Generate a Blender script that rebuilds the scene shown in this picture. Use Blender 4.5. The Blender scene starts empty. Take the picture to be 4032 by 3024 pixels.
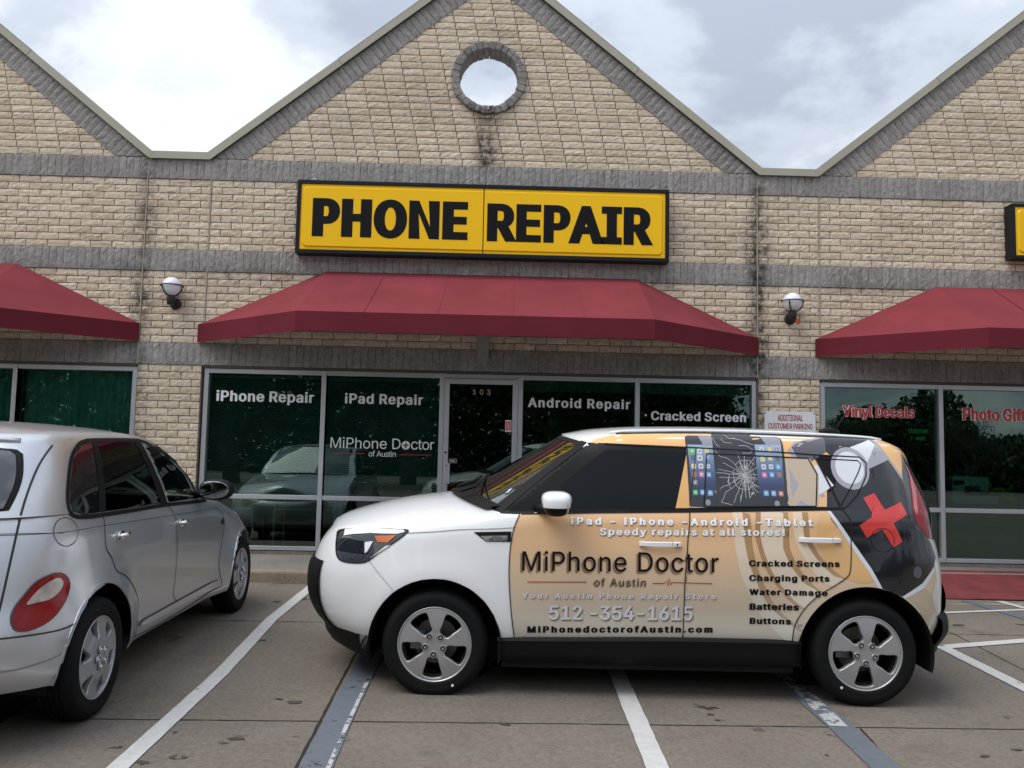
import bpy, bmesh, math, random
import numpy as np
from mathutils import Vector, Matrix
from mathutils.bvhtree import BVHTree
from mathutils import noise as mnoise
from mathutils.geometry import delaunay_2d_cdt

random.seed(7); rng = np.random.default_rng(7)
SC = bpy.context.scene
COL = SC.collection
R = math.radians

# ------------------------------------------------------------------ camera
cam_d = bpy.data.cameras.new('camera'); cam = bpy.data.objects.new('camera', cam_d); COL.objects.link(cam)
SC.camera = cam
cam_d.sensor_fit = 'HORIZONTAL'; cam_d.sensor_width = 36.0; cam_d.lens = 36.0 * 3380.0 / 4032.0
cam_d.clip_start = 0.1; cam_d.clip_end = 2000
_yaw, _pit, _rol = .0214, .0835, .0209
_f = Vector((math.sin(_yaw)*math.cos(_pit), math.cos(_yaw)*math.cos(_pit), math.sin(_pit)))
_r = Vector((math.cos(_yaw), -math.sin(_yaw), 0)); _u = _r.cross(_f)
_r2 = _r*math.cos(_rol) + _u*math.sin(_rol); _u2 = -_r*math.sin(_rol) + _u*math.cos(_rol)
cam.matrix_world = Matrix(((_r2.x, _u2.x, -_f.x, 4.1946), (_r2.y, _u2.y, -_f.y, -10.1465), (_r2.z, _u2.z, -_f.z, 1.1978), (0, 0, 0, 1)))

# ------------------------------------------------------------------ world: overcast sky, soft high sun
SUN_EL, SUN_ROT = R(60), R(238)
wd = bpy.data.worlds.new('World'); SC.world = wd; wd.use_nodes = True
nt = wd.node_tree; N = nt.nodes; L = nt.links; N.clear()
out = N.new('ShaderNodeOutputWorld'); bg = N.new('ShaderNodeBackground'); bg.inputs[1].default_value = 0.1
sky = N.new('ShaderNodeTexSky'); sky.sky_type = 'NISHITA'; sky.sun_disc = False
sky.sun_elevation = SUN_EL; sky.sun_rotation = SUN_ROT; sky.air_density = 1.0; sky.dust_density = 1.0
tc = N.new('ShaderNodeTexCoord'); sp_ = N.new('ShaderNodeSeparateXYZ'); L.new(tc.outputs['Generated'], sp_.inputs[0])
def wm(op, a, b=None, c=None):
    n = N.new('ShaderNodeMath'); n.operation = op
    for i, v in enumerate((a, b, c)):
        if v is None: continue
        if isinstance(v, (int, float)): n.inputs[i].default_value = v
        else: L.new(v, n.inputs[i])
    return n.outputs[0]
zz = wm('ADD', wm('MAXIMUM', sp_.outputs[2], 0.0), 0.28)
cb = N.new('ShaderNodeCombineXYZ'); L.new(wm('DIVIDE', sp_.outputs[0], zz), cb.inputs[0]); L.new(wm('DIVIDE', sp_.outputs[1], zz), cb.inputs[1])
def wnoise(scale, det, rough, off):
    m = N.new('ShaderNodeMapping'); m.inputs['Location'].default_value = off; L.new(cb.outputs[0], m.inputs[0])
    n = N.new('ShaderNodeTexNoise'); n.inputs['Scale'].default_value = scale; n.inputs['Detail'].default_value = det; n.inputs['Roughness'].default_value = rough
    n.inputs['Distortion'].default_value = 0.25
    L.new(m.outputs[0], n.inputs['Vector']); return n.outputs[0]
n1 = wnoise(1.5, 8, .55, (3.1, 1.7, .4)); n2 = wnoise(3.6, 7, .55, (7.3, 2.2, 1.4))
cover = wm('ADD', wm('MULTIPLY', n1, .72), wm('MULTIPLY', n2, .28))
# brighter where the cloud is thin towards the left of the building, greyer to the right
bias = wm('MULTIPLY_ADD', sp_.outputs[0], -.075, -.006)
cv = wm('ADD', cover, bias)
ramp = N.new('ShaderNodeValToRGB'); L.new(cv, ramp.inputs[0])
cr = ramp.color_ramp; cr.interpolation = 'EASE'
cr.elements[0].position = .40; cr.elements[0].color = (.42, .47, .57, 1)
cr.elements[1].position = .585; cr.elements[1].color = (1.0, 1.0, 1.0, 1)
e = cr.elements.new(.465); e.color = (.58, .64, .73, 1)
e = cr.elements.new(.525); e.color = (.80, .84, .885, 1)
hs = N.new('ShaderNodeVectorMath'); hs.operation = 'SCALE'; L.new(ramp.outputs[0], hs.inputs[0])
# an overcast sky is brightest overhead and on the sun's side
L.new(wm('MULTIPLY', 8.8, wm('ADD', wm('MULTIPLY_ADD', wm('MAXIMUM', sp_.outputs[2], 0.), 1.15, .56), wm('MULTIPLY', wm('MAXIMUM', wm('MULTIPLY', sp_.outputs[1], -1.), 0.), .20))), hs.inputs['Scale'])
mx = N.new('ShaderNodeMix'); mx.data_type = 'RGBA'; mx.inputs[0].default_value = .93
L.new(sky.outputs[0], mx.inputs[6]); L.new(hs.outputs[0], mx.inputs[7])
L.new(mx.outputs[2], bg.inputs[0]); L.new(bg.outputs[0], out.inputs[0])

sun_d = bpy.data.lights.new('sun', 'SUN'); sun = bpy.data.objects.new('sun', sun_d); COL.objects.link(sun)
sun_d.energy = 1.45; sun_d.angle = R(40); sun_d.color = (1, .985, .96)
_sd = Vector((math.sin(SUN_ROT)*math.cos(SUN_EL), math.cos(SUN_ROT)*math.cos(SUN_EL), math.sin(SUN_EL)))
sun.rotation_euler = _sd.to_track_quat('Z', 'Y').to_euler()
SC.view_settings.view_transform = 'Standard'; SC.view_settings.look = 'None'
SC.view_settings.exposure = 0.50; SC.view_settings.gamma = 1.0; SC.view_settings.use_curve_mapping = False
SC.cycles.max_bounces = 8; SC.cycles.transparent_max_bounces = 12
try: SC.cycles.use_denoising = True
except Exception: pass

# ------------------------------------------------------------------ materials
MATS = {}
def mat(name, col, rough=.5, metal=0., coat=0., var=None, bump=None, spec=.5, emit=0., var2=None):
    """var=(scale, amount[, colour]) colour mottling in object space; bump=(scale, strength, distance)."""
    if name in MATS: return MATS[name]
    m = bpy.data.materials.new(name); m.use_nodes = True; t = m.node_tree; b = t.nodes['Principled BSDF']
    b.inputs['Base Color'].default_value = (*col, 1); b.inputs['Roughness'].default_value = rough; b.inputs['Metallic'].default_value = metal
    b.inputs['Coat Weight'].default_value = coat; b.inputs['Coat Roughness'].default_value = .04
    b.inputs['Specular IOR Level'].default_value = spec
    if emit: b.inputs['Emission Color'].default_value = (*col, 1); b.inputs['Emission Strength'].default_value = emit
    tcn = t.nodes.new('ShaderNodeTexCoord')
    src = None
    for vv in (var, var2):
        if not vv: continue
        n = t.nodes.new('ShaderNodeTexNoise'); n.inputs['Scale'].default_value = vv[0]; n.inputs['Detail'].default_value = 6; n.inputs['Roughness'].default_value = .6
        t.links.new(tcn.outputs['Object'], n.inputs['Vector'])
        r = t.nodes.new('ShaderNodeMapRange'); r.inputs['From Min'].default_value = .3; r.inputs['From Max'].default_value = .7
        t.links.new(n.outputs[0], r.inputs[0])
        x = t.nodes.new('ShaderNodeMix'); x.data_type = 'RGBA'; a = vv[1]
        if len(vv) > 2:
            mu = t.nodes.new('ShaderNodeMath'); mu.operation = 'MULTIPLY'; mu.inputs[1].default_value = a; t.links.new(r.outputs[0], mu.inputs[0]); t.links.new(mu.outputs[0], x.inputs[0])
            x.inputs[7].default_value = (*vv[2], 1)
            if src: t.links.new(src, x.inputs[6])
            else: x.inputs[6].default_value = (*col, 1)
        else:
            t.links.new(r.outputs[0], x.inputs[0])
            x.blend_type = 'MIX'
            x.inputs[6].default_value = (*[c*(1-a) for c in col], 1); x.inputs[7].default_value = (*[min(1, c*(1+a)) for c in col], 1)
        src = x.outputs[2]
    if src: t.links.new(src, b.inputs['Base Color'])
    if bump:
        n = t.nodes.new('ShaderNodeTexNoise'); n.inputs['Scale'].default_value = bump[0]; n.inputs['Detail'].default_value = 5
        t.links.new(tcn.outputs['Object'], n.inputs['Vector'])
        bp = t.nodes.new('ShaderNodeBump'); bp.inputs['Strength'].default_value = bump[1]; bp.inputs['Distance'].default_value = bump[2] if len(bump) > 2 else .01
        t.links.new(n.outputs[0], bp.inputs['Height']); t.links.new(bp.outputs[0], b.inputs['Normal'])
    MATS[name] = m; return m

def stone_mat(name, c0, c1, dirt, bscale, bstr):
    """Split-face masonry: every unit has its own tone (attribute rnd), weathering follows the attribute stain."""
    m = bpy.data.materials.new(name); m.use_nodes = True; t = m.node_tree; b = t.nodes['Principled BSDF']; K = t.links.new
    b.inputs['Roughness'].default_value = .9; b.inputs['Specular IOR Level'].default_value = .25
    a = t.nodes.new('ShaderNodeAttribute'); a.attribute_name = 'rnd'
    s = t.nodes.new('ShaderNodeAttribute'); s.attribute_name = 'stain'
    tcn = t.nodes.new('ShaderNodeTexCoord')
    x = t.nodes.new('ShaderNodeMix'); x.data_type = 'RGBA'; K(a.outputs['Fac'], x.inputs[0]); x.inputs[6].default_value = (*c0, 1); x.inputs[7].default_value = (*c1, 1)
    n = t.nodes.new('ShaderNodeTexNoise'); n.inputs['Scale'].default_value = 26; n.inputs['Detail'].default_value = 8; n.inputs['Roughness'].default_value = .7; K(tcn.outputs['Object'], n.inputs['Vector'])
    r = t.nodes.new('ShaderNodeMapRange'); r.inputs['From Min'].default_value = .3; r.inputs['From Max'].default_value = .72; r.inputs['To Min'].default_value = .68; r.inputs['To Max'].default_value = 1.22; K(n.outputs[0], r.inputs[0])
    v = t.nodes.new('ShaderNodeVectorMath'); v.operation = 'SCALE'; K(x.outputs[2], v.inputs[0]); K(r.outputs[0], v.inputs['Scale'])
    n2 = t.nodes.new('ShaderNodeTexNoise'); n2.inputs['Scale'].default_value = 9; n2.inputs['Detail'].default_value = 7; n2.inputs['Roughness'].default_value = .72; K(tcn.outputs['Object'], n2.inputs['Vector'])
    r2 = t.nodes.new('ShaderNodeMapRange'); r2.inputs['From Min'].default_value = .33; r2.inputs['From Max'].default_value = .58; K(n2.outputs[0], r2.inputs[0])
    mu = t.nodes.new('ShaderNodeMath'); mu.operation = 'MULTIPLY'; K(r2.outputs[0], mu.inputs[0]); K(s.outputs['Fac'], mu.inputs[1])
    y = t.nodes.new('ShaderNodeMix'); y.data_type = 'RGBA'; y.clamp_factor = True; K(mu.outputs[0], y.inputs[0]); K(v.outputs[0], y.inputs[6]); y.inputs[7].default_value = (*dirt, 1)
    K(y.outputs[2], b.inputs['Base Color'])
    n3 = t.nodes.new('ShaderNodeTexNoise'); n3.inputs['Scale'].default_value = bscale; n3.inputs['Detail'].default_value = 4; K(tcn.outputs['Object'], n3.inputs['Vector'])
    bp = t.nodes.new('ShaderNodeBump'); bp.inputs['Strength'].default_value = bstr; bp.inputs['Distance'].default_value = .012; K(n3.outputs[0], bp.inputs['Height']); K(bp.outputs[0], b.inputs['Normal'])
    MATS[name] = m; return m

def glass_mat(name, tint, refl=.10, rough=0.0, dark=0.):
    m = bpy.data.materials.new(name); m.use_nodes = True; t = m.node_tree; t.nodes.clear(); K = t.links.new
    o = t.nodes.new('ShaderNodeOutputMaterial'); tr = t.nodes.new('ShaderNodeBsdfTransparent'); tr.inputs[0].default_value = (*tint, 1)
    gl = t.nodes.new('ShaderNodeBsdfGlossy'); gl.inputs['Roughness'].default_value = rough; gl.inputs[0].default_value = (.86, 1.0, .95, 1)
    lw = t.nodes.new('ShaderNodeFresnel'); lw.inputs[0].default_value = 1.5
    ad = t.nodes.new('ShaderNodeMath'); ad.operation = 'ADD'; ad.inputs[1].default_value = refl; ad.use_clamp = True; K(lw.outputs[0], ad.inputs[0])
    mx_ = t.nodes.new('ShaderNodeMixShader'); K(ad.outputs[0], mx_.inputs[0]); K(tr.outputs[0], mx_.inputs[1]); K(gl.outputs[0], mx_.inputs[2]); K(mx_.outputs[0], o.inputs[0])
    MATS[name] = m; return m

def grad_mat(name, stops, rough=.3, coat=.6, axis=2):
    """A print whose ink changes with height: the vinyl wrap's own orange to cream fade."""
    m = bpy.data.materials.new(name); m.use_nodes = True; t = m.node_tree; b = t.nodes['Principled BSDF']; K = t.links.new
    tcn = t.nodes.new('ShaderNodeTexCoord'); s = t.nodes.new('ShaderNodeSeparateXYZ'); K(tcn.outputs['Object'], s.inputs[0])
    z0, z1 = stops[0][0], stops[-1][0]
    r = t.nodes.new('ShaderNodeMapRange'); r.inputs['From Min'].default_value = z0; r.inputs['From Max'].default_value = z1; K(s.outputs[axis], r.inputs[0])
    c = t.nodes.new('ShaderNodeValToRGB'); K(r.outputs[0], c.inputs[0]); el = c.color_ramp.elements
    el[0].color = (*stops[0][1], 1); el[1].color = (*stops[-1][1], 1)
    for z, cc in stops[1:-1]:
        q = el.new((z - z0)/(z1 - z0)); q.color = (*cc, 1)
    K(c.outputs[0], b.inputs['Base Color']); b.inputs['Roughness'].default_value = rough; b.inputs['Coat Weight'].default_value = coat; b.inputs['Coat Roughness'].default_value = .05
    MATS[name] = m; return m

BRICK = stone_mat('tan split face brick', (.63, .515, .38), (.77, .645, .50), (.045, .04, .035), 70, .34)
GREY = stone_mat('grey split face stone', (.315, .297, .28), (.375, .357, .338), (.035, .033, .03), 85, .8)
MORTAR = mat('mortar', (.17, .145, .12), .95, var=(14, .25), bump=(90, .5, .004))
CAULK = mat('caulk joint', (.42, .36, .27), .8, var=(10, .15))
COPING = mat('coping metal', (.40, .38, .30), .45, var=(3, .06), spec=.4)
ALU = mat('brushed aluminium', (.55, .56, .58), .38, .75, var=(4, .06))
ALU_D = mat('bronze trim', (.10, .085, .07), .5, .3)
GLASS = glass_mat('green tinted glass', (.42, .62, .58), .05)
DGLASS = glass_mat('door glass', (.22, .36, .32), .03)
WHITE_L = mat('white vinyl lettering', (.80, .80, .82), .6)
BLACK = mat('black vinyl', (.007, .007, .008), .5, spec=.15)
RED = mat('red vinyl', (.42, .03, .03), .5)
DARKMETAL = mat('black painted metal', (.02, .018, .018), .5, .2, bump=(60, .1, .003))
INT = mat('interior plaster', (.34, .36, .34), .9)
INT_D = mat('interior carpet', (.05, .05, .05), .95)
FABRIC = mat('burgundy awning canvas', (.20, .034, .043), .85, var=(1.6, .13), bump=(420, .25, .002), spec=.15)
FABRIC_D = mat('shaded burgundy canvas', (.135, .018, .028), .85, var=(1.6, .10), bump=(420, .25, .002), spec=.15)  # darker copy of the awning canvas: the valance's shade is put into its colour
YELLOW = mat('yellow sign plastic', (.93, .545, .006), .4, var=(.9, .03), spec=.25)
SIGNBOX = mat('dark sign casing', (.008, .009, .012), .45, spec=.25)
TYRE = mat('tyre rubber', (.0075, .0075, .0075), .75, var=(30, .2), bump=(160, .2, .002), spec=.18)
ALLOY = mat('silver alloy', (.47, .47, .475), .38, .7, coat=.15)
STEELD = mat('dark steel', (.03, .03, .03), .5, .6)
CHROME = mat('chrome', (.75, .75, .76), .08, 1.)
PAINT_W = mat('white car paint', (.82, .83, .83), .30, 0, coat=1.)
PAINT_S = mat('silver metallic car paint', (.60, .61, .63), .33, .72, coat=.8, var=(700, .05))
PLASTIC = mat('black trim plastic', (.0045, .0045, .005), .55, var=(60, .1), spec=.22)
CARGLASS = mat('dark tinted car glass', (.004, .005, .006), .03, 0, coat=0., spec=.24)
LENS_R = mat('red lamp lens', (.26, .004, .008), .12, coat=.25, spec=.35)
LENS_P = mat('pale red lamp lens', (.55, .12, .13), .12, coat=1.)
LENS_W = mat('clear lamp lens', (.50, .45, .40), .15, .2, coat=.6, var=(14, .4))
LENS_D = mat('smoked headlamp lens', (.03, .032, .036), .05, .2, coat=1.)
LENS_A = mat('amber lens', (.62, .13, .01), .15, coat=1.)

# ------------------------------------------------------------------ mesh helpers
def link(o, parent=None):
    COL.objects.link(o)
    if parent is not None: o.parent = parent
    return o
def mesh_obj(name, verts, faces, mats, parent=None, smooth=False, mi=None, angle=None):
    me = bpy.data.meshes.new(name); me.from_pydata([tuple(v) for v in verts], [], [tuple(f) for f in faces])
    for m in (mats if isinstance(mats, (list, tuple)) else [mats]): me.materials.append(m)
    if mi is not None: me.polygons.foreach_set('material_index', list(mi))
    if smooth:
        me.polygons.foreach_set('use_smooth', [True]*len(me.polygons))
        if angle: me.set_sharp_from_angle(angle=R(angle))
    me.update()
    return link(bpy.data.objects.new(name, me), parent)
def thing(name, label, cat, group=None, matrix=None):
    o = bpy.data.objects.new(name, None); o.empty_display_size = .2; link(o)
    if matrix is not None: o.matrix_world = matrix
    o['label'] = label; o['category'] = cat
    if group: o['group'] = group
    return o
def tag(o, label, cat, group=None):
    o['label'] = label; o['category'] = cat
    if group: o['group'] = group
    return o
def struct(o): o['kind'] = 'structure'; return o

class MB:
    """collects shapes into one mesh"""
    def __init__(s): s.v = []; s.f = []; s.mi = []; s.cur = 0
    def add(s, v, f):
        n = len(s.v); s.v += [tuple(map(float, p)) for p in v]; s.f += [tuple(i + n for i in q) for q in f]; s.mi += [s.cur]*len(f)
    def box(s, x0, x1, y0, y1, z0, z1):
        s.add([(x0,y0,z0),(x1,y0,z0),(x1,y1,z0),(x0,y1,z0),(x0,y0,z1),(x1,y0,z1),(x1,y1,z1),(x0,y1,z1)], [(0,3,2,1),(4,5,6,7),(0,1,5,4),(1,2,6,5),(2,3,7,6),(3,0,4,7)])
    def prism(s, pts, y0, y1):
        """pts (x,z) ccw seen from -y"""
        n = len(pts); s.add([(x, y0, z) for x, z in pts] + [(x, y1, z) for x, z in pts], [tuple(range(n)), tuple(range(2*n-1, n-1, -1))] + [(i, i+n, (i+1) % n + n, (i+1) % n) for i in range(n)])
    def tube(s, pts, r, n=8, closed=False):
        pts = [Vector(p) for p in pts]; v = []; f = []; m = len(pts)
        rr = r if isinstance(r, (list, tuple)) else [r]*m
        for i, p in enumerate(pts):
            if closed: d = pts[(i+1) % m] - pts[i-1]
            else: d = pts[min(i+1, m-1)] - pts[max(i-1, 0)]
            d.normalize(); a = d.orthogonal() if abs(d.z) > .9 else d.cross(Vector((0, 0, 1))); a.normalize(); b = d.cross(a)
            for k in range(n):
                t = 2*math.pi*k/n; v.append(p + (a*math.cos(t) + b*math.sin(t))*rr[i])
        for i in range(m if closed else m-1):
            j = (i+1) % m
            for k in range(n): f.append((i*n+k, i*n+(k+1) % n, j*n+(k+1) % n, j*n+k))
        if not closed: f += [tuple(range(n-1, -1, -1)), tuple(range((m-1)*n, m*n))]
        s.add(v, f)
    def lathe(s, prof, c, axis='z', n=32, closed=False):
        """prof: (r, h)"""
        v = []; f = []; m = len(prof)
        for r, h in prof:
            for k in range(n):
                t = 2*math.pi*k/n; a, b = r*math.cos(t), r*math.sin(t)
                v.append((c[0]+a, c[1]+b, c[2]+h) if axis == 'z' else (c[0]+a, c[1]+h, c[2]+b))
        for i in range(m if closed else m-1):
            j = (i+1) % m
            for k in range(n):
                q = (i*n+k, i*n+(k+1) % n, j*n+(k+1) % n, j*n+k); f.append(q if axis == 'z' else q[::-1])
        s.add(v, f)
    def ball(s, c, r, nu=20, nv=14, e=1.0, fn=None):
        r = r if isinstance(r, (list, tuple)) else (r, r, r); v = []; f = []
        sg = lambda x: math.copysign(abs(x)**e, x)
        for i in range(nv+1):
            p = math.pi*i/nv
            for k in range(nu):
                t = 2*math.pi*k/nu
                q = Vector((r[0]*sg(math.sin(p))*sg(math.cos(t)), r[1]*sg(math.sin(p))*sg(math.sin(t)), r[2]*sg(math.cos(p))))
                if fn: q = fn(q)
                v.append((c[0]+q.x, c[1]+q.y, c[2]+q.z))
        for i in range(nv):
            for k in range(nu): f.append((i*nu+k, (i+1)*nu+k, (i+1)*nu+(k+1) % nu, i*nu+(k+1) % nu))
        s.add(v, f)
    def build(s, name, mats, parent=None, smooth=False, angle=None, bevel=None):
        o = mesh_obj(name, s.v, s.f, mats, parent, smooth, s.mi, angle)
        if bevel:
            b = o.modifiers.new('bevel', 'BEVEL'); b.width = bevel; b.segments = 2; b.limit_method = 'ANGLE'; b.angle_limit = R(40)
        return o

def catmull(pts, n=6, closed=False):
    P = [np.array(p, float) for p in pts]; m = len(P); o = []
    for i in range(m if closed else m-1):
        p0 = P[i-1] if (closed or i > 0) else P[0]; p1 = P[i]; p2 = P[(i+1) % m]; p3 = P[(i+2) % m] if (closed or i+2 < m) else P[-1]
        for k in range(n):
            t = k/n; o.append(tuple(.5*((2*p1) + (-p0+p2)*t + (2*p0-5*p1+4*p2-p3)*t*t + (-p0+3*p1-3*p2+p3)*t**3)))
    if not closed: o.append(tuple(P[-1]))
    return o

_tc = {}
def _offset(loops, d):
    """fatten glyph contours by d (thousandths of an em)"""
    res = []
    for k, l in enumerate(loops):
        l = list(l)[::-1]
        o = []; n = len(l)
        for i in range(n):
            a, b, c = l[i-1], l[i], l[(i+1) % n]
            u = Vector((b[0]-a[0], b[1]-a[1])).normalized(); v = Vector((c[0]-b[0], c[1]-b[1])).normalized()
            n1 = Vector((u.y, -u.x)); n2 = Vector((v.y, -v.x)); m = n1 + n2
            m = n1 if m.length < .2 else m.normalized(); q = d/max(.55, m.dot(n1))
            o.append((b[0] + m.x*q, b[1] + m.y*q*.45))
        res.append(o)
    return res
def glyph(c, bold):
    key = (c, round(bold, 4))
    if key in _tc: return _tc[key]
    ls = _offset(GLYPH[c][1], bold*1000); P = []; E = []
    for l in ls:
        n = len(P); P += [Vector((q[0]/1000, q[1]/1000)) for q in l]; E += [(n+i, n+(i+1) % len(l)) for i in range(len(l))]
    vv, _e, ff, *_ = delaunay_2d_cdt(P, E, [], 0, 1e-6)
    def wind(p):
        w = 0
        for l in ls:
            for i in range(len(l)):
                x1, y1 = l[i-1][0]/1000, l[i-1][1]/1000; x2, y2 = l[i][0]/1000, l[i][1]/1000
                if (y1 > p[1]) != (y2 > p[1]) and p[0] < (x2-x1)*(p[1]-y1)/(y2-y1) + x1: w += 1 if y2 > y1 else -1
        return w
    v = [(p.x, p.y) for p in vv]; g = []
    for q in ff:
        c_ = (sum(v[i][0] for i in q)/len(q), sum(v[i][1] for i in q)/len(q))
        if wind(c_) > 0:
            a = sum(v[q[i-1]][0]*v[q[i]][1] - v[q[i]][0]*v[q[i-1]][1] for i in range(len(q))); g.append(tuple(q) if a > 0 else tuple(q)[::-1])
    _tc[key] = (v, g); return v, g
def text_mesh(txt, bold=0., space=0.):
    """text as 2-D triangles at size 1: verts (x, y), faces; space is extra tracking"""
    V = []; F = []; x = 0.
    for c in txt:
        if c == ' ': x += .20 + space; continue
        v, f = glyph(c, bold); n = len(V); V += [(a + x, b) for a, b in v]; F += [tuple(i+n for i in q) for q in f]
        x += GLYPH[c][0]/1000 + bold*1.6 + space
    return V, F
def text_fit(txt, x0, x1, zb, cap, bold=0., wide=1.0, zb1=None, slant=0.):
    """baseline from (x0, zb) to (x1, zb1), capitals cap tall; letters are drawn wide x and tracked out to fill the line"""
    k = cap/(.509 + .9*bold); zoff = -.45*bold; n = len(txt) - 1
    v, f = text_mesh(txt, bold); w = (max(p[0] for p in v) - min(p[0] for p in v))*k*wide
    sp = ((x1-x0) - w)/(n*k*wide) if n > 0 else 0; sp = max(-.04, min(.5, sp))
    v, f = text_mesh(txt, bold, sp); a = min(p[0] for p in v); b = max(p[0] for p in v); kx = (x1-x0)/(b-a)
    zb1 = zb if zb1 is None else zb1
    return [(x0 + (p[0]-a)*kx + slant*(p[1]-zoff)*k, zb + (zb1-zb)*((p[0]-a)/(b-a)) + (p[1]-zoff)*k) for p in v], f
def wall_text(name, txt, p, y, m, parent, bold=.02, wide=1., depth=.002, layers=None):
    """p = [(x left, z baseline), (x, z cap top), (x right, z baseline)] on the facade"""
    zb = .5*(p[0][1] + p[2][1]); cap = abs(p[1][1] - p[0][1])
    o = None
    for i, (mm, bo, dy) in enumerate(layers or [(m, bold, 0)]):
        v, f = text_fit(txt, p[0][0] - (bo-bold)*cap, p[2][0] + (bo-bold)*cap, zb - (bo-bold)*cap*.45, cap*(1 + .9*(bo-bold)), bo, wide)
        mb = MB(); mb.add([(a, y+dy, b) for a, b in v], f); o = mb.build('lettering' if i == 0 else 'lettering_outline', mm, parent)
    return o
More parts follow.
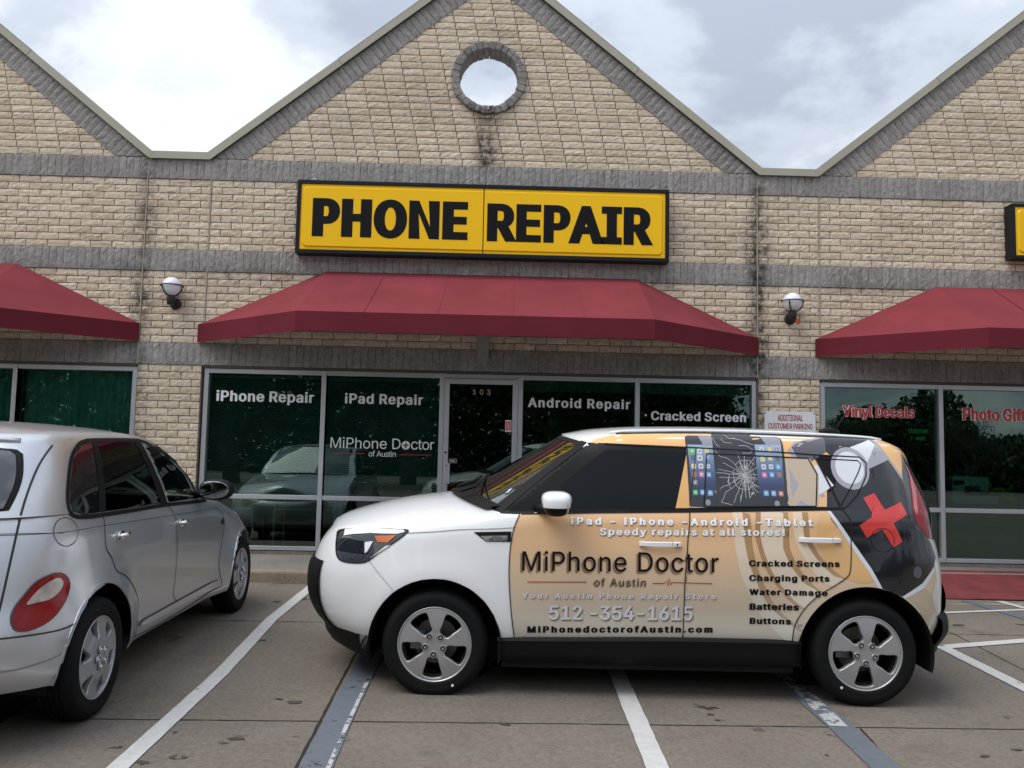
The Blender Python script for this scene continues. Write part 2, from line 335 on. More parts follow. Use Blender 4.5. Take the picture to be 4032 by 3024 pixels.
SV={
    'fdoor': [(0.493,1.092),(0.461,1.013),(0.441,0.905),(0.435,0.755),(0.445,0.592),(0.461,0.45),(0.478,0.344),(0.888,0.367),(1.483,0.378),(1.484,0.556),(1.484,0.708),(1.499,0.906),(1.515,1.055),(1.516,1.125),(0.981,1.11)],
    'rdoor': [(1.516,1.125),(1.515,1.055),(1.499,0.906),(1.484,0.708),(1.484,0.556),(1.483,0.378),(1.648,0.379),(2.136,0.354),(2.141,0.462),(2.192,0.566),(2.268,0.646),(2.357,0.704),(2.442,0.761),(2.47,0.816),(2.484,1.014),(2.482,1.103),(2.451,1.154),(1.994,1.14)],
    'quarter': [(2.451,1.154),(2.482,1.103),(2.484,1.014),(2.47,0.816),(2.442,0.761),(2.357,0.704),(2.268,0.646),(2.192,0.566),(2.141,0.462),(2.136,0.354),(2.177,0.359),(2.19,0.43),(2.25,0.53),(2.345,0.63),(2.45,0.69),(2.574,0.71),(2.7,0.69),(2.82,0.62),(2.9,0.54),(2.95,0.46),(3.005,0.406),(3.056,0.455),(3.06,0.546),(3.048,0.714),(3.035,0.779),(3.018,0.824),(3.054,0.873),(3.024,0.97),(2.943,1.005),(2.861,1.086),(2.845,1.152),(2.866,1.263),(2.86,1.364),(2.895,1.455),(2.91,1.5),(2.931,1.536),(2.948,1.556),(2.708,1.582),(2.365,1.584),(2.341,1.504),(2.441,1.162)],
    'roofwrap': [(0.918,1.525),(0.976,1.554),(1.085,1.582),(1.196,1.592),(1.561,1.597),(1.824,1.6),(2.053,1.586),(2.365,1.584),(2.337,1.479),(2.155,1.491),(1.524,1.514),(1.014,1.523)],
    'blackband': [(0.931,1.523),(1.014,1.523),(1.524,1.513),(2.155,1.492),(2.314,1.483),(2.595,1.475),(2.62,1.452),(2.62,1.406),(2.596,1.349),(2.532,1.247),(2.44,1.158),(1.516,1.125),(0.981,1.11),(0.492,1.092)],
    'glassF': [(1.03,1.49),(1.521,1.484),(1.435,1.148),(0.744,1.132),(0.741,1.263),(0.873,1.373)],
    'pillarB': [(1.523,1.468),(1.535,1.468),(1.536,1.388),(1.518,1.148),(1.437,1.146)],
    'rearzone': [(1.532,1.509),(1.59,1.505),(2.13,1.496),(2.311,1.483),(2.378,1.349),(2.354,1.173),(1.52,1.15),(1.527,1.387)],
    'glassR': [(1.65,1.476),(2.277,1.46),(2.319,1.364),(2.288,1.174),(1.609,1.156),(1.633,1.348)],
    'glassQ': [(2.33,1.461),(2.585,1.452),(2.601,1.431),(2.575,1.38),(2.509,1.28),(2.438,1.178),(2.433,1.189)],
    'hood_gap': [(-0.188,0.963),(-0.025,0.976),(0.14,0.993),(0.306,1.001),(0.472,1.013)],
    'bump_gap': [(-0.415,0.792),(-0.352,0.725),(-0.255,0.63)],
    'headlight': [(-0.649,0.937),(-0.496,0.965),(-0.206,0.982),(-0.19,0.963),(-0.269,0.901),(-0.348,0.848),(-0.415,0.792),(-0.475,0.771),(-0.583,0.767),(-0.632,0.787),(-0.651,0.838),(-0.657,0.896)],
    'hl_white': [(-0.625,0.937),(-0.217,0.971),(-0.249,0.94),(-0.367,0.943),(-0.383,0.929),(-0.557,0.936)],
    'hl_lens': [(-0.622,0.87),(-0.594,0.908),(-0.528,0.924),(-0.429,0.901),(-0.443,0.841),(-0.464,0.791),(-0.564,0.777),(-0.617,0.803)],
    'hl_amber': [(-0.386,0.935),(-0.249,0.947),(-0.298,0.903),(-0.363,0.903)],
    'hl_chrome': [(-0.41,0.801),(-0.314,0.88),(-0.28,0.89),(-0.359,0.837)],
    'hl_chrome2': [(-0.447,0.894),(-0.393,0.904),(-0.425,0.843),(-0.442,0.83)],
    'vent': [(0.218,0.981),(0.445,0.99),(0.44,0.929),(0.292,0.928),(0.264,0.949)],
    'plate': [(0.26,0.959),(0.423,0.966),(0.421,0.935),(0.292,0.932)],
    'soul_txt': [(0.319,0.938),(0.413,0.94),(0.319,0.955)],
    'tail': [(2.91,1.5),(2.895,1.455),(2.86,1.364),(2.866,1.263),(2.845,1.152),(2.861,1.086),(2.943,1.005),(3.013,0.972),(3.03,1.055),(3.056,1.231),(2.937,1.381)],
    'tail_red': [(2.912,1.454),(2.929,1.426),(2.909,1.329),(2.881,1.152),(2.902,1.074),(2.999,0.981),(3.003,1.046),(2.997,1.214),(2.932,1.377)],
    'tail_pink': [(2.911,1.432),(2.934,1.409),(2.914,1.318),(2.896,1.173),(2.903,1.129),(2.919,1.151),(2.946,1.283),(2.921,1.387)],
    'blackbag': [(2.405,1.59),(2.714,1.582),(2.774,1.487),(2.645,1.43),(2.782,1.463),(2.855,1.339),(2.863,1.252),(2.845,1.152),(2.861,1.086),(2.943,1.005),(3.013,0.972),(3.054,0.873),(3.018,0.823),(2.92,0.729),(2.777,0.658),(2.654,0.703),(2.617,0.781),(2.482,0.975),(2.35,1.148),(2.324,1.231),(2.417,1.278),(2.482,1.438),(2.394,1.505)],
    'bag_gray': [(2.186,1.53),(2.247,1.561),(2.411,1.59),(2.394,1.5),(2.244,1.408),(2.223,1.427)],
    'bag_edge': [(2.158,1.506),(2.211,1.56),(2.368,1.589),(2.417,1.59),(2.243,1.549),(2.202,1.519),(2.26,1.399),(2.353,1.232),(2.329,1.226)],
    'white_a': [(2.245,1.374),(2.328,1.423),(2.414,1.3),(2.32,1.242)],
    'white_b': [(2.554,1.534),(2.701,1.582),(2.765,1.487),(2.645,1.427),(2.611,1.498)],
    'edge_b': [(2.707,1.584),(2.731,1.575),(2.861,1.358),(2.854,1.336),(2.781,1.461),(2.64,1.401),(2.633,1.427),(2.765,1.487)],
    'ringc': [(2.491,1.421),(2.623,1.424),(2.517,1.549)],
    'ringc2': [(2.488,1.421),(2.588,1.423),(2.506,1.522)],
    'stripe': [(2.35,1.148),(2.373,1.148),(2.488,0.978),(2.596,0.816),(2.657,0.703),(2.631,0.703),(2.573,0.809),(2.475,0.953)],
    'stripe2': [(2.777,0.658),(2.917,0.731),(3.018,0.823),(3.023,0.8),(2.934,0.705),(2.793,0.644)],
    'cross': [(2.581,1.229),(2.652,1.26),(2.702,1.162),(2.811,1.209),(2.838,1.136),(2.743,1.086),(2.795,0.977),(2.735,0.944),(2.671,1.051),(2.579,0.997),(2.536,1.068),(2.629,1.128)],
    'ell': [(2.887,0.795),(2.922,0.793),(2.889,0.83)],
    'fuel': [(2.66,0.984),(2.738,0.986),(2.663,1.06)],
    'orange_in': [(2.333,1.132),(2.439,1.001),(2.542,0.861),(2.604,0.753),(2.525,0.735),(2.415,0.771),(2.318,0.867),(2.28,0.998),(2.295,1.099)],
    'tan_low': [(2.811,0.644),(2.934,0.703),(3.016,0.641),(2.964,0.625),(3.038,0.564),(2.936,0.492),(2.868,0.598)],
    'white_low': [(2.998,0.644),(3.034,0.768),(3.049,0.66),(3.025,0.485),(3,0.467),(2.994,0.498),(2.986,0.438),(2.96,0.478),(3.038,0.552)],
    'arcA': [(1.776,1.129),(1.794,0.867),(1.85,0.691),(1.947,0.522),(2.116,0.358)],
    'arcA2': [(1.839,1.13),(1.851,0.913),(1.906,0.737),(1.995,0.581),(2.157,0.446)],
    'arcB': [(1.95,1.133),(1.942,0.98),(2.001,0.794),(2.115,0.641),(2.203,0.572)],
    'arcB2': [(2.073,1.135),(2.059,0.993),(2.114,0.83),(2.225,0.699),(2.301,0.669)],
    'arcC': [(2.141,1.137),(2.144,0.995),(2.205,0.854),(2.303,0.735),(2.368,0.709)],
    'arcC2': [(2.198,1.138),(2.201,1.008),(2.257,0.888),(2.36,0.78),(2.425,0.755)],
    'phoneL': [(1.524,1.574),(1.542,1.585),(1.699,1.586),(1.689,1.155),(1.529,1.156),(1.522,1.182)],
    'phoneLs': [(1.534,1.529),(1.691,1.53),(1.693,1.212),(1.543,1.213)],
    'phoneLg': [(1.609,1.583),(1.694,1.585),(1.693,1.524),(1.635,1.523)],
    'phoneM': [(1.697,1.597),(1.942,1.595),(1.947,1.578),(1.953,1.162),(1.689,1.155)],
    'phoneR': [(1.947,1.588),(2.109,1.587),(2.129,1.576),(2.134,1.552),(2.125,1.178),(2.116,1.168),(1.949,1.162)],
    'phoneRs': [(1.955,1.538),(2.12,1.539),(2.105,1.22),(1.949,1.217)],
    'phoneRg': [(1.999,1.587),(2.104,1.587),(2.122,1.573),(2.123,1.533),(2.032,1.531)],
    'icons': [('g',1.544,1.577,1.473,1.508),('w',1.592,1.621,1.473,1.505),('y',1.637,1.665,1.479,1.508),('k',1.548,1.578,1.435,1.466),('w',1.589,1.622,1.431,1.466),('b',1.638,1.665,1.439,1.467),('Y',1.548,1.578,1.382,1.413),('w',1.593,1.623,1.383,1.414),('w',1.642,1.665,1.386,1.411),('o',1.55,1.579,1.332,1.363),('p',1.592,1.624,1.333,1.366),('b',1.64,1.667,1.334,1.363),('d',1.552,1.58,1.286,1.315),('G',1.548,1.578,1.226,1.256),('b',1.592,1.621,1.227,1.257),('b',1.638,1.669,1.223,1.255),('r',1.682,1.696,1.24,1.254),('w',1.981,2.009,1.492,1.523),('y',2.033,2.059,1.493,1.522),('d',2.08,2.102,1.496,1.521),('y',1.98,2.009,1.433,1.464),('Y',2.03,2.055,1.442,1.469),('k',2.073,2.103,1.439,1.472),('w',1.981,2.01,1.387,1.418),('w',2.028,2.055,1.39,1.419),('b',2.071,2.101,1.387,1.42),('p',1.98,2.01,1.337,1.37),('b',2.027,2.055,1.34,1.371),('o',2.072,2.1,1.341,1.372),('b',1.979,2.009,1.229,1.261),('b',2.025,2.055,1.229,1.261),('r',2.069,2.099,1.228,1.26)],
    'cracks': [[(1.876,1.347),(1.821,1.41),(1.773,1.451),(1.731,1.459),(1.701,1.496)],[(1.876,1.347),(1.855,1.411),(1.845,1.478)],[(1.876,1.347),(1.876,1.411),(1.882,1.47)],[(1.876,1.347),(1.906,1.412),(1.951,1.468)],[(1.876,1.347),(1.937,1.388),(1.96,1.396)],[(1.876,1.347),(1.951,1.355)],[(1.876,1.347),(1.948,1.326)],[(1.876,1.347),(1.927,1.292),(1.951,1.28)],[(1.876,1.347),(1.913,1.28),(1.948,1.244)],[(1.876,1.347),(1.892,1.271),(1.891,1.218)],[(1.876,1.347),(1.866,1.27),(1.869,1.213)],[(1.876,1.347),(1.854,1.27),(1.83,1.188)],[(1.876,1.347),(1.833,1.278),(1.792,1.183)],[(1.876,1.347),(1.809,1.286),(1.746,1.243),(1.717,1.186),(1.782,1.171)],[(1.876,1.347),(1.789,1.302),(1.715,1.267)],[(1.876,1.347),(1.788,1.331),(1.716,1.333)],[(1.876,1.347),(1.781,1.355),(1.697,1.362)],[(1.876,1.347),(1.791,1.368),(1.712,1.383)],[(1.876,1.347),(1.802,1.393),(1.745,1.421)],[(1.821,1.41),(1.849,1.436),(1.909,1.441),(1.94,1.413)],[(1.805,1.377),(1.803,1.31),(1.828,1.27),(1.882,1.263),(1.932,1.296)],[(1.781,1.355),(1.765,1.309),(1.778,1.269)],[(1.694,1.573),(1.721,1.527),(1.737,1.518)],[(1.824,1.574),(1.881,1.558),(1.946,1.535)],[(1.779,1.592),(1.798,1.571),(1.84,1.568)],[(1.851,1.531),(1.902,1.528),(1.942,1.506)],[(1.871,1.483),(1.922,1.484),(1.932,1.497)],[(1.75,1.57),(1.767,1.545),(1.813,1.541)],[(1.901,1.238),(1.923,1.247),(1.886,1.214)]],
    't_ipad': [(0.802,1.037),(0.818,1.079),(2.256,1.058)],
    't_speedy': [(0.975,0.979),(0.98,1.021),(2.087,0.998)],
    't_mi': [(0.513,0.763),(0.516,0.876),(1.686,0.777)],
    't_of': [(0.947,0.682),(1.051,0.727),(1.253,0.686)],
    't_your': [(0.514,0.598),(0.513,0.631),(1.672,0.617)],
    't_512': [(0.677,0.474),(0.678,0.56),(1.537,0.486)],
    't_com': [(0.551,0.393),(0.553,0.432),(1.66,0.415)],
    't_c1': [(1.866,0.816),(1.867,0.852),(2.408,0.823)],
    't_c2': [(1.867,0.73),(1.866,0.766),(2.345,0.736)],
    't_c3': [(1.868,0.648),(1.867,0.683),(2.331,0.653)],
    't_c4': [(1.874,0.558),(1.872,0.597),(2.166,0.562)],
    't_c5': [(1.879,0.472),(1.878,0.509),(2.123,0.476)],
    'redL': [(0.545,0.697),(0.899,0.704)],
    'redR': [(1.291,0.704),(1.363,0.706),(1.375,0.721),(1.384,0.691),(1.391,0.738),(1.4,0.697),(1.408,0.712),(1.646,0.71)],
    'hdlF': [(1.21,0.952),(1.459,0.923)],
    'hdlR': [(2.167,0.993),(2.414,0.964)],
    'gapF': [(0.493,1.088),(0.461,1.013),(0.441,0.905),(0.435,0.755),(0.445,0.592),(0.461,0.45),(0.478,0.344)],
    'gapM': [(1.521,1.143),(1.515,1.055),(1.499,0.906),(1.484,0.708),(1.484,0.556),(1.483,0.378)],
    'gapR': [(2.436,1.167),(2.482,1.103),(2.484,1.014),(2.47,0.816),(2.442,0.761),(2.357,0.704),(2.268,0.646),(2.192,0.566),(2.141,0.462),(2.135,0.356)],
    'gapT': [(1.586,1.509),(1.573,1.43),(1.523,1.161)],
    'gapC': [(2.314,1.483),(2.381,1.311),(2.439,1.162)],
    'mirror': [(0.618,1.151),(0.627,1.208),(0.651,1.238),(0.705,1.246),(0.755,1.238),(0.78,1.206),(0.788,1.154),(0.787,1.113),(0.747,1.1),(0.688,1.106),(0.638,1.129),(0.583,1.158)],
    'seam': [(1.591,1.115),(1.587,0.38)],
    'antenna': [(2.574,1.642),(2.705,1.643),(2.685,1.662),(2.764,1.788)],
    'dots': [(0.125,0.337),(2.42,0.356)],
    'sticker': [(0.476,1.211)],
}
PV={
    'quarter': [(0.268,1.444),(0.13,1.432),(0.05,1.412),(-0.067,1.352),(-0.183,1.223),(-0.222,1.145),(-0.213,1.094),(-0.111,1.069),(0.075,1.064)],
    'rdglass': [(0.285,1.441),(0.618,1.437),(0.929,1.43),(0.962,1.241),(1.04,1.037),(0.625,1.047),(0.095,1.063)],
    'fdglass': [(1.026,1.423),(1.282,1.395),(1.394,1.304),(1.592,1.198),(1.654,1.097),(1.72,1.016),(1.129,1.034)],
    'trim': [(0.289,1.45),(0.95,1.441),(1.166,1.392),(1.424,1.316),(1.638,1.202),(1.781,1.018),(1.821,0.988),(1.115,1.02),(0.611,1.033),(0.112,1.048),(-0.12,1.058),(-0.221,1.079),(-0.243,1.137),(-0.201,1.224),(-0.084,1.357),(0.049,1.423),(0.143,1.443)],
    'gapH': [(-0.161,1.457),(-0.351,1.331),(-0.501,1.147),(-0.562,0.948),(-0.604,0.788),(-0.631,0.675)],
    'line': [(-0.594,1.016),(-0.313,1.002),(0.083,0.992),(1.18,0.946),(2.107,0.911)],
    'rdshut': [(0.101,1.049),(0.095,0.883),(0.166,0.808),(0.226,0.722),(0.379,0.663),(0.567,0.513),(0.605,0.352),(0.595,0.277),(1.272,0.261),(2.176,0.293)],
    'Bshut': [(1.067,1.028),(1.174,0.927),(1.211,0.736),(1.213,0.523),(1.202,0.419),(1.294,0.335)],
    'Ashut': [(2.059,0.923),(2.269,0.818),(2.18,0.609),(2.137,0.461),(2.19,0.298)],
    'mold': [(0.627,0.341),(0.709,0.353),(2.125,0.352),(2.138,0.33),(0.777,0.32),(0.647,0.325)],
    'tail': [(-0.59,0.594),(-0.592,0.631),(-0.578,0.674),(-0.54,0.722),(-0.486,0.778),(-0.413,0.804),(-0.352,0.806),(-0.304,0.777),(-0.297,0.736),(-0.331,0.674),(-0.394,0.619),(-0.461,0.585),(-0.529,0.572),(-0.572,0.577)],
    'tailw': [(-0.537,0.689),(-0.486,0.745),(-0.424,0.777),(-0.365,0.787),(-0.339,0.753),(-0.373,0.716),(-0.426,0.692),(-0.487,0.689)],
    'bumptop': [(-0.651,0.558),(-0.53,0.545),(-0.391,0.537),(-0.298,0.546)],
    'fuel': [(-0.259,0.996),(-0.179,0.987),(-0.236,1.064)],
    'handles': [(0.292,0.913),(1.283,0.882)],
    'emblem': [(2.291,0.787)],
    'mirror': [(1.574,1.081)],
}
FV={
    'ip': [(0.913,1.768),(0.997,1.894),(2.067,1.781)],
    'ipad': [(2.43,1.775),(2.498,1.895),(3.359,1.782)],
    'mi': [(2.278,1.242),(2.3,1.372),(3.507,1.257)],
    'micross': [(3.17,1.3)],
    'of': [(2.732,1.156),(2.838,1.221),(3.054,1.159)],
    'rl': [(2.311,1.186),(2.689,1.189),(3.096,1.183),(3.174,1.183),(3.197,1.207),(3.214,1.178),(3.463,1.183)],
    'n103': [(3.953,1.918),(3.951,1.982),(4.16,1.91)],
    'pull': [(3.688,1.145),(3.779,1.1)],
    'handle': [(3.633,1.094),(3.703,0.854)],
    'key': [(3.645,1.223)],
    'and': [(4.607,1.779),(4.633,1.892),(5.835,1.786)],
    'crack': [(6.084,1.655),(6.113,1.763),(7.228,1.663)],
    'bul': [(6.022,1.715)],
    'stick': [(4.342,1.617),(4.414,1.482)],
    'vin': [(8.399,1.752),(8.413,1.885),(9.27,1.751)],
    'pho': [(9.861,1.739),(9.864,1.886),(10.609,1.747)],
    'cus': [(9.446,1.595),(9.446,1.642),(9.69,1.591)],
    'tsh': [(9.477,1.503),(9.478,1.547),(9.671,1.504)],
    'board': [(7.42,1.789),(8.026,1.787)],
    'add': [(7.573,1.677),(7.573,1.751),(7.877,1.68)],
    'cp': [(7.459,1.586),(7.459,1.652),(7.993,1.582)],
    'ph': [(2.016,3.729),(2.018,4.186),(3.846,3.716)],
    're': [(4.073,3.714),(4.067,4.168),(6.046,3.719)],
    'seam': [(4.028,4.33),(4.033,3.552)],
    'inner': [(1.903,4.338),(6.159,4.32),(1.897,3.582),(6.153,3.577)],
    'hooks': [(2.005,4.41),(6.069,4.4)],
    'sew': [(10.297,1.034),(10.734,0.706),(10.74,0.952),(10.993,0.702),(10.482,1.422),(10.872,1.046)],
    'jb': [(3.986,2.604),(4.132,2.415)],
}
PT_O=(1.2733, -5.4266, -0.2224); PT_X=(-0.01202, 0.99956, 0.02707); PT_Y=(-0.99993, -0.01202, 0.0)
SO_O=(3.8957, -4.0261, -0.2211); SO_X=(0.99977, -0.02136, 0.0); SO_Y=(0.02135, 0.99941, 0.027)
TF = (Vector((-0.4677, -0.7621, 0.6902)), Vector((0.8819, 0.4365, -0.1782)), Vector((0.4436, -0.8962, 0.0)), Vector((0.1597, 0.0791, 0.984)))
TV = {
    'tail': [(-0.098,-0.112),(-0.11,-0.074),(-0.102,-0.029),(-0.068,0.023),(-0.021,0.085),(0.037,0.119),(0.079,0.128),(0.11,0.105),(0.119,0.067),(0.106,0.002),(0.07,-0.061),(0.022,-0.103),(-0.036,-0.126),(-0.077,-0.127)],
    'tailw': [(-0.062,-0.009),(-0.019,0.052),(0.029,0.091),(0.071,0.108),(0.09,0.078),(0.07,0.037),(0.033,0.007),(-0.017,-0.003)],
    'gapH': [(0.02,0.782),(-0.039,0.652),(-0.089,0.458),(-0.121,0.25),(-0.145,0.084),(-0.163,-0.034)],
    'bump': [(-0.267,-0.155),(-0.156,-0.156),(-0.034,-0.153),(0.091,-0.142),(0.162,-0.117)],
    'crease': [(-0.258,-0.301),(-0.148,-0.306),(-0.051,-0.301),(0.055,-0.276),(0.121,-0.246)],
    'line': [(-0.295,0.32),(-0.182,0.318),(-0.049,0.32),(0.088,0.325)],
    'glass': [(-0.372,0.796),(-0.207,0.789),(-0.122,0.77),(-0.095,0.736),(-0.087,0.682),(-0.103,0.555),(-0.138,0.43),(-0.185,0.384),(-0.346,0.37)],
}
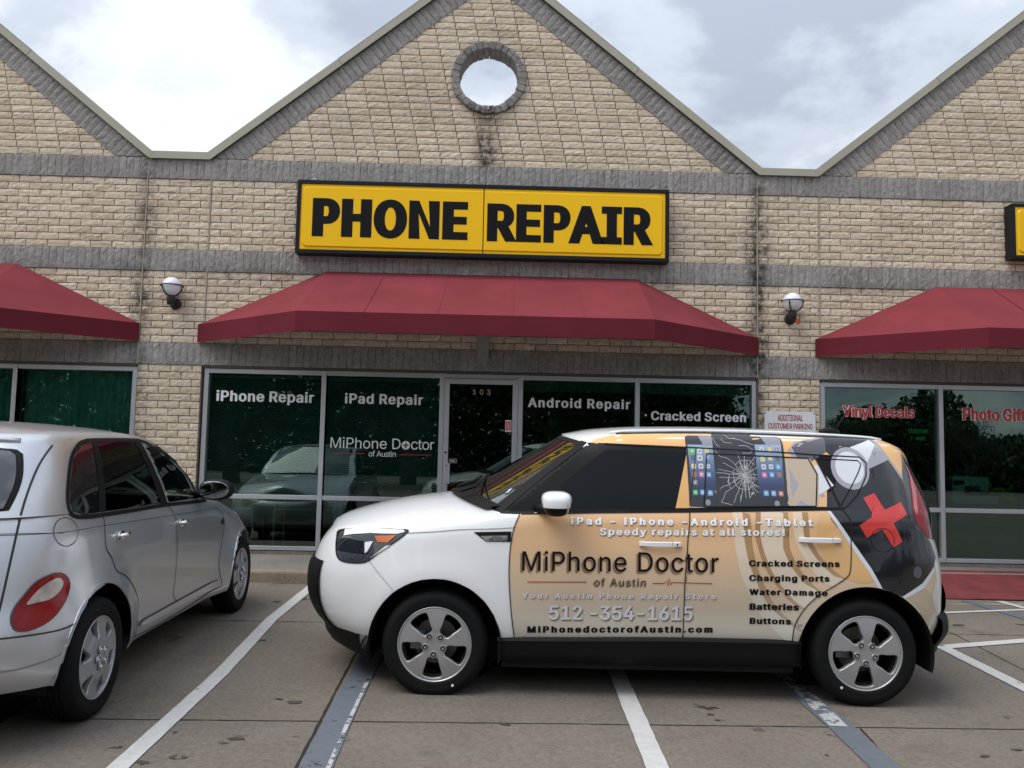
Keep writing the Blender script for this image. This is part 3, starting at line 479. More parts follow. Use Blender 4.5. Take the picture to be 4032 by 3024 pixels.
GLYPH = {
'!':(196,[[(67,160),(63,509),(132,509),(128,160)],[(98,-4),(86,-3),(75,1),(58,18),(54,29),(52,41),(54,53),(58,64),(66,73),(75,80),(86,85),(98,86),(110,85),(121,80),(130,73),(138,64),(142,53),(143,41),(142,29),(138,18),(121,1),(110,-3)]]),
'-':(453,[[(337,244),(337,188),(114,188),(114,244)]]),
'.':(188,[[(95,-4),(83,-3),(73,1),(63,9),(55,18),(51,29),(50,41),(51,53),(55,64),(63,73),(73,81),(83,85),(95,87),(107,85),(118,81),(128,73),(135,64),(140,53),(141,41),(140,29),(135,18),(128,9),(118,1),(107,-3)]]),
'0':(453,[[(227,-7),(191,-3),(158,7),(130,24),(105,48),(85,77),(69,113),(57,155),(50,202),(48,254),(50,306),(57,353),(69,395),(85,431),(106,461),(130,484),(159,502),(191,512),(227,516),(262,512),(295,502),(323,484),(348,461),(368,431),(384,395),(396,353),(403,306),(405,254),(403,202),(396,155),(384,113),(368,77),(348,48),(323,24),(295,7),(263,-3)],[(227,50),(250,52),(271,60),(290,74),(306,92),(320,116),(330,144),(338,176),(342,213),(344,254),(342,295),(338,332),(330,365),(320,393),(306,416),(290,435),(271,449),(250,457),(227,460),(203,457),(182,449),(163,435),(147,416),(134,393),(123,365),(115,332),(111,295),(109,254),(111,213),(115,176),(123,144),(134,116),(147,92),(163,74),(182,60),(203,52)]]),
'1':(453,[[(76,0),(76,55),(391,55),(391,0)],[(276,509),(276,0),(212,0),(212,448),(209,448),(86,358),(86,427),(198,509)]]),
'2':(453,[[(64,0),(64,47),(311,327),(316,341),(319,356),(320,371),(319,389),(315,405),(308,419),(298,431),(287,441),(273,449),(258,455),(224,460),(205,458),(188,454),(172,447),(159,438),(148,427),(139,413),(132,398),(128,381),(127,362),(66,362),(68,391),(75,418),(86,442),(102,464),(121,482),(143,496),(168,507),(196,513),(225,516),(254,513),(281,507),(306,497),(328,482),(346,465),(361,445),(372,423),(379,398),(381,372),(380,354),(377,336),(363,299),(153,60),(153,57),(389,57),(389,0)]]),
'3':(453,[[(218,-7),(188,-5),(159,1),(133,10),(108,22),(88,38),(70,57),(57,79),(48,104),(44,132),(109,132),(112,115),(118,100),(126,87),(137,76),(150,66),(165,59),(182,54),(200,51),(219,50),(239,51),(258,55),(275,61),(291,69),(304,80),(315,93),(323,108),(328,125),(329,145),(328,163),(323,180),(316,196),(306,211),(292,223),(275,234),(254,241),(229,246),(201,248),(157,248),(157,299),(288,448),(288,452),(70,452),(70,509),(372,509),(372,461),(211,278),(211,289),(247,290),(279,286),(308,276),(333,262),(354,244),(371,222),(383,198),(391,173),(393,145),(390,116),(383,90),(370,66),(354,45),(333,27),(309,12),(281,2),(251,-5)]]),
'4':(453,[[(40,105),(40,158),(247,509),(311,509),(109,166),(109,163),(413,163),(413,105)],[(282,0),(282,318),(343,318),(343,0)]]),
'5':(453,[[(221,-7),(192,-5),(165,1),(140,11),(118,25),(99,41),(83,60),(71,82),(63,105),(60,130),(122,130),(125,115),(130,102),(138,89),(148,78),(160,68),(173,60),(188,54),(204,51),(221,50),(241,51),(259,56),(276,64),(291,75),(304,89),(314,104),(322,122),(326,141),(328,162),(326,183),(321,203),(314,221),(303,237),(290,251),(275,262),(257,270),(238,275),(218,277),(201,276),(184,273),(139,255),(128,246),(67,253),(96,509),(366,509),(366,452),(151,452),(134,301),(148,311),(178,325),(194,330),(212,333),(229,334),(252,332),(274,328),(294,321),(313,311),(330,299),(345,285),(358,269),(370,251),(379,231),(386,210),(390,187),(391,163),(388,132),(381,102),(369,76),(352,52),(332,32),(309,15),(282,3),(253,-4)]]),
'6':(453,[[(226,-7),(196,-4),(168,3),(142,15),(119,31),(100,51),(84,74),(73,101),(66,130),(64,162),(65,187),(71,212),(80,239),(93,268),(112,302),(252,509),(322,509),(151,261),(145,261),(165,288),(184,302),(208,311),(235,314),(265,312),(291,305),(316,295),(337,280),(355,262),(370,240),(380,215),(387,187),(389,157),(387,127),(379,98),(368,73),(352,50),(333,30),(310,14),(284,3),(257,-4)],[(226,48),(245,50),(263,55),(279,63),(293,73),(304,86),(314,101),(322,119),(326,137),(327,157),(326,178),(322,196),(314,213),(304,228),(293,241),(279,251),(263,259),(245,264),(226,265),(207,264),(190,259),(174,252),(160,241),(148,229),(138,214),(131,197),(126,179),(125,158),(126,138),(131,119),(138,102),(148,86),(160,73),(174,63),(190,55),(207,50)]]),
'A':(480,[[(16,0),(201,509),(276,509),(463,0),(395,0),(232,478),(245,478),(191,302),(85,0)],[(110,142),(110,199),(370,199),(370,142)]]),
'B':(456,[[(60,0),(60,509),(241,509),(274,507),(304,501),(329,491),(350,477),(367,461),(381,442),(390,421),(396,398),(398,374),(397,353),(393,336),(387,320),(368,295),(343,278),(315,267),(315,262),(331,260),(347,254),(363,245),(378,234),(391,220),(402,203),(411,184),(416,161),(418,136),(416,111),(410,88),(400,67),(386,48),(368,31),(344,18),(317,8),(284,2),(247,0)],[(125,57),(245,57),(281,60),(309,67),(330,80),(344,96),(353,115),(355,137),(354,153),(350,169),(342,184),(333,197),(320,209),(306,218),(289,225),(269,229),(248,231),(125,231)],[(125,285),(238,285),(273,290),(288,296),(302,304),(314,314),(323,326),(330,340),(335,355),(336,372),(333,393),(326,412),(313,429),(294,442),(270,449),(240,452),(125,452)]]),
'C':(510,[[(267,-7),(225,-3),(186,7),(150,25),(119,49),(92,79),(70,115),(53,157),(44,203),(40,254),(44,305),(53,352),(70,393),(92,429),(119,459),(150,484),(186,501),(225,512),(267,516),(317,511),(362,496),(383,485),(402,471),(419,456),(435,438),(448,418),(459,397),(467,373),(473,348),(408,348),(404,365),(389,395),(380,407),(344,437),(330,444),(300,453),(267,456),(237,453),(209,445),(184,432),(161,414),(141,391),(125,364),(113,332),(106,295),(103,254),(106,213),(113,177),(125,145),(141,117),(161,94),(184,76),(210,63),(237,56),(267,53),(300,56),(330,65),(344,72),(369,90),(389,114),(404,144),(408,160),(473,160),(467,135),(459,112),(448,91),(435,71),(420,53),(383,24),(363,13),(317,-2),(293,-6)]]),
'D':(502,[[(219,0),(96,0),(96,57),(215,57),(254,60),(288,68),(318,81),(343,99),(363,122),(379,149),(390,181),(397,216),(399,255),(397,294),(390,329),(379,361),(364,388),(344,410),(320,428),(291,441),(258,449),(221,452),(93,452),(93,509),(225,509),(273,505),(315,495),(353,478),(385,455),(412,426),(433,391),(449,351),(458,306),(462,255),(458,205),(449,159),(433,119),(411,83),(384,54),(351,31),(312,14),(268,3)],[(125,509),(125,0),(60,0),(60,509)]]),
'E':(419,[[(60,0),(60,509),(372,509),(372,452),(125,452),(125,286),(355,286),(355,229),(125,229),(125,57),(375,57),(375,0)]]),
'G':(520,[[(269,-7),(225,-3),(185,7),(149,25),(118,49),(91,79),(69,116),(53,157),(43,203),(40,254),(43,305),(53,352),(69,393),(91,429),(117,459),(149,484),(184,501),(223,512),(265,516),(291,514),(316,510),(340,504),(384,483),(403,469),(421,453),(436,436),(449,416),(460,395),(468,373),(474,349),(408,349),(378,406),(368,417),(344,436),(330,443),(300,453),(265,456),(236,453),(209,445),(183,432),(160,414),(141,392),(125,364),(113,332),(106,295),(103,254),(106,213),(113,177),(125,145),(141,117),(161,95),(184,76),(210,63),(238,56),(269,53),(296,55),(322,61),(345,71),(365,85),(382,102),(396,123),(407,147),(413,173),(415,202),(434,199),(283,199),(283,256),(478,256),(478,200),(475,160),(466,124),(451,91),(431,62),(406,38),(377,19),(344,5),(308,-4)]]),
'H':(517,[[(60,0),(60,509),(125,509),(125,289),(392,289),(392,509),(457,509),(457,0),(392,0),(392,232),(125,232),(125,0)]]),
'I':(300,[[(31,0),(31,57),(118,57),(118,452),(31,452),(31,509),(269,509),(269,452),(183,452),(183,57),(269,57),(269,0)]]),
'K':(467,[[(104,145),(104,216),(364,509),(448,509),(231,276),(228,276)],[(60,0),(60,509),(125,509),(125,334),(124,225),(125,193),(125,0)],[(372,0),(188,259),(228,309),(449,0)]]),
'L':(393,[[(60,0),(60,509),(125,509),(125,57),(361,57),(361,0)]]),
'M':(628,[[(60,0),(60,509),(152,509),(322,49),(307,49),(476,509),(568,509),(568,0),(504,0),(507,457),(513,457),(342,0),(286,0),(112,457),(119,457),(122,0)]]),
'N':(523,[[(60,0),(60,509),(132,509),(399,102),(399,509),(463,509),(463,0),(391,0),(125,407),(125,0)]]),
'O':(533,[[(267,-7),(225,-3),(186,7),(150,25),(119,49),(92,79),(70,115),(53,157),(44,203),(40,254),(44,305),(53,352),(70,393),(92,429),(119,459),(150,484),(186,501),(225,512),(267,516),(309,512),(348,501),(384,484),(415,459),(442,429),(464,393),(480,352),(490,305),(493,254),(490,203),(480,157),(464,115),(442,79),(415,49),(384,25),(348,7),(309,-3)],[(267,53),(296,55),(324,63),(349,76),(372,94),(392,116),(408,144),(420,176),(428,213),(430,254),(428,295),(420,332),(408,365),(392,392),(372,415),(349,433),(324,446),(296,453),(267,456),(237,453),(210,445),(184,433),(161,415),(142,392),(125,364),(113,332),(106,295),(103,254),(106,213),(113,176),(125,144),(142,117),(161,94),(184,76),(210,63),(237,55)]]),
'P':(445,[[(60,0),(60,509),(235,509),(272,506),(305,499),(332,487),(356,471),(375,452),(390,430),(400,404),(407,377),(409,348),(407,318),(400,291),(390,265),(375,243),(356,223),(332,207),(305,195),(272,188),(235,186),(109,186),(109,242),(233,242),(257,244),(279,248),(297,256),(312,266),(324,279),(333,294),(339,310),(343,328),(344,348),(343,367),(339,385),(333,402),(324,416),(312,428),(297,439),(279,446),(257,451),(125,452),(125,0)]]),
'R':(449,[[(60,0),(60,509),(236,509),(273,506),(305,500),(333,489),(356,473),(376,455),(390,433),(401,408),(407,381),(409,352),(407,323),(401,296),(390,271),(376,250),(356,232),(333,217),(305,206),(273,200),(236,198),(96,198),(96,255),(258,256),(280,260),(298,267),(313,276),(325,287),(334,300),(340,316),(344,333),(345,352),(344,371),(340,389),(334,405),(325,419),(313,430),(298,440),(258,451),(125,452),(125,0)],[(353,0),(230,229),(303,229),(428,0)]]),
'S':(447,[[(224,-9),(188,-7),(156,-1),(128,9),(102,23),(81,40),(64,60),(51,83),(42,109),(38,137),(104,137),(108,118),(114,102),(123,88),(136,76),(150,66),(166,59),(185,53),(204,50),(224,49),(246,50),(267,54),(286,60),(303,69),(317,79),(329,92),(338,106),(344,122),(346,139),(344,154),(340,168),(332,179),(322,189),(296,205),(184,239),(145,253),(112,269),(86,289),(67,313),(56,341),(52,372),(54,400),(62,425),(75,448),(92,468),(113,484),(138,498),(165,508),(195,514),(227,516),(259,514),(289,508),(316,498),(340,484),(360,468),(377,449),(390,427),(398,403),(401,378),(337,378),(332,402),(320,421),(302,437),(280,449),(254,456),(225,459),(185,454),(167,448),(152,440),(139,430),(129,418),(121,405),(117,391),(115,376),(117,359),(122,345),(131,334),(142,324),(155,315),(312,264),(344,248),(359,238),(384,213),(395,198),(402,180),(407,161),(408,139),(406,112),(399,87),(386,64),(370,43),(349,25),(323,11),(294,0),(261,-7)]]),
'T':(449,[[(32,452),(32,509),(417,509),(417,452),(257,452),(257,0),(193,0),(193,452)]]),
'U':(517,[[(259,-8),(220,-6),(186,2),(154,15),(126,33),(103,55),(85,80),(71,108),(63,140),(60,173),(60,509),(124,509),(124,178),(126,155),(132,133),(141,113),(153,95),(169,80),(187,68),(208,59),(232,53),(259,52),(285,53),(309,59),(331,68),(349,80),(364,95),(377,113),(385,133),(391,155),(393,178),(393,509),(457,509),(457,173),(454,140),(446,108),(433,80),(414,55),(391,33),(363,15),(332,2),(297,-6)]]),
'V':(480,[[(204,0),(16,509),(84,509),(248,31),(235,31),(395,509),(463,509),(278,0)]]),
'W':(686,[[(155,0),(16,509),(82,509),(172,162),(197,40),(189,40),(306,509),(380,509),(497,40),(488,40),(603,509),(670,509),(530,0),(455,0),(336,475),(350,475),(230,0)]]),
'Y':(472,[[(203,0),(203,208),(16,509),(91,509),(250,230),(224,230),(381,509),(455,509),(268,208),(268,0)]]),
'a':(389,[[(160,-9),(137,-7),(115,-3),(94,5),(76,15),(60,29),(48,45),(38,63),(32,84),(30,108),(32,128),(36,146),(43,161),(53,174),(64,184),(125,211),(257,231),(265,235),(271,240),(274,246),(276,255),(275,272),(272,285),(267,297),(260,307),(251,315),(240,322),(227,327),(212,330),(196,331),(178,330),(163,327),(137,316),(100,274),(41,291),(51,313),(64,331),(79,346),(95,358),(114,368),(133,375),(153,380),(173,383),(208,384),(255,375),(271,369),(300,350),(312,336),(322,320),(330,301),(335,278),(337,251),(337,0),(277,0),(277,52),(272,52),(242,16),(215,1),(199,-4)],[(170,45),(192,47),(211,51),(228,59),(242,68),(254,80),(263,93),(270,108),(274,122),(276,138),(276,190),(267,184),(134,159),(112,147),(103,139),(97,130),(93,118),(92,105),(93,93),(96,82),(102,72),(109,64),(119,57),(142,48)]]),
'b':(424,[[(229,-8),(208,-7),(189,-3),(172,4),(147,21),(118,59),(112,59),(112,0),(53,0),(53,509),(114,509),(114,319),(118,319),(137,346),(171,373),(188,379),(207,383),(229,384),(259,382),(287,374),(313,361),(335,342),(354,320),(370,293),(381,261),(388,227),(390,189),(388,151),(381,116),(370,84),(355,57),(336,34),(313,16),(288,3),(260,-6)],[(220,47),(242,49),(262,55),(279,66),(294,80),(306,97),(316,117),(323,139),(327,163),(328,189),(327,215),(323,239),(316,261),(307,281),(295,298),(280,311),(262,322),(243,328),(220,330),(198,328),(178,322),(161,312),(147,299),(134,282),(125,263),(118,241),(114,216),(113,189),(114,162),(118,138),(125,115),(135,95),(147,78),(162,65),(179,55),(198,49)]]),
'c':(396,[[(207,-8),(174,-5),(144,3),(117,16),(93,35),(72,58),(56,85),(44,116),(37,150),(34,187),(37,225),(44,260),(56,291),(72,318),(93,341),(117,360),(144,374),(174,382),(226,384),(260,377),(305,356),(330,335),(349,308),(362,277),(303,262),(300,272),(270,311),(231,328),(207,330),(184,328),(163,321),(145,310),(130,296),(118,278),(108,258),(102,236),(98,212),(96,187),(98,163),(102,139),(108,117),(118,97),(130,80),(145,66),(163,55),(184,49),(207,46),(253,55),(304,117),(363,102),(350,70),(331,43),(306,21),(292,12),(261,-1),(244,-5)]]),
'd':(424,[[(195,-8),(165,-6),(137,3),(111,16),(89,34),(70,57),(55,84),(43,116),(36,151),(34,189),(36,227),(43,261),(55,293),(70,320),(89,342),(112,361),(137,374),(165,382),(196,384),(218,383),(237,379),(253,373),(306,319),(311,319),(311,509),(372,509),(372,0),(313,0),(313,59),(307,59),(266,12),(236,-3),(217,-7)],[(205,47),(226,49),(246,55),(263,65),(278,78),(290,95),(299,115),(306,138),(310,162),(312,189),(310,216),(306,241),(300,263),(290,282),(278,299),(263,312),(246,322),(227,328),(205,330),(182,328),(162,322),(145,311),(130,298),(118,281),(108,261),(102,239),(98,215),(96,189),(98,163),(102,139),(109,117),(118,97),(130,80),(145,66),(162,55),(182,49)]]),
'e':(404,[[(212,-8),(177,-5),(145,3),(117,16),(92,35),(72,58),(56,85),(44,116),(37,150),(34,187),(36,224),(44,258),(55,290),(71,317),(91,340),(115,359),(142,373),(172,382),(205,384),(226,383),(246,380),(266,374),(285,366),(303,355),(319,341),(334,324),(347,305),(357,282),(365,256),(370,227),(371,169),(75,169),(75,221),(338,221),(310,202),(308,226),(304,248),(298,269),(288,286),(277,301),(263,314),(246,323),(227,328),(205,330),(183,328),(164,323),(146,313),(131,301),(119,286),(109,270),(102,251),(97,231),(96,178),(98,151),(102,127),(110,106),(121,88),(135,73),(151,61),(169,53),(190,48),(212,46),(241,49),(276,65),(294,82),(306,105),(365,91),(358,72),(348,55),(335,39),(320,26),(302,14),(283,4),(261,-3),(237,-7)]]),
'f':(254,[[(228,379),(228,327),(6,327),(6,379)],[(81,0),(81,432),(82,452),(87,470),(96,486),(107,499),(120,510),(135,519),(152,525),(169,529),(243,521),(227,468),(178,472),(164,468),(154,460),(147,449),(143,435),(142,419),(142,0)]]),
'g':(425,[[(207,-151),(156,-146),(134,-140),(114,-132),(97,-122),(82,-110),(59,-84),(51,-69),(101,-41),(142,-82),(154,-88),(169,-93),(187,-96),(207,-97),(236,-95),(261,-87),(282,-75),(298,-58),(308,-34),(311,-6),(311,68),(306,68),(287,41),(266,23),(236,10),(217,6),(195,5),(165,7),(138,14),(113,27),(90,43),(71,65),(55,90),(43,120),(36,154),(34,191),(36,229),(43,263),(55,293),(71,320),(90,342),(112,361),(138,374),(166,382),(196,384),(218,383),(237,379),(253,373),(267,365),(279,356),(308,319),(313,319),(313,379),(372,379),(372,-9),(370,-40),(363,-67),(350,-90),(334,-109),(314,-124),(291,-136),(265,-144),(237,-149)],[(205,59),(227,61),(246,66),(264,75),(278,87),(290,103),(300,121),(307,142),(311,166),(312,193),(311,219),(307,242),(300,264),(291,283),(279,299),(264,312),(247,322),(227,328),(205,330),(182,328),(163,322),(145,312),(130,298),(118,282),(109,262),(102,241),(98,218),(96,193),(98,167),(102,144),(109,123),(118,104),(131,88),(145,76),(163,66),(183,61)]]),
'h':(410,[[(114,227),(114,0),(53,0),(53,509),(114,509),(114,287),(102,287),(116,319),(132,344),(152,362),(175,374),(200,382),(227,384),(252,383),(275,377),(295,369),(313,356),(328,340),(341,321),(350,298),(355,271),(357,240),(357,0),(296,0),(296,235),(293,263),(286,286),(273,304),(256,318),(235,326),(210,329),(192,328),(176,324),(161,317),(147,308),(136,297),(126,283),(119,266),(115,248)]]),
'i':(167,[[(53,0),(53,379),(114,379),(114,0)],[(84,443),(73,444),(63,448),(54,455),(47,463),(43,472),(41,483),(43,494),(47,504),(54,512),(63,518),(73,522),(84,524),(95,522),(105,518),(114,512),(121,504),(125,494),(126,483),(125,472),(121,463),(114,455),(105,448),(95,444)]]),
'j':(167,[[(53,379),(114,379),(114,-30),(112,-52),(108,-72),(102,-90),(92,-106),(80,-119),(65,-129),(47,-137),(27,-141),(-10,-143),(-10,-87),(18,-85),(31,-80),(40,-72),(47,-61),(51,-46),(53,-29)],[(83,443),(72,444),(62,448),(53,455),(42,472),(41,483),(42,494),(47,504),(53,512),(62,518),(72,522),(83,524),(95,522),(105,518),(114,512),(120,504),(125,494),(126,483),(125,472),(114,455),(105,448),(95,444)]]),
'k':(381,[[(110,137),(110,212),(121,212),(284,379),(360,379),(184,199),(177,199)],[(53,0),(53,509),(114,509),(114,0)],[(294,0),(148,186),(191,229),(372,0)]]),
'l':(189,[[(112,0),(91,8),(74,20),(62,37),(55,59),(53,84),(53,509),(114,509),(114,83),(120,62),(126,57),(135,53),(170,54),(181,3)]]),
'm':(610,[[(53,0),(53,379),(112,379),(112,295),(108,295),(114,314),(122,331),(132,346),(144,358),(172,376),(187,382),(203,385),(219,386),(245,383),(268,375),(287,361),(303,342),(314,320),(321,295),(312,295),(318,312),(326,329),(337,343),(350,356),(364,366),(381,375),(398,381),(417,385),(437,386),(458,385),(478,380),(497,372),(514,361),(529,346),(541,328),(550,307),(555,283),(557,255),(557,0),(496,0),(496,254),(493,279),(485,298),(473,313),(456,323),(438,329),(419,330),(402,329),(387,326),(374,320),(363,312),(353,302),(345,290),(336,263),(335,247),(335,0),(274,0),(274,260),(272,280),(265,297),(253,311),(238,322),(220,328),(199,330),(185,329),(171,326),(145,312),(135,302),(126,289),(119,274),(115,257),(114,238),(114,0)]]),
'n':(410,[[(114,227),(114,0),(53,0),(53,379),(112,379),(112,287),(102,287),(116,319),(132,344),(152,362),(175,374),(200,382),(227,384),(252,383),(275,377),(295,369),(313,356),(328,340),(341,321),(350,298),(355,271),(357,240),(357,0),(296,0),(296,235),(293,263),(286,286),(273,304),(256,318),(235,326),(210,329),(192,328),(176,324),(161,317),(147,308),(136,297),(126,283),(119,266),(115,248)]]),
'o':(415,[[(207,-8),(174,-5),(144,3),(117,16),(93,35),(72,58),(56,85),(44,116),(37,150),(34,187),(37,225),(44,260),(56,291),(72,318),(93,341),(117,360),(144,374),(174,382),(207,384),(241,382),(271,374),(299,360),(323,341),(343,318),(359,291),(371,260),(379,225),(381,187),(379,150),(371,116),(359,85),(343,58),(323,35),(299,16),(271,3),(241,-5)],[(207,46),(231,49),(252,55),(270,66),(285,80),(298,97),(307,117),(314,139),(318,163),(319,187),(318,212),(314,236),(307,258),(298,278),(285,296),(270,310),(252,321),(231,328),(207,330),(184,328),(163,321),(145,310),(130,296),(118,278),(108,258),(102,236),(98,212),(96,187),(98,163),(102,139),(108,117),(118,97),(130,80),(145,66),(163,55),(184,49)]]),
'p':(424,[[(53,-143),(53,379),(112,379),(112,319),(118,319),(137,346),(171,373),(188,379),(207,383),(229,384),(259,382),(287,374),(313,361),(335,342),(354,320),(370,293),(381,261),(388,227),(390,189),(388,151),(381,116),(370,84),(355,57),(336,34),(313,16),(288,3),(260,-6),(229,-8),(208,-7),(189,-3),(159,12),(147,21),(118,59),(114,59),(114,-143)],[(220,47),(242,49),(262,55),(279,66),(294,80),(306,97),(316,117),(323,139),(327,163),(328,189),(327,215),(323,239),(316,261),(307,281),(295,298),(280,311),(262,322),(243,328),(220,330),(198,328),(178,322),(161,312),(147,299),(134,282),(125,263),(118,241),(114,216),(113,189),(114,162),(118,138),(125,115),(135,95),(147,78),(162,65),(179,55),(198,49)]]),
'r':(259,[[(53,0),(53,379),(112,379),(112,321),(115,321),(124,339),(137,354),(152,367),(171,377),(191,383),(243,384),(243,322),(174,321),(159,315),(146,306),(135,296),(126,284),(119,269),(115,254),(114,237),(114,0)]]),
's':(365,[[(182,-8),(157,-7),(133,-3),(112,3),(93,12),(76,24),(62,38),(50,54),(41,73),(36,94),(94,107),(101,87),(111,72),(124,60),(141,52),(160,47),(181,45),(206,47),(227,53),(244,62),(258,74),(265,88),(268,103),(266,115),(262,126),(254,136),(243,144),(229,150),(149,170),(118,180),(92,192),(72,208),(58,227),(50,249),(47,274),(49,295),(55,314),(65,332),(79,347),(95,360),(115,370),(137,378),(161,383),(187,384),(212,383),(234,379),(254,372),(271,363),(286,352),(299,339),(318,308),(324,290),(268,277),(262,291),(254,304),(243,316),(228,325),(210,331),(187,333),(166,331),(147,326),(131,317),(119,305),(111,292),(109,277),(110,264),(115,253),(124,243),(136,235),(261,200),(287,187),(306,171),(320,153),(328,131),(331,107),(329,85),(323,65),(312,47),(298,31),(281,18),(260,6),(236,-2),(210,-7)]]),
't':(227,[[(204,379),(204,327),(6,327),(6,379)],[(65,471),(126,471),(126,98),(127,83),(130,70),(136,61),(144,55),(156,51),(202,54),(213,2),(138,-1),(113,7),(92,21),(77,41),(68,64),(65,93)]]),
'u':(410,[[(182,-5),(158,-3),(135,2),(115,11),(97,23),(82,39),(69,59),(60,82),(54,109),(53,379),(114,379),(114,144),(116,117),(124,94),(137,75),(154,61),(175,53),(200,50),(218,51),(234,55),(249,62),(263,71),(274,83),(283,97),(290,113),(295,132),(296,153),(296,379),(357,379),(357,0),(298,0),(298,92),(307,92),(294,60),(277,35),(257,17),(234,5),(209,-3)]]),
'v':(389,[[(163,0),(17,379),(84,379),(206,21),(184,21),(305,379),(371,379),(226,0)]]),
'w':(567,[[(138,0),(23,379),(87,379),(175,41),(165,41),(252,379),(316,379),(402,41),(391,41),(480,379),(545,379),(429,0),(368,0),(277,338),(291,338),(199,0)]]),
'x':(379,[[(21,0),(171,218),(171,171),(29,379),(100,379),(207,206),(175,206),(233,306),(282,379),(352,379),(209,169),(209,214),(358,0),(287,0),(173,182),(205,182),(91,0)]]),
'y':(389,[[(47,-139),(61,-86),(94,-90),(104,-89),(113,-86),(122,-81),(130,-74),(138,-64),(163,-1),(17,379),(84,379),(206,21),(184,21),(305,379),(371,379),(196,-77),(187,-93),(177,-107),(165,-119),(153,-128),(139,-136),(125,-141),(109,-144)]]),
'z':(380,[[(42,0),(42,46),(254,320),(254,323),(48,323),(48,379),(333,379),(333,331),(126,60),(126,56),(339,56),(339,0)]]),
}
# ------------------------------------------------------------------ ground
def lot_z(x, y): return -.237 + .027*(y + 5) - .007*(x - 5)
def ground_mat(name, col, stain_c, crack=False):
    m = bpy.data.materials.new(name); m.use_nodes = True; t = m.node_tree; b = t.nodes['Principled BSDF']; K = t.links.new
    b.inputs['Roughness'].default_value = .85; b.inputs['Specular IOR Level'].default_value = .3
    tcn = t.nodes.new('ShaderNodeTexCoord')
    def noise(sc, det, rg, lo, hi, mp=None):
        n = t.nodes.new('ShaderNodeTexNoise'); n.inputs['Scale'].default_value = sc; n.inputs['Detail'].default_value = det; n.inputs['Roughness'].default_value = rg
        if mp:
            q = t.nodes.new('ShaderNodeMapping'); q.inputs['Scale'].default_value = mp; K(tcn.outputs['Object'], q.inputs[0]); K(q.outputs[0], n.inputs['Vector'])
        else: K(tcn.outputs['Object'], n.inputs['Vector'])
        r = t.nodes.new('ShaderNodeMapRange'); r.inputs['From Min'].default_value = lo; r.inputs['From Max'].default_value = hi; K(n.outputs[0], r.inputs[0]); return r.outputs[0], n.outputs[0]
    a, _ = noise(.9, 8, .62, .3, .7); c, craw = noise(38, 8, .75, .3, .7); d, _ = noise(2.6, 7, .6, .60, .74); e2, _ = noise(4.5, 5, .55, .665, .70); g, _ = noise(1.3, 6, .6, .3, .75, (.35, 2.2, 1))
    x = t.nodes.new('ShaderNodeMix'); x.data_type = 'RGBA'; K(a, x.inputs[0]); x.inputs[6].default_value = (*[v*.80 for v in col], 1); x.inputs[7].default_value = (*[v*1.18 for v in col], 1)
    def over(src, fac, colr, amt):
        mu = t.nodes.new('ShaderNodeMath'); mu.operation = 'MULTIPLY'; mu.inputs[1].default_value = amt; K(fac, mu.inputs[0])
        y = t.nodes.new('ShaderNodeMix'); y.data_type = 'RGBA'; K(mu.outputs[0], y.inputs[0]); K(src, y.inputs[6]); y.inputs[7].default_value = (*colr, 1); return y.outputs[2]
    s = over(x.outputs[2], g, (col[0]*1.1, col[1]*1.0, col[2]*.86), .5)
    s = over(s, d, stain_c, .42); s = over(s, e2, [v*.45 for v in stain_c], .55)
    r = t.nodes.new('ShaderNodeMapRange'); r.inputs['To Min'].default_value = .68; r.inputs['To Max'].default_value = 1.30; K(c, r.inputs[0])
    v = t.nodes.new('ShaderNodeVectorMath'); v.operation = 'SCALE'; K(s, v.inputs[0]); K(r.outputs[0], v.inputs['Scale']); K(v.outputs[0], b.inputs['Base Color'])
    bp = t.nodes.new('ShaderNodeBump'); bp.inputs['Strength'].default_value = .35; bp.inputs['Distance'].default_value = .004; K(craw, bp.inputs['Height']); K(bp.outputs[0], b.inputs['Normal'])
    MATS[name] = m; return m
CONC = ground_mat('weathered parking concrete', (.162, .140, .118), (.075, .063, .052))
WALK = ground_mat('sidewalk concrete', (.20, .185, .165), (.10, .09, .08))
KERBM = ground_mat('kerb concrete', (.25, .205, .155), (.13, .10, .075))
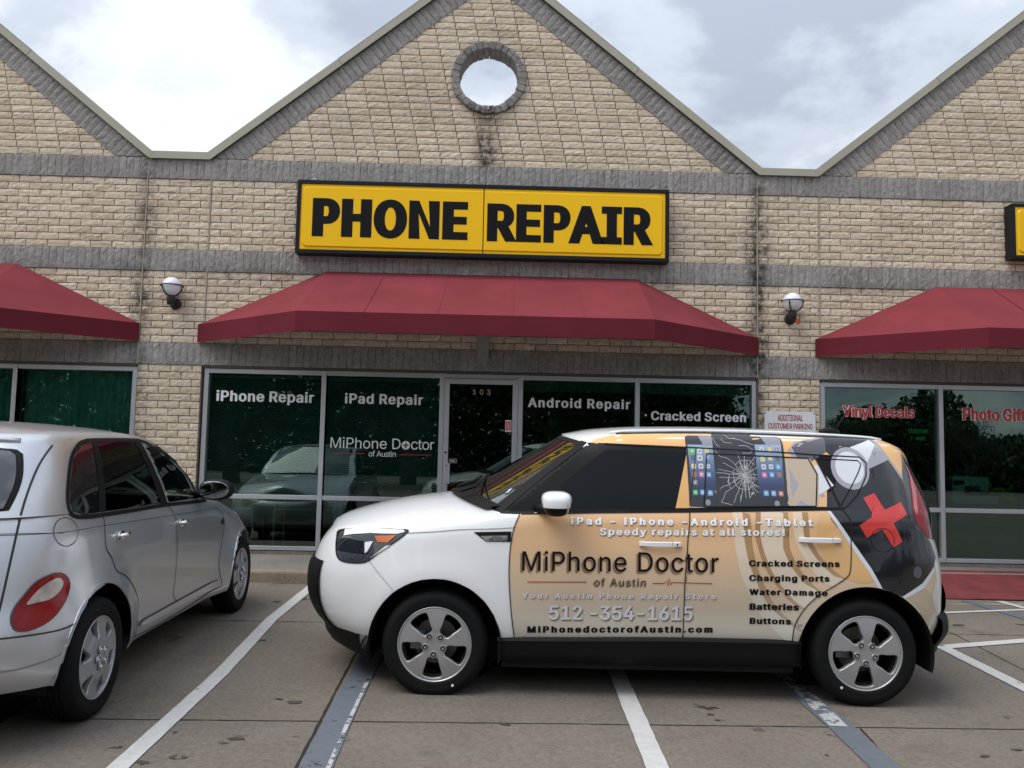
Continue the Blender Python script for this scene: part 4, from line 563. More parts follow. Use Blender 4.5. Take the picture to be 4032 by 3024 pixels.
def paint_mat(name, col, thr, rough=.75):
    """road paint worn through to the slab in patches"""
    m = bpy.data.materials.new(name); m.use_nodes = True; t = m.node_tree; b = t.nodes['Principled BSDF']; K = t.links.new
    o = [n for n in t.nodes if n.type == 'OUTPUT_MATERIAL'][0]
    tcn = t.nodes.new('ShaderNodeTexCoord'); n = t.nodes.new('ShaderNodeTexNoise'); n.inputs['Scale'].default_value = 7; n.inputs['Detail'].default_value = 9; n.inputs['Roughness'].default_value = .72; K(tcn.outputs['Object'], n.inputs['Vector'])
    r = t.nodes.new('ShaderNodeMapRange'); r.inputs['From Min'].default_value = thr; r.inputs['From Max'].default_value = thr + .03; K(n.outputs[0], r.inputs[0])
    n2 = t.nodes.new('ShaderNodeTexNoise'); n2.inputs['Scale'].default_value = 22; n2.inputs['Detail'].default_value = 6; K(tcn.outputs['Object'], n2.inputs['Vector'])
    x = t.nodes.new('ShaderNodeMix'); x.data_type = 'RGBA'; K(n2.outputs[0], x.inputs[0]); x.inputs[6].default_value = (*[c*.78 for c in col], 1); x.inputs[7].default_value = (*[min(1, c*1.15) for c in col], 1); K(x.outputs[2], b.inputs['Base Color'])
    b.inputs['Roughness'].default_value = rough
    tr = t.nodes.new('ShaderNodeBsdfTransparent'); ms = t.nodes.new('ShaderNodeMixShader'); K(r.outputs[0], ms.inputs[0]); K(b.outputs[0], ms.inputs[1]); K(tr.outputs[0], ms.inputs[2]); K(ms.outputs[0], o.inputs[0])
    MATS[name] = m; return m
PAINTLINE = paint_mat('white line paint', (.50, .49, .47), .66)
PAINTWORN = paint_mat('worn white line paint', (.42, .42, .41), .50)
PAINTBLUE = paint_mat('grey blue cover paint', (.115, .128, .150), .60)
RAMPRED = mat('red ramp paint', (.15, .024, .025), .8, var=(5, .25), bump=(120, .4, .003))
JOINT = mat('slab joint', (.018, .015, .012), .95)

def lot_sheet(x0, x1, y0, y1, dz, nx=2, ny=2):
    xs = np.linspace(x0, x1, nx); ys = np.linspace(y0, y1, ny)
    v = [(x, y, lot_z(x, y) + dz) for y in ys for x in xs]; f = [(j*nx+i, j*nx+i+1, (j+1)*nx+i+1, (j+1)*nx+i) for j in range(ny-1) for i in range(nx-1)]
    return v, f
v, f = lot_sheet(-90, 100, -12, -1.36, 0)
# beyond the camera the lot levels out towards the street
n0 = len(v); v += [(-90, -12, lot_z(-90, -12)), (100, -12, lot_z(100, -12)), (-200, -400, -1.0), (200, -400, -1.0)]; f += [(n0+2, n0+3, n0+1, n0)]
struct(mesh_obj('parking_lot', v, f, CONC))
sd = MB(); sd.box(-90, 8.35, -1.26, .15, -.6, 0); sd.box(8.35, 100, -.55, .15, -.6, -.001)
sd.box(11.6, 100, -1.26, -.55, -.6, 0)
struct(sd.build('sidewalk', WALK, bevel=.01))
kb = MB(); kb.box(-90, 8.35, -1.385, -1.262, -.6, .004); kb.box(11.6, 100, -1.385, -1.262, -.6, .004)
struct(kb.build('kerb', KERBM, smooth=False, bevel=.025))
# kerb ramp: pale flares with a red grooved panel between them
rv = []; rf = []
ny, nx = 60, 2
x0r, x1r = 8.62, 11.3
for j in range(ny+1):
    t = j/ny; y = -1.36 + t*(1.36-.42); z = lot_z(9.6, -1.36) + .004 + t*(.006 - lot_z(9.6, -1.36) - .004)
    g = .006 if (j % 4) < 2 else 0.
    rv += [(x0r + .0*t, y, z+.004+g), (x1r, y, z+.004+g)]
    if j: k = 2*j; rf.append((k-2, k-1, k+1, k))
struct(mesh_obj('red_kerb_ramp', rv, rf, RAMPRED))
fl = MB(); zl = lot_z(9.6, -1.37)
fl.add([(8.5, -1.39, zl-.012), (11.8, -1.39, zl-.012), (11.8, -.40, -0.006), (8.5, -.40, -.006)], [(0, 1, 2, 3)])
fl.add([(8.2, -1.62, lot_z(9, -1.62)+.003), (11.8, -1.62, lot_z(9, -1.62)-.004), (11.8, -1.39, zl-.004), (8.2, -1.39, zl-.004)], [(0, 1, 2, 3)])
fl.add([(8.345, -1.39, .003), (8.345, -.40, .0035), (8.62, -1.39, zl+.003), (8.62, -.42, .0042)], [(0, 2, 3, 1)])
fl.add([(8.345, -1.39, .003), (8.345, -1.39, -.3), (8.62, -1.39, -.3), (8.62, -1.39, zl+.003)], [(0, 1, 2, 3)])
struct(fl.build('ramp_flare', KERBM))

def stripe(name, pts, width, m, dz, jag=.004):
    """painted line along pts (x, y) on the lot, hand-sprayed edges"""
    P = []
    for i in range(len(pts)-1):
        a = Vector(pts[i]); b = Vector(pts[i+1]); n = max(2, int((b-a).length/.06))
        P += [a.lerp(b, k/n) for k in range(n)]
    P.append(Vector(pts[-1])); v = []; f = []
    for i, p in enumerate(P):
        d = (P[min(i+1, len(P)-1)] - P[max(i-1, 0)]).normalized(); nrm = Vector((-d.y, d.x))
        for s in (-1, 1):
            w = width/2 + jag*(mnoise.noise((p.x*9, p.y*9, s*5.0)))
            q = p + nrm*w*s; v.append((q.x, q.y, lot_z(q.x, q.y) + dz))
        if i: k = 2*i; f.append((k-2, k, k+1, k-1))
    return struct(mesh_obj(name, v, f, m))
stripe('painted_line', [(2.455, -1.42), (2.437, -3.03), (2.52, -4.6), (2.545, -7.2)], .098, PAINTLINE, .006)
stripe('painted_line', [(5.08, -1.5), (5.065, -3.9), (5.01, -6.0), (4.98, -7.2)], .11, PAINTLINE, .006)
stripe('painted_line', [(6.16, -4.0), (6.165, -4.75), (6.135, -5.33)], .10, PAINTWORN, .009)
stripe('painted_line', [(7.72, -3.40), (7.69, -4.55), (7.66, -7)], .11, PAINTLINE, .006)
stripe('painted_line', [(7.76, -3.41), (8.55, -3.14), (9.8, -2.75)], .105, PAINTLINE, .0065)
stripe('painted_line', [(7.8, -2.25), (8.57, -2.04), (9.40, -1.82), (10.4, -1.52)], .055, PAINTLINE, .006)
stripe('painted_line', [(9.36, -1.42), (9.42, -1.76)], .085, PAINTLINE, .0064)
stripe('covered_line', [(9.02, -1.42), (9.12, -2.2), (9.25, -3.2)], .125, PAINTBLUE, .0052)
stripe('covered_line', [(3.385, -3.6), (3.40, -5.3), (3.44, -7.2)], .155, PAINTBLUE, .006)
stripe('covered_line', [(6.14, -3.9), (6.15, -5.3), (6.08, -7.2)], .15, PAINTBLUE, .006)
stripe('painted_line', [(3.455, -4.6), (3.462, -5.4), (3.50, -7.2)], .022, PAINTWORN, .0095)
def joint(pts, w=.010): stripe('slab_joint', pts, w, JOINT, .0025, .006)
joint([(-8, -5.75), (2.1, -5.45), (4.3, -5.375), (7.2, -5.296), (20, -4.9)]); joint([(-8, -3.3), (2.4, -3.08), (8.1, -2.95), (20, -2.7)])
joint([(3.25, -1.4), (3.278, -4.09), (3.36, -7.5)], .016); joint([(8.10, -1.6), (8.058, -3.02), (7.95, -4.3), (7.9, -7)], .009); joint([(6.25, -5.34), (6.02, -7.2)], .012); joint([(-1.4, -1.4), (-1.5, -7)], .01)
joint([(2.02, -1.40), (2.9, -1.405), (7.8, -1.402)], .008)
# oil drips and gum on the slab
oil = MB(); OILM = paint_mat('oil spot', (.060, .052, .046), .50, .7)
for (ox, oy, r_) in [(5.44,-5.02,.035),(5.50,-5.05,.045),(5.47,-5.16,.025),(5.50,-5.26,.035),(5.42,-4.98,.015),(4.30,-5.40,.03),(2.62,-5.62,.02),(2.40,-5.83,.045),(2.75,-5.95,.045),(2.62,-6.02,.035),(2.95,-5.70,.05),(6.72,-5.72,.028),(6.95,-5.62,.03),(2.9,-5.75,.03),(3.0,-5.05,.03),(3.10,-5.10,.045),(2.3,-2.3,.06),(2.5,-2.15,.09),(2.55,-3.7,.03),(6.15,-5.55,.02),(5.9,-5.75,.015),(8.3,-2.6,.06),(8.9,-2.5,.05)]:
    pts = []
    for k in range(14):
        a = 2*math.pi*k/14; q = .72*r_*(1 + .6*mnoise.noise((ox*7 + math.cos(a), oy*7 + math.sin(a), 2)))
        x = ox + q*math.cos(a)*1.25; y = oy + q*math.sin(a)*.8; pts.append((x, y, lot_z(x, y)+.0045))
    oil.add(pts, [tuple(range(14))])
struct(oil.build('oil_stain', OILM))

# ------------------------------------------------------------------ the strip mall
U = .08433; H = .0859; ZC = 2.187           # unit (quarter brick), course height, underside of the lowest stone band
BAY = 6.587; PIER = .757; PER = BAY + PIER
XL, XR = PIER, PIER + BAY                   # the middle bay
CX = .5*(XL + XR); APZ = 4.66 + .80*(CX - .745)
def cope_z(x):                              # underside of the coping
    k = (x - CX) % PER; k = min(k, PER - k); return max(4.66, 4.66 + .80*(CX - .745 - k))
mall = thing('strip_mall', 'tan brick strip mall with grey stone bands and a row of steep gables', 'building')

def stain_at(x, z):
    s = 0.
    for jx, a0 in ((XR, 1.45), (0., .9)):
        d = x - jx
        w = .062 + .03*math.sin(z*5.1 + jx)
        s += a0*math.exp(-(d/(w+.045))**2)*(1.05 if 1.2 < z < 4.5 else .35)*(.75 + .5*mnoise.noise((jx, z*2.2, 1)))
    s += 1.35*math.exp(-((x-CX)/.14)**2)*max(0, min(1, (z-4.55)/.2))*max(0, min(1, (5.36-z)/.1))*(.8 + .6*mnoise.noise((x*3, z*3, 4)))
    s += .55*math.exp(-((z-3.30)/.09)**2)*(.4 + mnoise.noise((x*1.7, 3, 7)))
    s += .30*max(0, mnoise.noise((x*1.1, z*1.4, 9)))+.06
    return max(0., min(1., s))
def units(name, rects, mat_, nx, nz, yf, back, amp, parent, cut=None, hole=None, tilt=.004):
    """masonry units as real blocks. rects: (origin (x,z), ex (x,z), lx, lz)"""
    V = []; F = []; RN = []; ST = []
    gx = np.concatenate(([0], np.linspace(0, 1, nx+1), [1])); gz = np.concatenate(([0], np.linspace(0, 1, nz+1), [1]))
    A, B = np.meshgrid(gx, gz); edge = np.zeros(A.shape, bool); edge[0] = edge[-1] = True; edge[:, 0] = edge[:, -1] = True
    rim = np.zeros(A.shape, bool); rim[1, 1:-1] = rim[-2, 1:-1] = True; rim[1:-1, 1] = rim[1:-1, -2] = True
    W_ = nx+3; base = [(j*W_+i, j*W_+i+1, (j+1)*W_+i+1, (j+1)*W_+i) for j in range(nz+2) for i in range(nx+2)]
    for (o, ex, lx, lz) in rects:
        ez = (-ex[1], ex[0]); a = A*lx; b = B*lz
        jit = rng.normal(0, .0016, A.shape)
        X = o[0] + ex[0]*a + ez[0]*b; Z = o[1] + ex[1]*a + ez[1]*b
        Y = yf - np.abs(rng.normal(amp, amp*.75, A.shape)) + rng.normal(0, tilt)*(B-.5) + rng.normal(0, tilt)*(A-.5)
        Y = np.where(rim, yf + rng.uniform(-.0005, .002, A.shape), Y); X = np.where(rim, X + jit, X); Z = np.where(rim, Z + rng.normal(0, .0016, A.shape), Z)
        Y = np.where(edge, back, Y)
        n = len(V); V += list(zip(X.ravel(), Y.ravel(), Z.ravel())); q = base
        if hole is not None:
            q = [c for c in base if math.hypot(np.mean([X.ravel()[i] for i in c]) - hole[0], np.mean([Z.ravel()[i] for i in c]) - hole[1]) > hole[2]] if math.hypot(X.mean()-hole[0], Z.mean()-hole[1]) < hole[2]+.25 else base
        F += [tuple(i+n for i in c) for c in q]; r_ = rng.uniform(0, 1)
        RN += [r_]*A.size; ST += [stain_at(x, z) for x, z in zip(X.ravel(), Z.ravel())]
    me = bpy.data.meshes.new(name); me.from_pydata(V, [], F); me.materials.append(mat_)
    for nm, arr in (('rnd', RN), ('stain', ST)):
        at = me.attributes.new(nm, 'FLOAT', 'POINT'); at.data.foreach_set('value', np.array(arr, np.float32))
    if cut:
        bm = bmesh.new(); bm.from_mesh(me)
        for co, no in cut: bmesh.ops.bisect_plane(bm, geom=bm.verts[:]+bm.edges[:]+bm.faces[:], plane_co=co, plane_no=no, clear_outer=True)
        bm.to_mesh(me); bm.free()
    me.update(); return link(bpy.data.objects.new(name, me), parent)

def course(x0, x1, z, odd, lx=3*U, jt=.010):
    out_ = []; x = x0 - (lx/2 if odd else 0)
    while x < x1 - .01:
        a, b = max(x, x0), min(x+lx, x1)
        if b - a > .03: out_.append(((a + jt/2, z + jt/2), (1, 0), b - a - jt, H - jt))
        x += lx
    return out_
segs = [(-BAY, 0.), (0., PIER), (XL, XR), (XR, XR+PIER), (XR+PIER, XR+PIER+BAY), (-PER, -BAY), (XR+PIER+BAY, XR+2*PIER+BAY)]
rects = []
for k in list(range(3, 13)) + list(range(16, 26)):
    for a, b in segs: rects += course(a + .006, b - .006, ZC + k*H, (k + (k > 13)) % 2)
for k in range(-26, 0):
    for a, b in (segs[1], segs[3], segs[5], segs[6]): rects += course(a + .006, b - .006, ZC + k*H, k % 2)
units('brick_wall', rects, BRICK, 6, 3, -.004, .012, .0024, mall)
th = math.atan(.80)
for c, xa, xb in ((CX-PER, -BAY, 0), (CX, XL, XR), (CX+PER, XR+PIER, XR+PIER+BAY)):
    rects = []; full = []
    for k in range(29, 62):
        z = ZC + k*H
        hw = CX - .745 - (z + .305 - 4.66)/.80
        if hw < .05: break
        rects += course(max(xa, c - hw - .05), min(xb, c + hw + .05), z, k % 2)
    s_, c_ = math.sin(th), math.cos(th)
    top = Vector((c, 0, APZ - .305))
    units('gable_brickwork', rects, BRICK, 6, 3, -.004, .012, .0024, mall, cut=[(top, Vector((-s_, 0, c_))), (top, Vector((s_, 0, c_)))], hole=(c, 5.785, .395))
    g = []; lp = .238; n = int((APZ - 4.66)/s_/U) + 4
    for sd_ in (1, -1):
        for i in range(-3, n):
            d = i*U
            # along the slope from the valley, hanging under the coping
            ex = (c_, s_) if sd_ == 1 else (c_, -s_)
            vx, vz = (c - (CX - .745), 4.66) if sd_ == 1 else (c + (CX - .745), 4.66)
            if sd_ == 1: o = (vx + c_*d + s_*lp, vz + s_*d - c_*lp)
            else: o = (vx - c_*(d + U) - s_*lp, vz + s_*(d + U) - c_*lp)
            g.append(((o[0] + ex[0]*.002, o[1] + ex[1]*.002), ex, U - .005, lp - .003, sd_))
    for sd_ in (1, -1):
        units('gable_stone_edge', [q[:4] for q in g if q[4] == sd_], GREY, 2, 5, -.014, .012, .004, mall,
              cut=[(Vector((c, 0, 4.684)), Vector((0, 0, -1))), (Vector((c, 0, 0)), Vector((sd_, 0, 0)))])
for k in (0, 13, 26):
    rects = []
    for a, b in segs:
        n = round((b - a)/U); w_ = (b - a - .012)/n
        rects += [((a + .006 + i*w_ + .0018, ZC + k*H + .002), (1, 0), w_ - .0035, 3*H - .004) for i in range(n)]
    units('stone_band', rects, GREY, 3, 7, -.016, .004, .0026, mall)
# mortar bed / wall body with the round openings
bm = bmesh.new(); outline = [(-7.4, ZC)] + [p for c in (CX-PER, CX, CX+PER) for p in ((c-(CX-.745), 4.66), (c, APZ), (c+(CX-.745), 4.66))] + [(15.5, ZC)]
vs = [bm.verts.new((x, .006, z)) for x, z in outline]; ed = [bm.edges.new((vs[i-1], vs[i])) for i in range(len(vs))]
for c in (CX-PER, CX, CX+PER):
    cv_ = [bm.verts.new((c + .40*math.cos(2*math.pi*i/48), .006, 5.785 + .40*math.sin(2*math.pi*i/48))) for i in range(48)]; ed += [bm.edges.new((cv_[i-1], cv_[i])) for i in range(48)]
fg = bmesh.ops.triangle_fill(bm, use_beauty=True, use_dissolve=False, edges=ed)
fs = [q for q in fg['geom'] if isinstance(q, bmesh.types.BMFace)]
ex_ = bmesh.ops.extrude_face_region(bm, geom=fs); bmesh.ops.translate(bm, vec=(0, .235, 0), verts=[q for q in ex_['geom'] if isinstance(q, bmesh.types.BMVert)])
bmesh.ops.recalc_face_normals(bm, faces=bm.faces[:])
me = bpy.data.meshes.new('wall_body'); bm.to_mesh(me); bm.free(); me.materials.append(MORTAR); link(bpy.data.objects.new('wall_body', me), mall)
pr_ = MB()
for a, b in (segs[1], segs[3], segs[5], segs[6]): pr_.box(a, b, .006, .24, -.3, ZC)
pr_.box(-7.4, 0, .02, .20, -.3, .036); pr_.box(XL, XR, .02, .20, -.3, .036); pr_.box(XR+PIER, 15.5, .02, .20, -.3, .036)
pr_.build('pier_body', MORTAR, mall)
# vertical movement joints
cj = MB()
for x in (0., PIER, XR, XR+PIER): cj.box(x-.0055, x+.0055, -.012, .008, (ZC if x in (0., XR+PIER) else ZC), 4.655)
cj.build('movement_joint', CAULK, mall)
# coping: folded metal with joints
for c in (CX-PER, CX, CX+PER):
    for sd_ in (1, -1):
        cp = MB(); vx = c - sd_*(CX - .745); Ls = (APZ - 4.66)/math.sin(th)
        cuts = [0, 1.95, 3.6, Ls]
        for i in range(3):
            a, b = cuts[i] + (.004 if i else 0), cuts[i+1]
            # profile in (perp, y): face plate, drip, top
            for y0, y1, p0, p1 in ((-.055, -.045, 0, .082), (-.055, .29, .082, .090), (.28, .29, .0, .082)):
                e_ = .0025*(i == 1)
                q = [(vx + sd_*(math.cos(th)*d - math.sin(th)*p), 4.66 + math.sin(th)*d + math.cos(th)*p) for d, p in ((a, p0), (b, p0), (b, p1 + e_), (a, p1 + e_))]
                if sd_ < 0: q = q[::-1]
                cp.prism(q, y0 - e_, y1)
        cp.build('coping', COPING, mall)
for a in (-.745+.757-.012, XR - .0):
    cp = MB(); x0, x1 = a + .018, a + PIER - .018
    for y0, y1, z0, z1 in ((-.053, -.045, 4.658, 4.738), (-.053, .288, 4.738, 4.746), (.280, .288, 4.658, 4.738)): cp.box(x0, x1, y0, y1, z0, z1)
    cp.build('coping', COPING, mall)
# round window surround
ring = MB(); nst = 32
for i in range(nst):
    a0 = 2*math.pi*(i + .04)/nst; a1 = 2*math.pi*(i + .96)/nst; ro = .458 + random.uniform(-.006, .006); ri = .362 + random.uniform(-.008, .006); y0 = -.045 + random.uniform(-.008, .006)
    pts = []
    for (r_, y) in ((ri, .245), (ri, y0+.006), (ri+.012, y0), (ro-.012, y0-random.uniform(0, .01)), (ro, y0+.008), (ro, .02), (ro, .245)):
        for aa in (a0, .5*(a0+a1), a1): pts.append((CX + (r_+random.uniform(-.003, .003))*math.cos(aa), y + random.uniform(-.003, .003)*(y < 0), 5.785 + (r_+random.uniform(-.002, .002))*math.sin(aa)))
    f = [(3*j+k, 3*j+k+1, 3*j+k+4, 3*j+k+3) for j in range(6) for k in (0, 1)] + [(0, 3, 6, 9, 12, 15, 18), (20, 17, 14, 11, 8, 5, 2)]
    ring.add(pts, [q[::-1] for q in f])
ro_ = ring.build('round_window_surround', GREY, mall)
for nm in ('rnd', 'stain'):
    at = ro_.data.attributes.new(nm, 'FLOAT', 'POINT'); at.data.foreach_set('value', np.array([rng.uniform(.2, .9) if nm == 'rnd' else (.9 if p.co.z < 5.42 else .35) for p in ro_.data.vertices], np.float32))
# storefront glazing
def window(x0, x1, mull_l, mull_r, rail=True):
    """one light of the storefront: frame with an upper and a lower pane"""
    b = MB(); z0, z1 = .046, 2.158; fw = .055
    b.box(x0, x0 + mull_l, .03, .14, z0, z1)
    if mull_r: b.box(x1 - mull_r, x1, .03, .14, z0, z1)
    a, c = x0 + mull_l, x1 - mull_r
    b.box(a, c, .032, .138, z1 - fw, z1); b.box(a, c, .032, .138, z0, z0 + fw*.85); b.box(a, c, .034, .136, .634, .686)
    w_ = b.build('window', ALU, mall, bevel=.003)
    p = MB(); p.box(a - .01, c + .01, .080, .086, .680, z1 - fw + .01); p.build('pane', GLASS, w_)
    p = MB(); p.box(a - .01, c + .01, .080, .086, z0 + fw*.85 - .01, .640); p.build('pane', GLASS, w_)
    return w_
mz = .055
w1 = window(.775, 2.158+mz, mz, mz); w2 = window(2.158+mz+.001, 3.612, 0, mz); w3 = window(4.490, 5.940, mz, mz); w4 = window(5.941, 7.340, 0, mz)
window(-6.57, -5.221, mz, mz); window(-5.22, -4.281, 0, mz); window(-4.28, -2.831, 0, mz); window(12.401, 13.3, 0, mz); window(13.301, 14.68, 0, mz)
wl0 = window(-2.83, -1.404, 0, mz); wl1 = window(-1.403, -.008, 0, mz); wr1 = window(8.110, 9.600, mz, mz); wr2 = window(9.601, 10.98, 0, mz); wr3 = window(10.981, 12.4, 0, mz)
# sheet metal flashing above every glazed run
tr_ = MB()
for a, b in ((-6.5, -.005), (XL+.008, XR-.008), (XR+PIER+.008, 14)): tr_.box(a, b, .0, .15, 2.161, 2.185)
for i in range(9): tr_.box(1.35 + i*.68, 1.36 + i*.68, -.02, 0, 2.175, 2.200)
tr_.build('head_flashing', ALU_D, mall)
# door
d = MB(); d.box(3.613, 4.489, .032, .138, 2.104, 2.157); d.box(3.613, 4.489, .03, .14, .0, .030)
dz0, dz1 = .034, 2.100
d.box(3.617, 3.674, .020, .064, dz0, dz1); d.box(4.424, 4.486, .020, .064, dz0, dz1); d.box(3.674, 4.424, .021, .063, dz1 - .063, dz1); d.box(3.674, 4.424, .021, .063, dz0, dz0 + .16)
door = d.build('door', ALU, mall, bevel=.003)
p = MB(); p.box(3.668, 4.43, .036, .042, dz0 + .15, dz1 - .055); p.build('pane', DGLASS, door)
p = MB(); p.box(3.636, 3.700, -.004, .012, .856, 1.095); p.box(3.640, 3.674, -.004, .022, .87, .885); p.box(3.640, 3.674, -.004, .022, 1.06, 1.08); p.build('handle', ALU, door, bevel=.004)
p = MB(); p.lathe([(0, -.008), (.013, -.008), (.015, 0), (.015, .004)], (3.645, .016, 1.222), 'y', 20); p.build('lock', CHROME, door, smooth=True, angle=35)
p = MB(); p.tube([(3.68, .10, .98), (4.42, .10, .98)], .013, 10); p.build('push_bar', ALU, door, smooth=True)
p = MB(); p.box(4.455, 4.492, .005, .019, 2.03, 2.11); p.build('hinge', ALU, door, bevel=.003)
p = MB(); p.box(3.687, 3.780, .0325, .035, 1.100, 1.147); ps = p.build('pull_sign', WHITE_L, door)
p = MB(); p.box(3.690, 3.777, .0310, .0324, 1.103, 1.144); v, f = text_fit('PULL', 3.702, 3.765, 1.114, .020, .02, 1); p.cur = 1; p.add([(a, .0305, b) for a, b in v], f); p.build('lettering', [BLACK, WHITE_L], ps)
GOLD = mat('gilt numerals', (.42, .36, .22), .4, .3)
wall_text('lettering', '1 0 3', [(3.948, 1.915), (3.951, 1.975), (4.160, 1.915)], .0345, GOLD, door, .015, 1.0)
p = MB(); p.box(4.342, 4.416, .0325, .035, 1.480, 1.618); p.cur = 1; p.box(4.349, 4.409, .0312, .0324, 1.497, 1.601); p.cur = 0
for i, (zz_, ln) in enumerate(((1.578, .036), (1.560, .042), (1.545, .03), (1.530, .040), (1.512, .034))): p.box(4.379 - ln/2, 4.379 + ln/2, .0305, .0311, zz_-.003, zz_+.003)
p.build('sticker', [WHITE_L, mat('red sticker', (.52, .045, .035), .4)], door)
# window lettering on the panes
LY = .0785
wall_text('lettering', 'iPhone Repair', FV['ip'], LY, WHITE_L, w1, .034, .98)
wall_text('lettering', 'iPad Repair', FV['ipad'], LY, WHITE_L, w2, .034, .98)
wall_text('lettering', 'Android Repair', FV['and'], LY, WHITE_L, w3, .034, .98)
wall_text('lettering', 'Cracked Screen', FV['crack'], LY, WHITE_L, w4, .034, .98)
p = MB(); p.prism([(6.022 + .012*math.cos(t), 1.715 + .012*math.sin(t)) for t in np.linspace(0, 2*math.pi, 20, endpoint=False)], LY, LY+.001); p.build('lettering', WHITE_L, w4)
WHITE_B = mat('bright white vinyl', (.80, .80, .80), .5)
p = MB()
v, f = text_fit('MiPhone D', 2.280, 3.108, 1.249, .124, .0, 1); p.add([(a, LY, b) for a, b in v], f)
v, f = text_fit('ctor', 3.232, 3.506, 1.249, .124, .0, 1); p.add([(a, LY, b) for a, b in v], f)
p.prism([(3.170 + .050*math.cos(t), 1.296 + .050*math.sin(t)) for t in np.linspace(0, 2*math.pi, 32, endpoint=False)], LY, LY+.001)
_q = p; p = MB(); p.cur = 0; p.box(3.137, 3.203, LY-.0012, LY-.0004, 1.287, 1.305); p.box(3.161, 3.179, LY-.0010, LY-.0003, 1.263, 1.329); p.build('cross_emblem', mat('deep red vinyl', (.22, .012, .014), .5), w2); p = _q
v, f = text_fit('of Austin', 2.735, 3.056, 1.156, .066, 0, 1); p.add([(a, LY, b) for a, b in v], f)
p.build('lettering', WHITE_B, w2); p = MB(); p.box(2.311, 2.689, LY, LY+.001, 1.182, 1.192)
hb = [(3.096, 1.184), (3.174, 1.184), (3.190, 1.207), (3.206, 1.172), (3.220, 1.186), (3.463, 1.184)]
for (a, za), (b, zb) in zip(hb, hb[1:]): p.prism([(a, za-.004), (b, zb-.004), (b, zb+.004), (a, za+.004)], LY, LY+.001)
p.build('red_rule', mat('red line vinyl', (.40, .03, .025), .5), w2)
REDV = mat('red window vinyl', (.56, .045, .04), .5); PALEV = mat('pale outline vinyl', (.84, .80, .80), .5)
for nm_, pts_, w_ in (('Vinyl Decals', FV['vin'], wr1), ('Photo Gifts', [FV['pho'][0], FV['pho'][1], (10.715, 1.743)], wr2)):
    wall_text('lettering', nm_, pts_, LY, REDV, w_, .034, .9, layers=[(REDV, .040, -.0012), (PALEV, .085, 0.)])
# interiors seen through the glass: one room per shop
im = MB()
for a, b in ((-7.0, -.35), (.2, 7.9), (8.4, 14.5)):
    im.cur = 0; im.add([(a, .25, 0), (a, 6, 0), (a, 6, 3), (a, .25, 3)], [(0, 1, 2, 3)]); im.add([(b, .25, 0), (b, 6, 0), (b, 6, 3), (b, .25, 3)], [(3, 2, 1, 0)]); im.add([(a, 6, 0), (b, 6, 0), (b, 6, 3), (a, 6, 3)], [(0, 1, 2, 3)]); im.add([(a, .241, 2.75), (b, .241, 2.75), (b, 6, 2.75), (a, 6, 2.75)], [(0, 1, 2, 3)])
    im.cur = 1; im.add([(a, .21, .012), (b, .21, .012), (b, 6, .012), (a, 6, .012)], [(0, 1, 2, 3)])
im.cur = 0
for a, b in ((-.36, .21), (7.89, 8.41)): im.add([(a, .245, 0), (b, .245, 0), (b, .245, 3), (a, .245, 3)], [(0, 1, 2, 3)])
im.build('interior_room', [INT, INT_D], mall)
p = MB(); p.box(3.990, 4.128, -.10, -.012, 2.335, 2.610); p.box(3.996, 4.122, -.103, -.1, 2.342, 2.604); p.build('junction_box', mat('grey steel box', (.33, .32, .31), .5, .2), mall, bevel=.004)
RF = mat('roof felt', (.25, .24, .23), .9); p = MB(); p.box(-7.4, 15.5, .25, 14, 3.9, 4.0); p.build('roof', RF, mall)
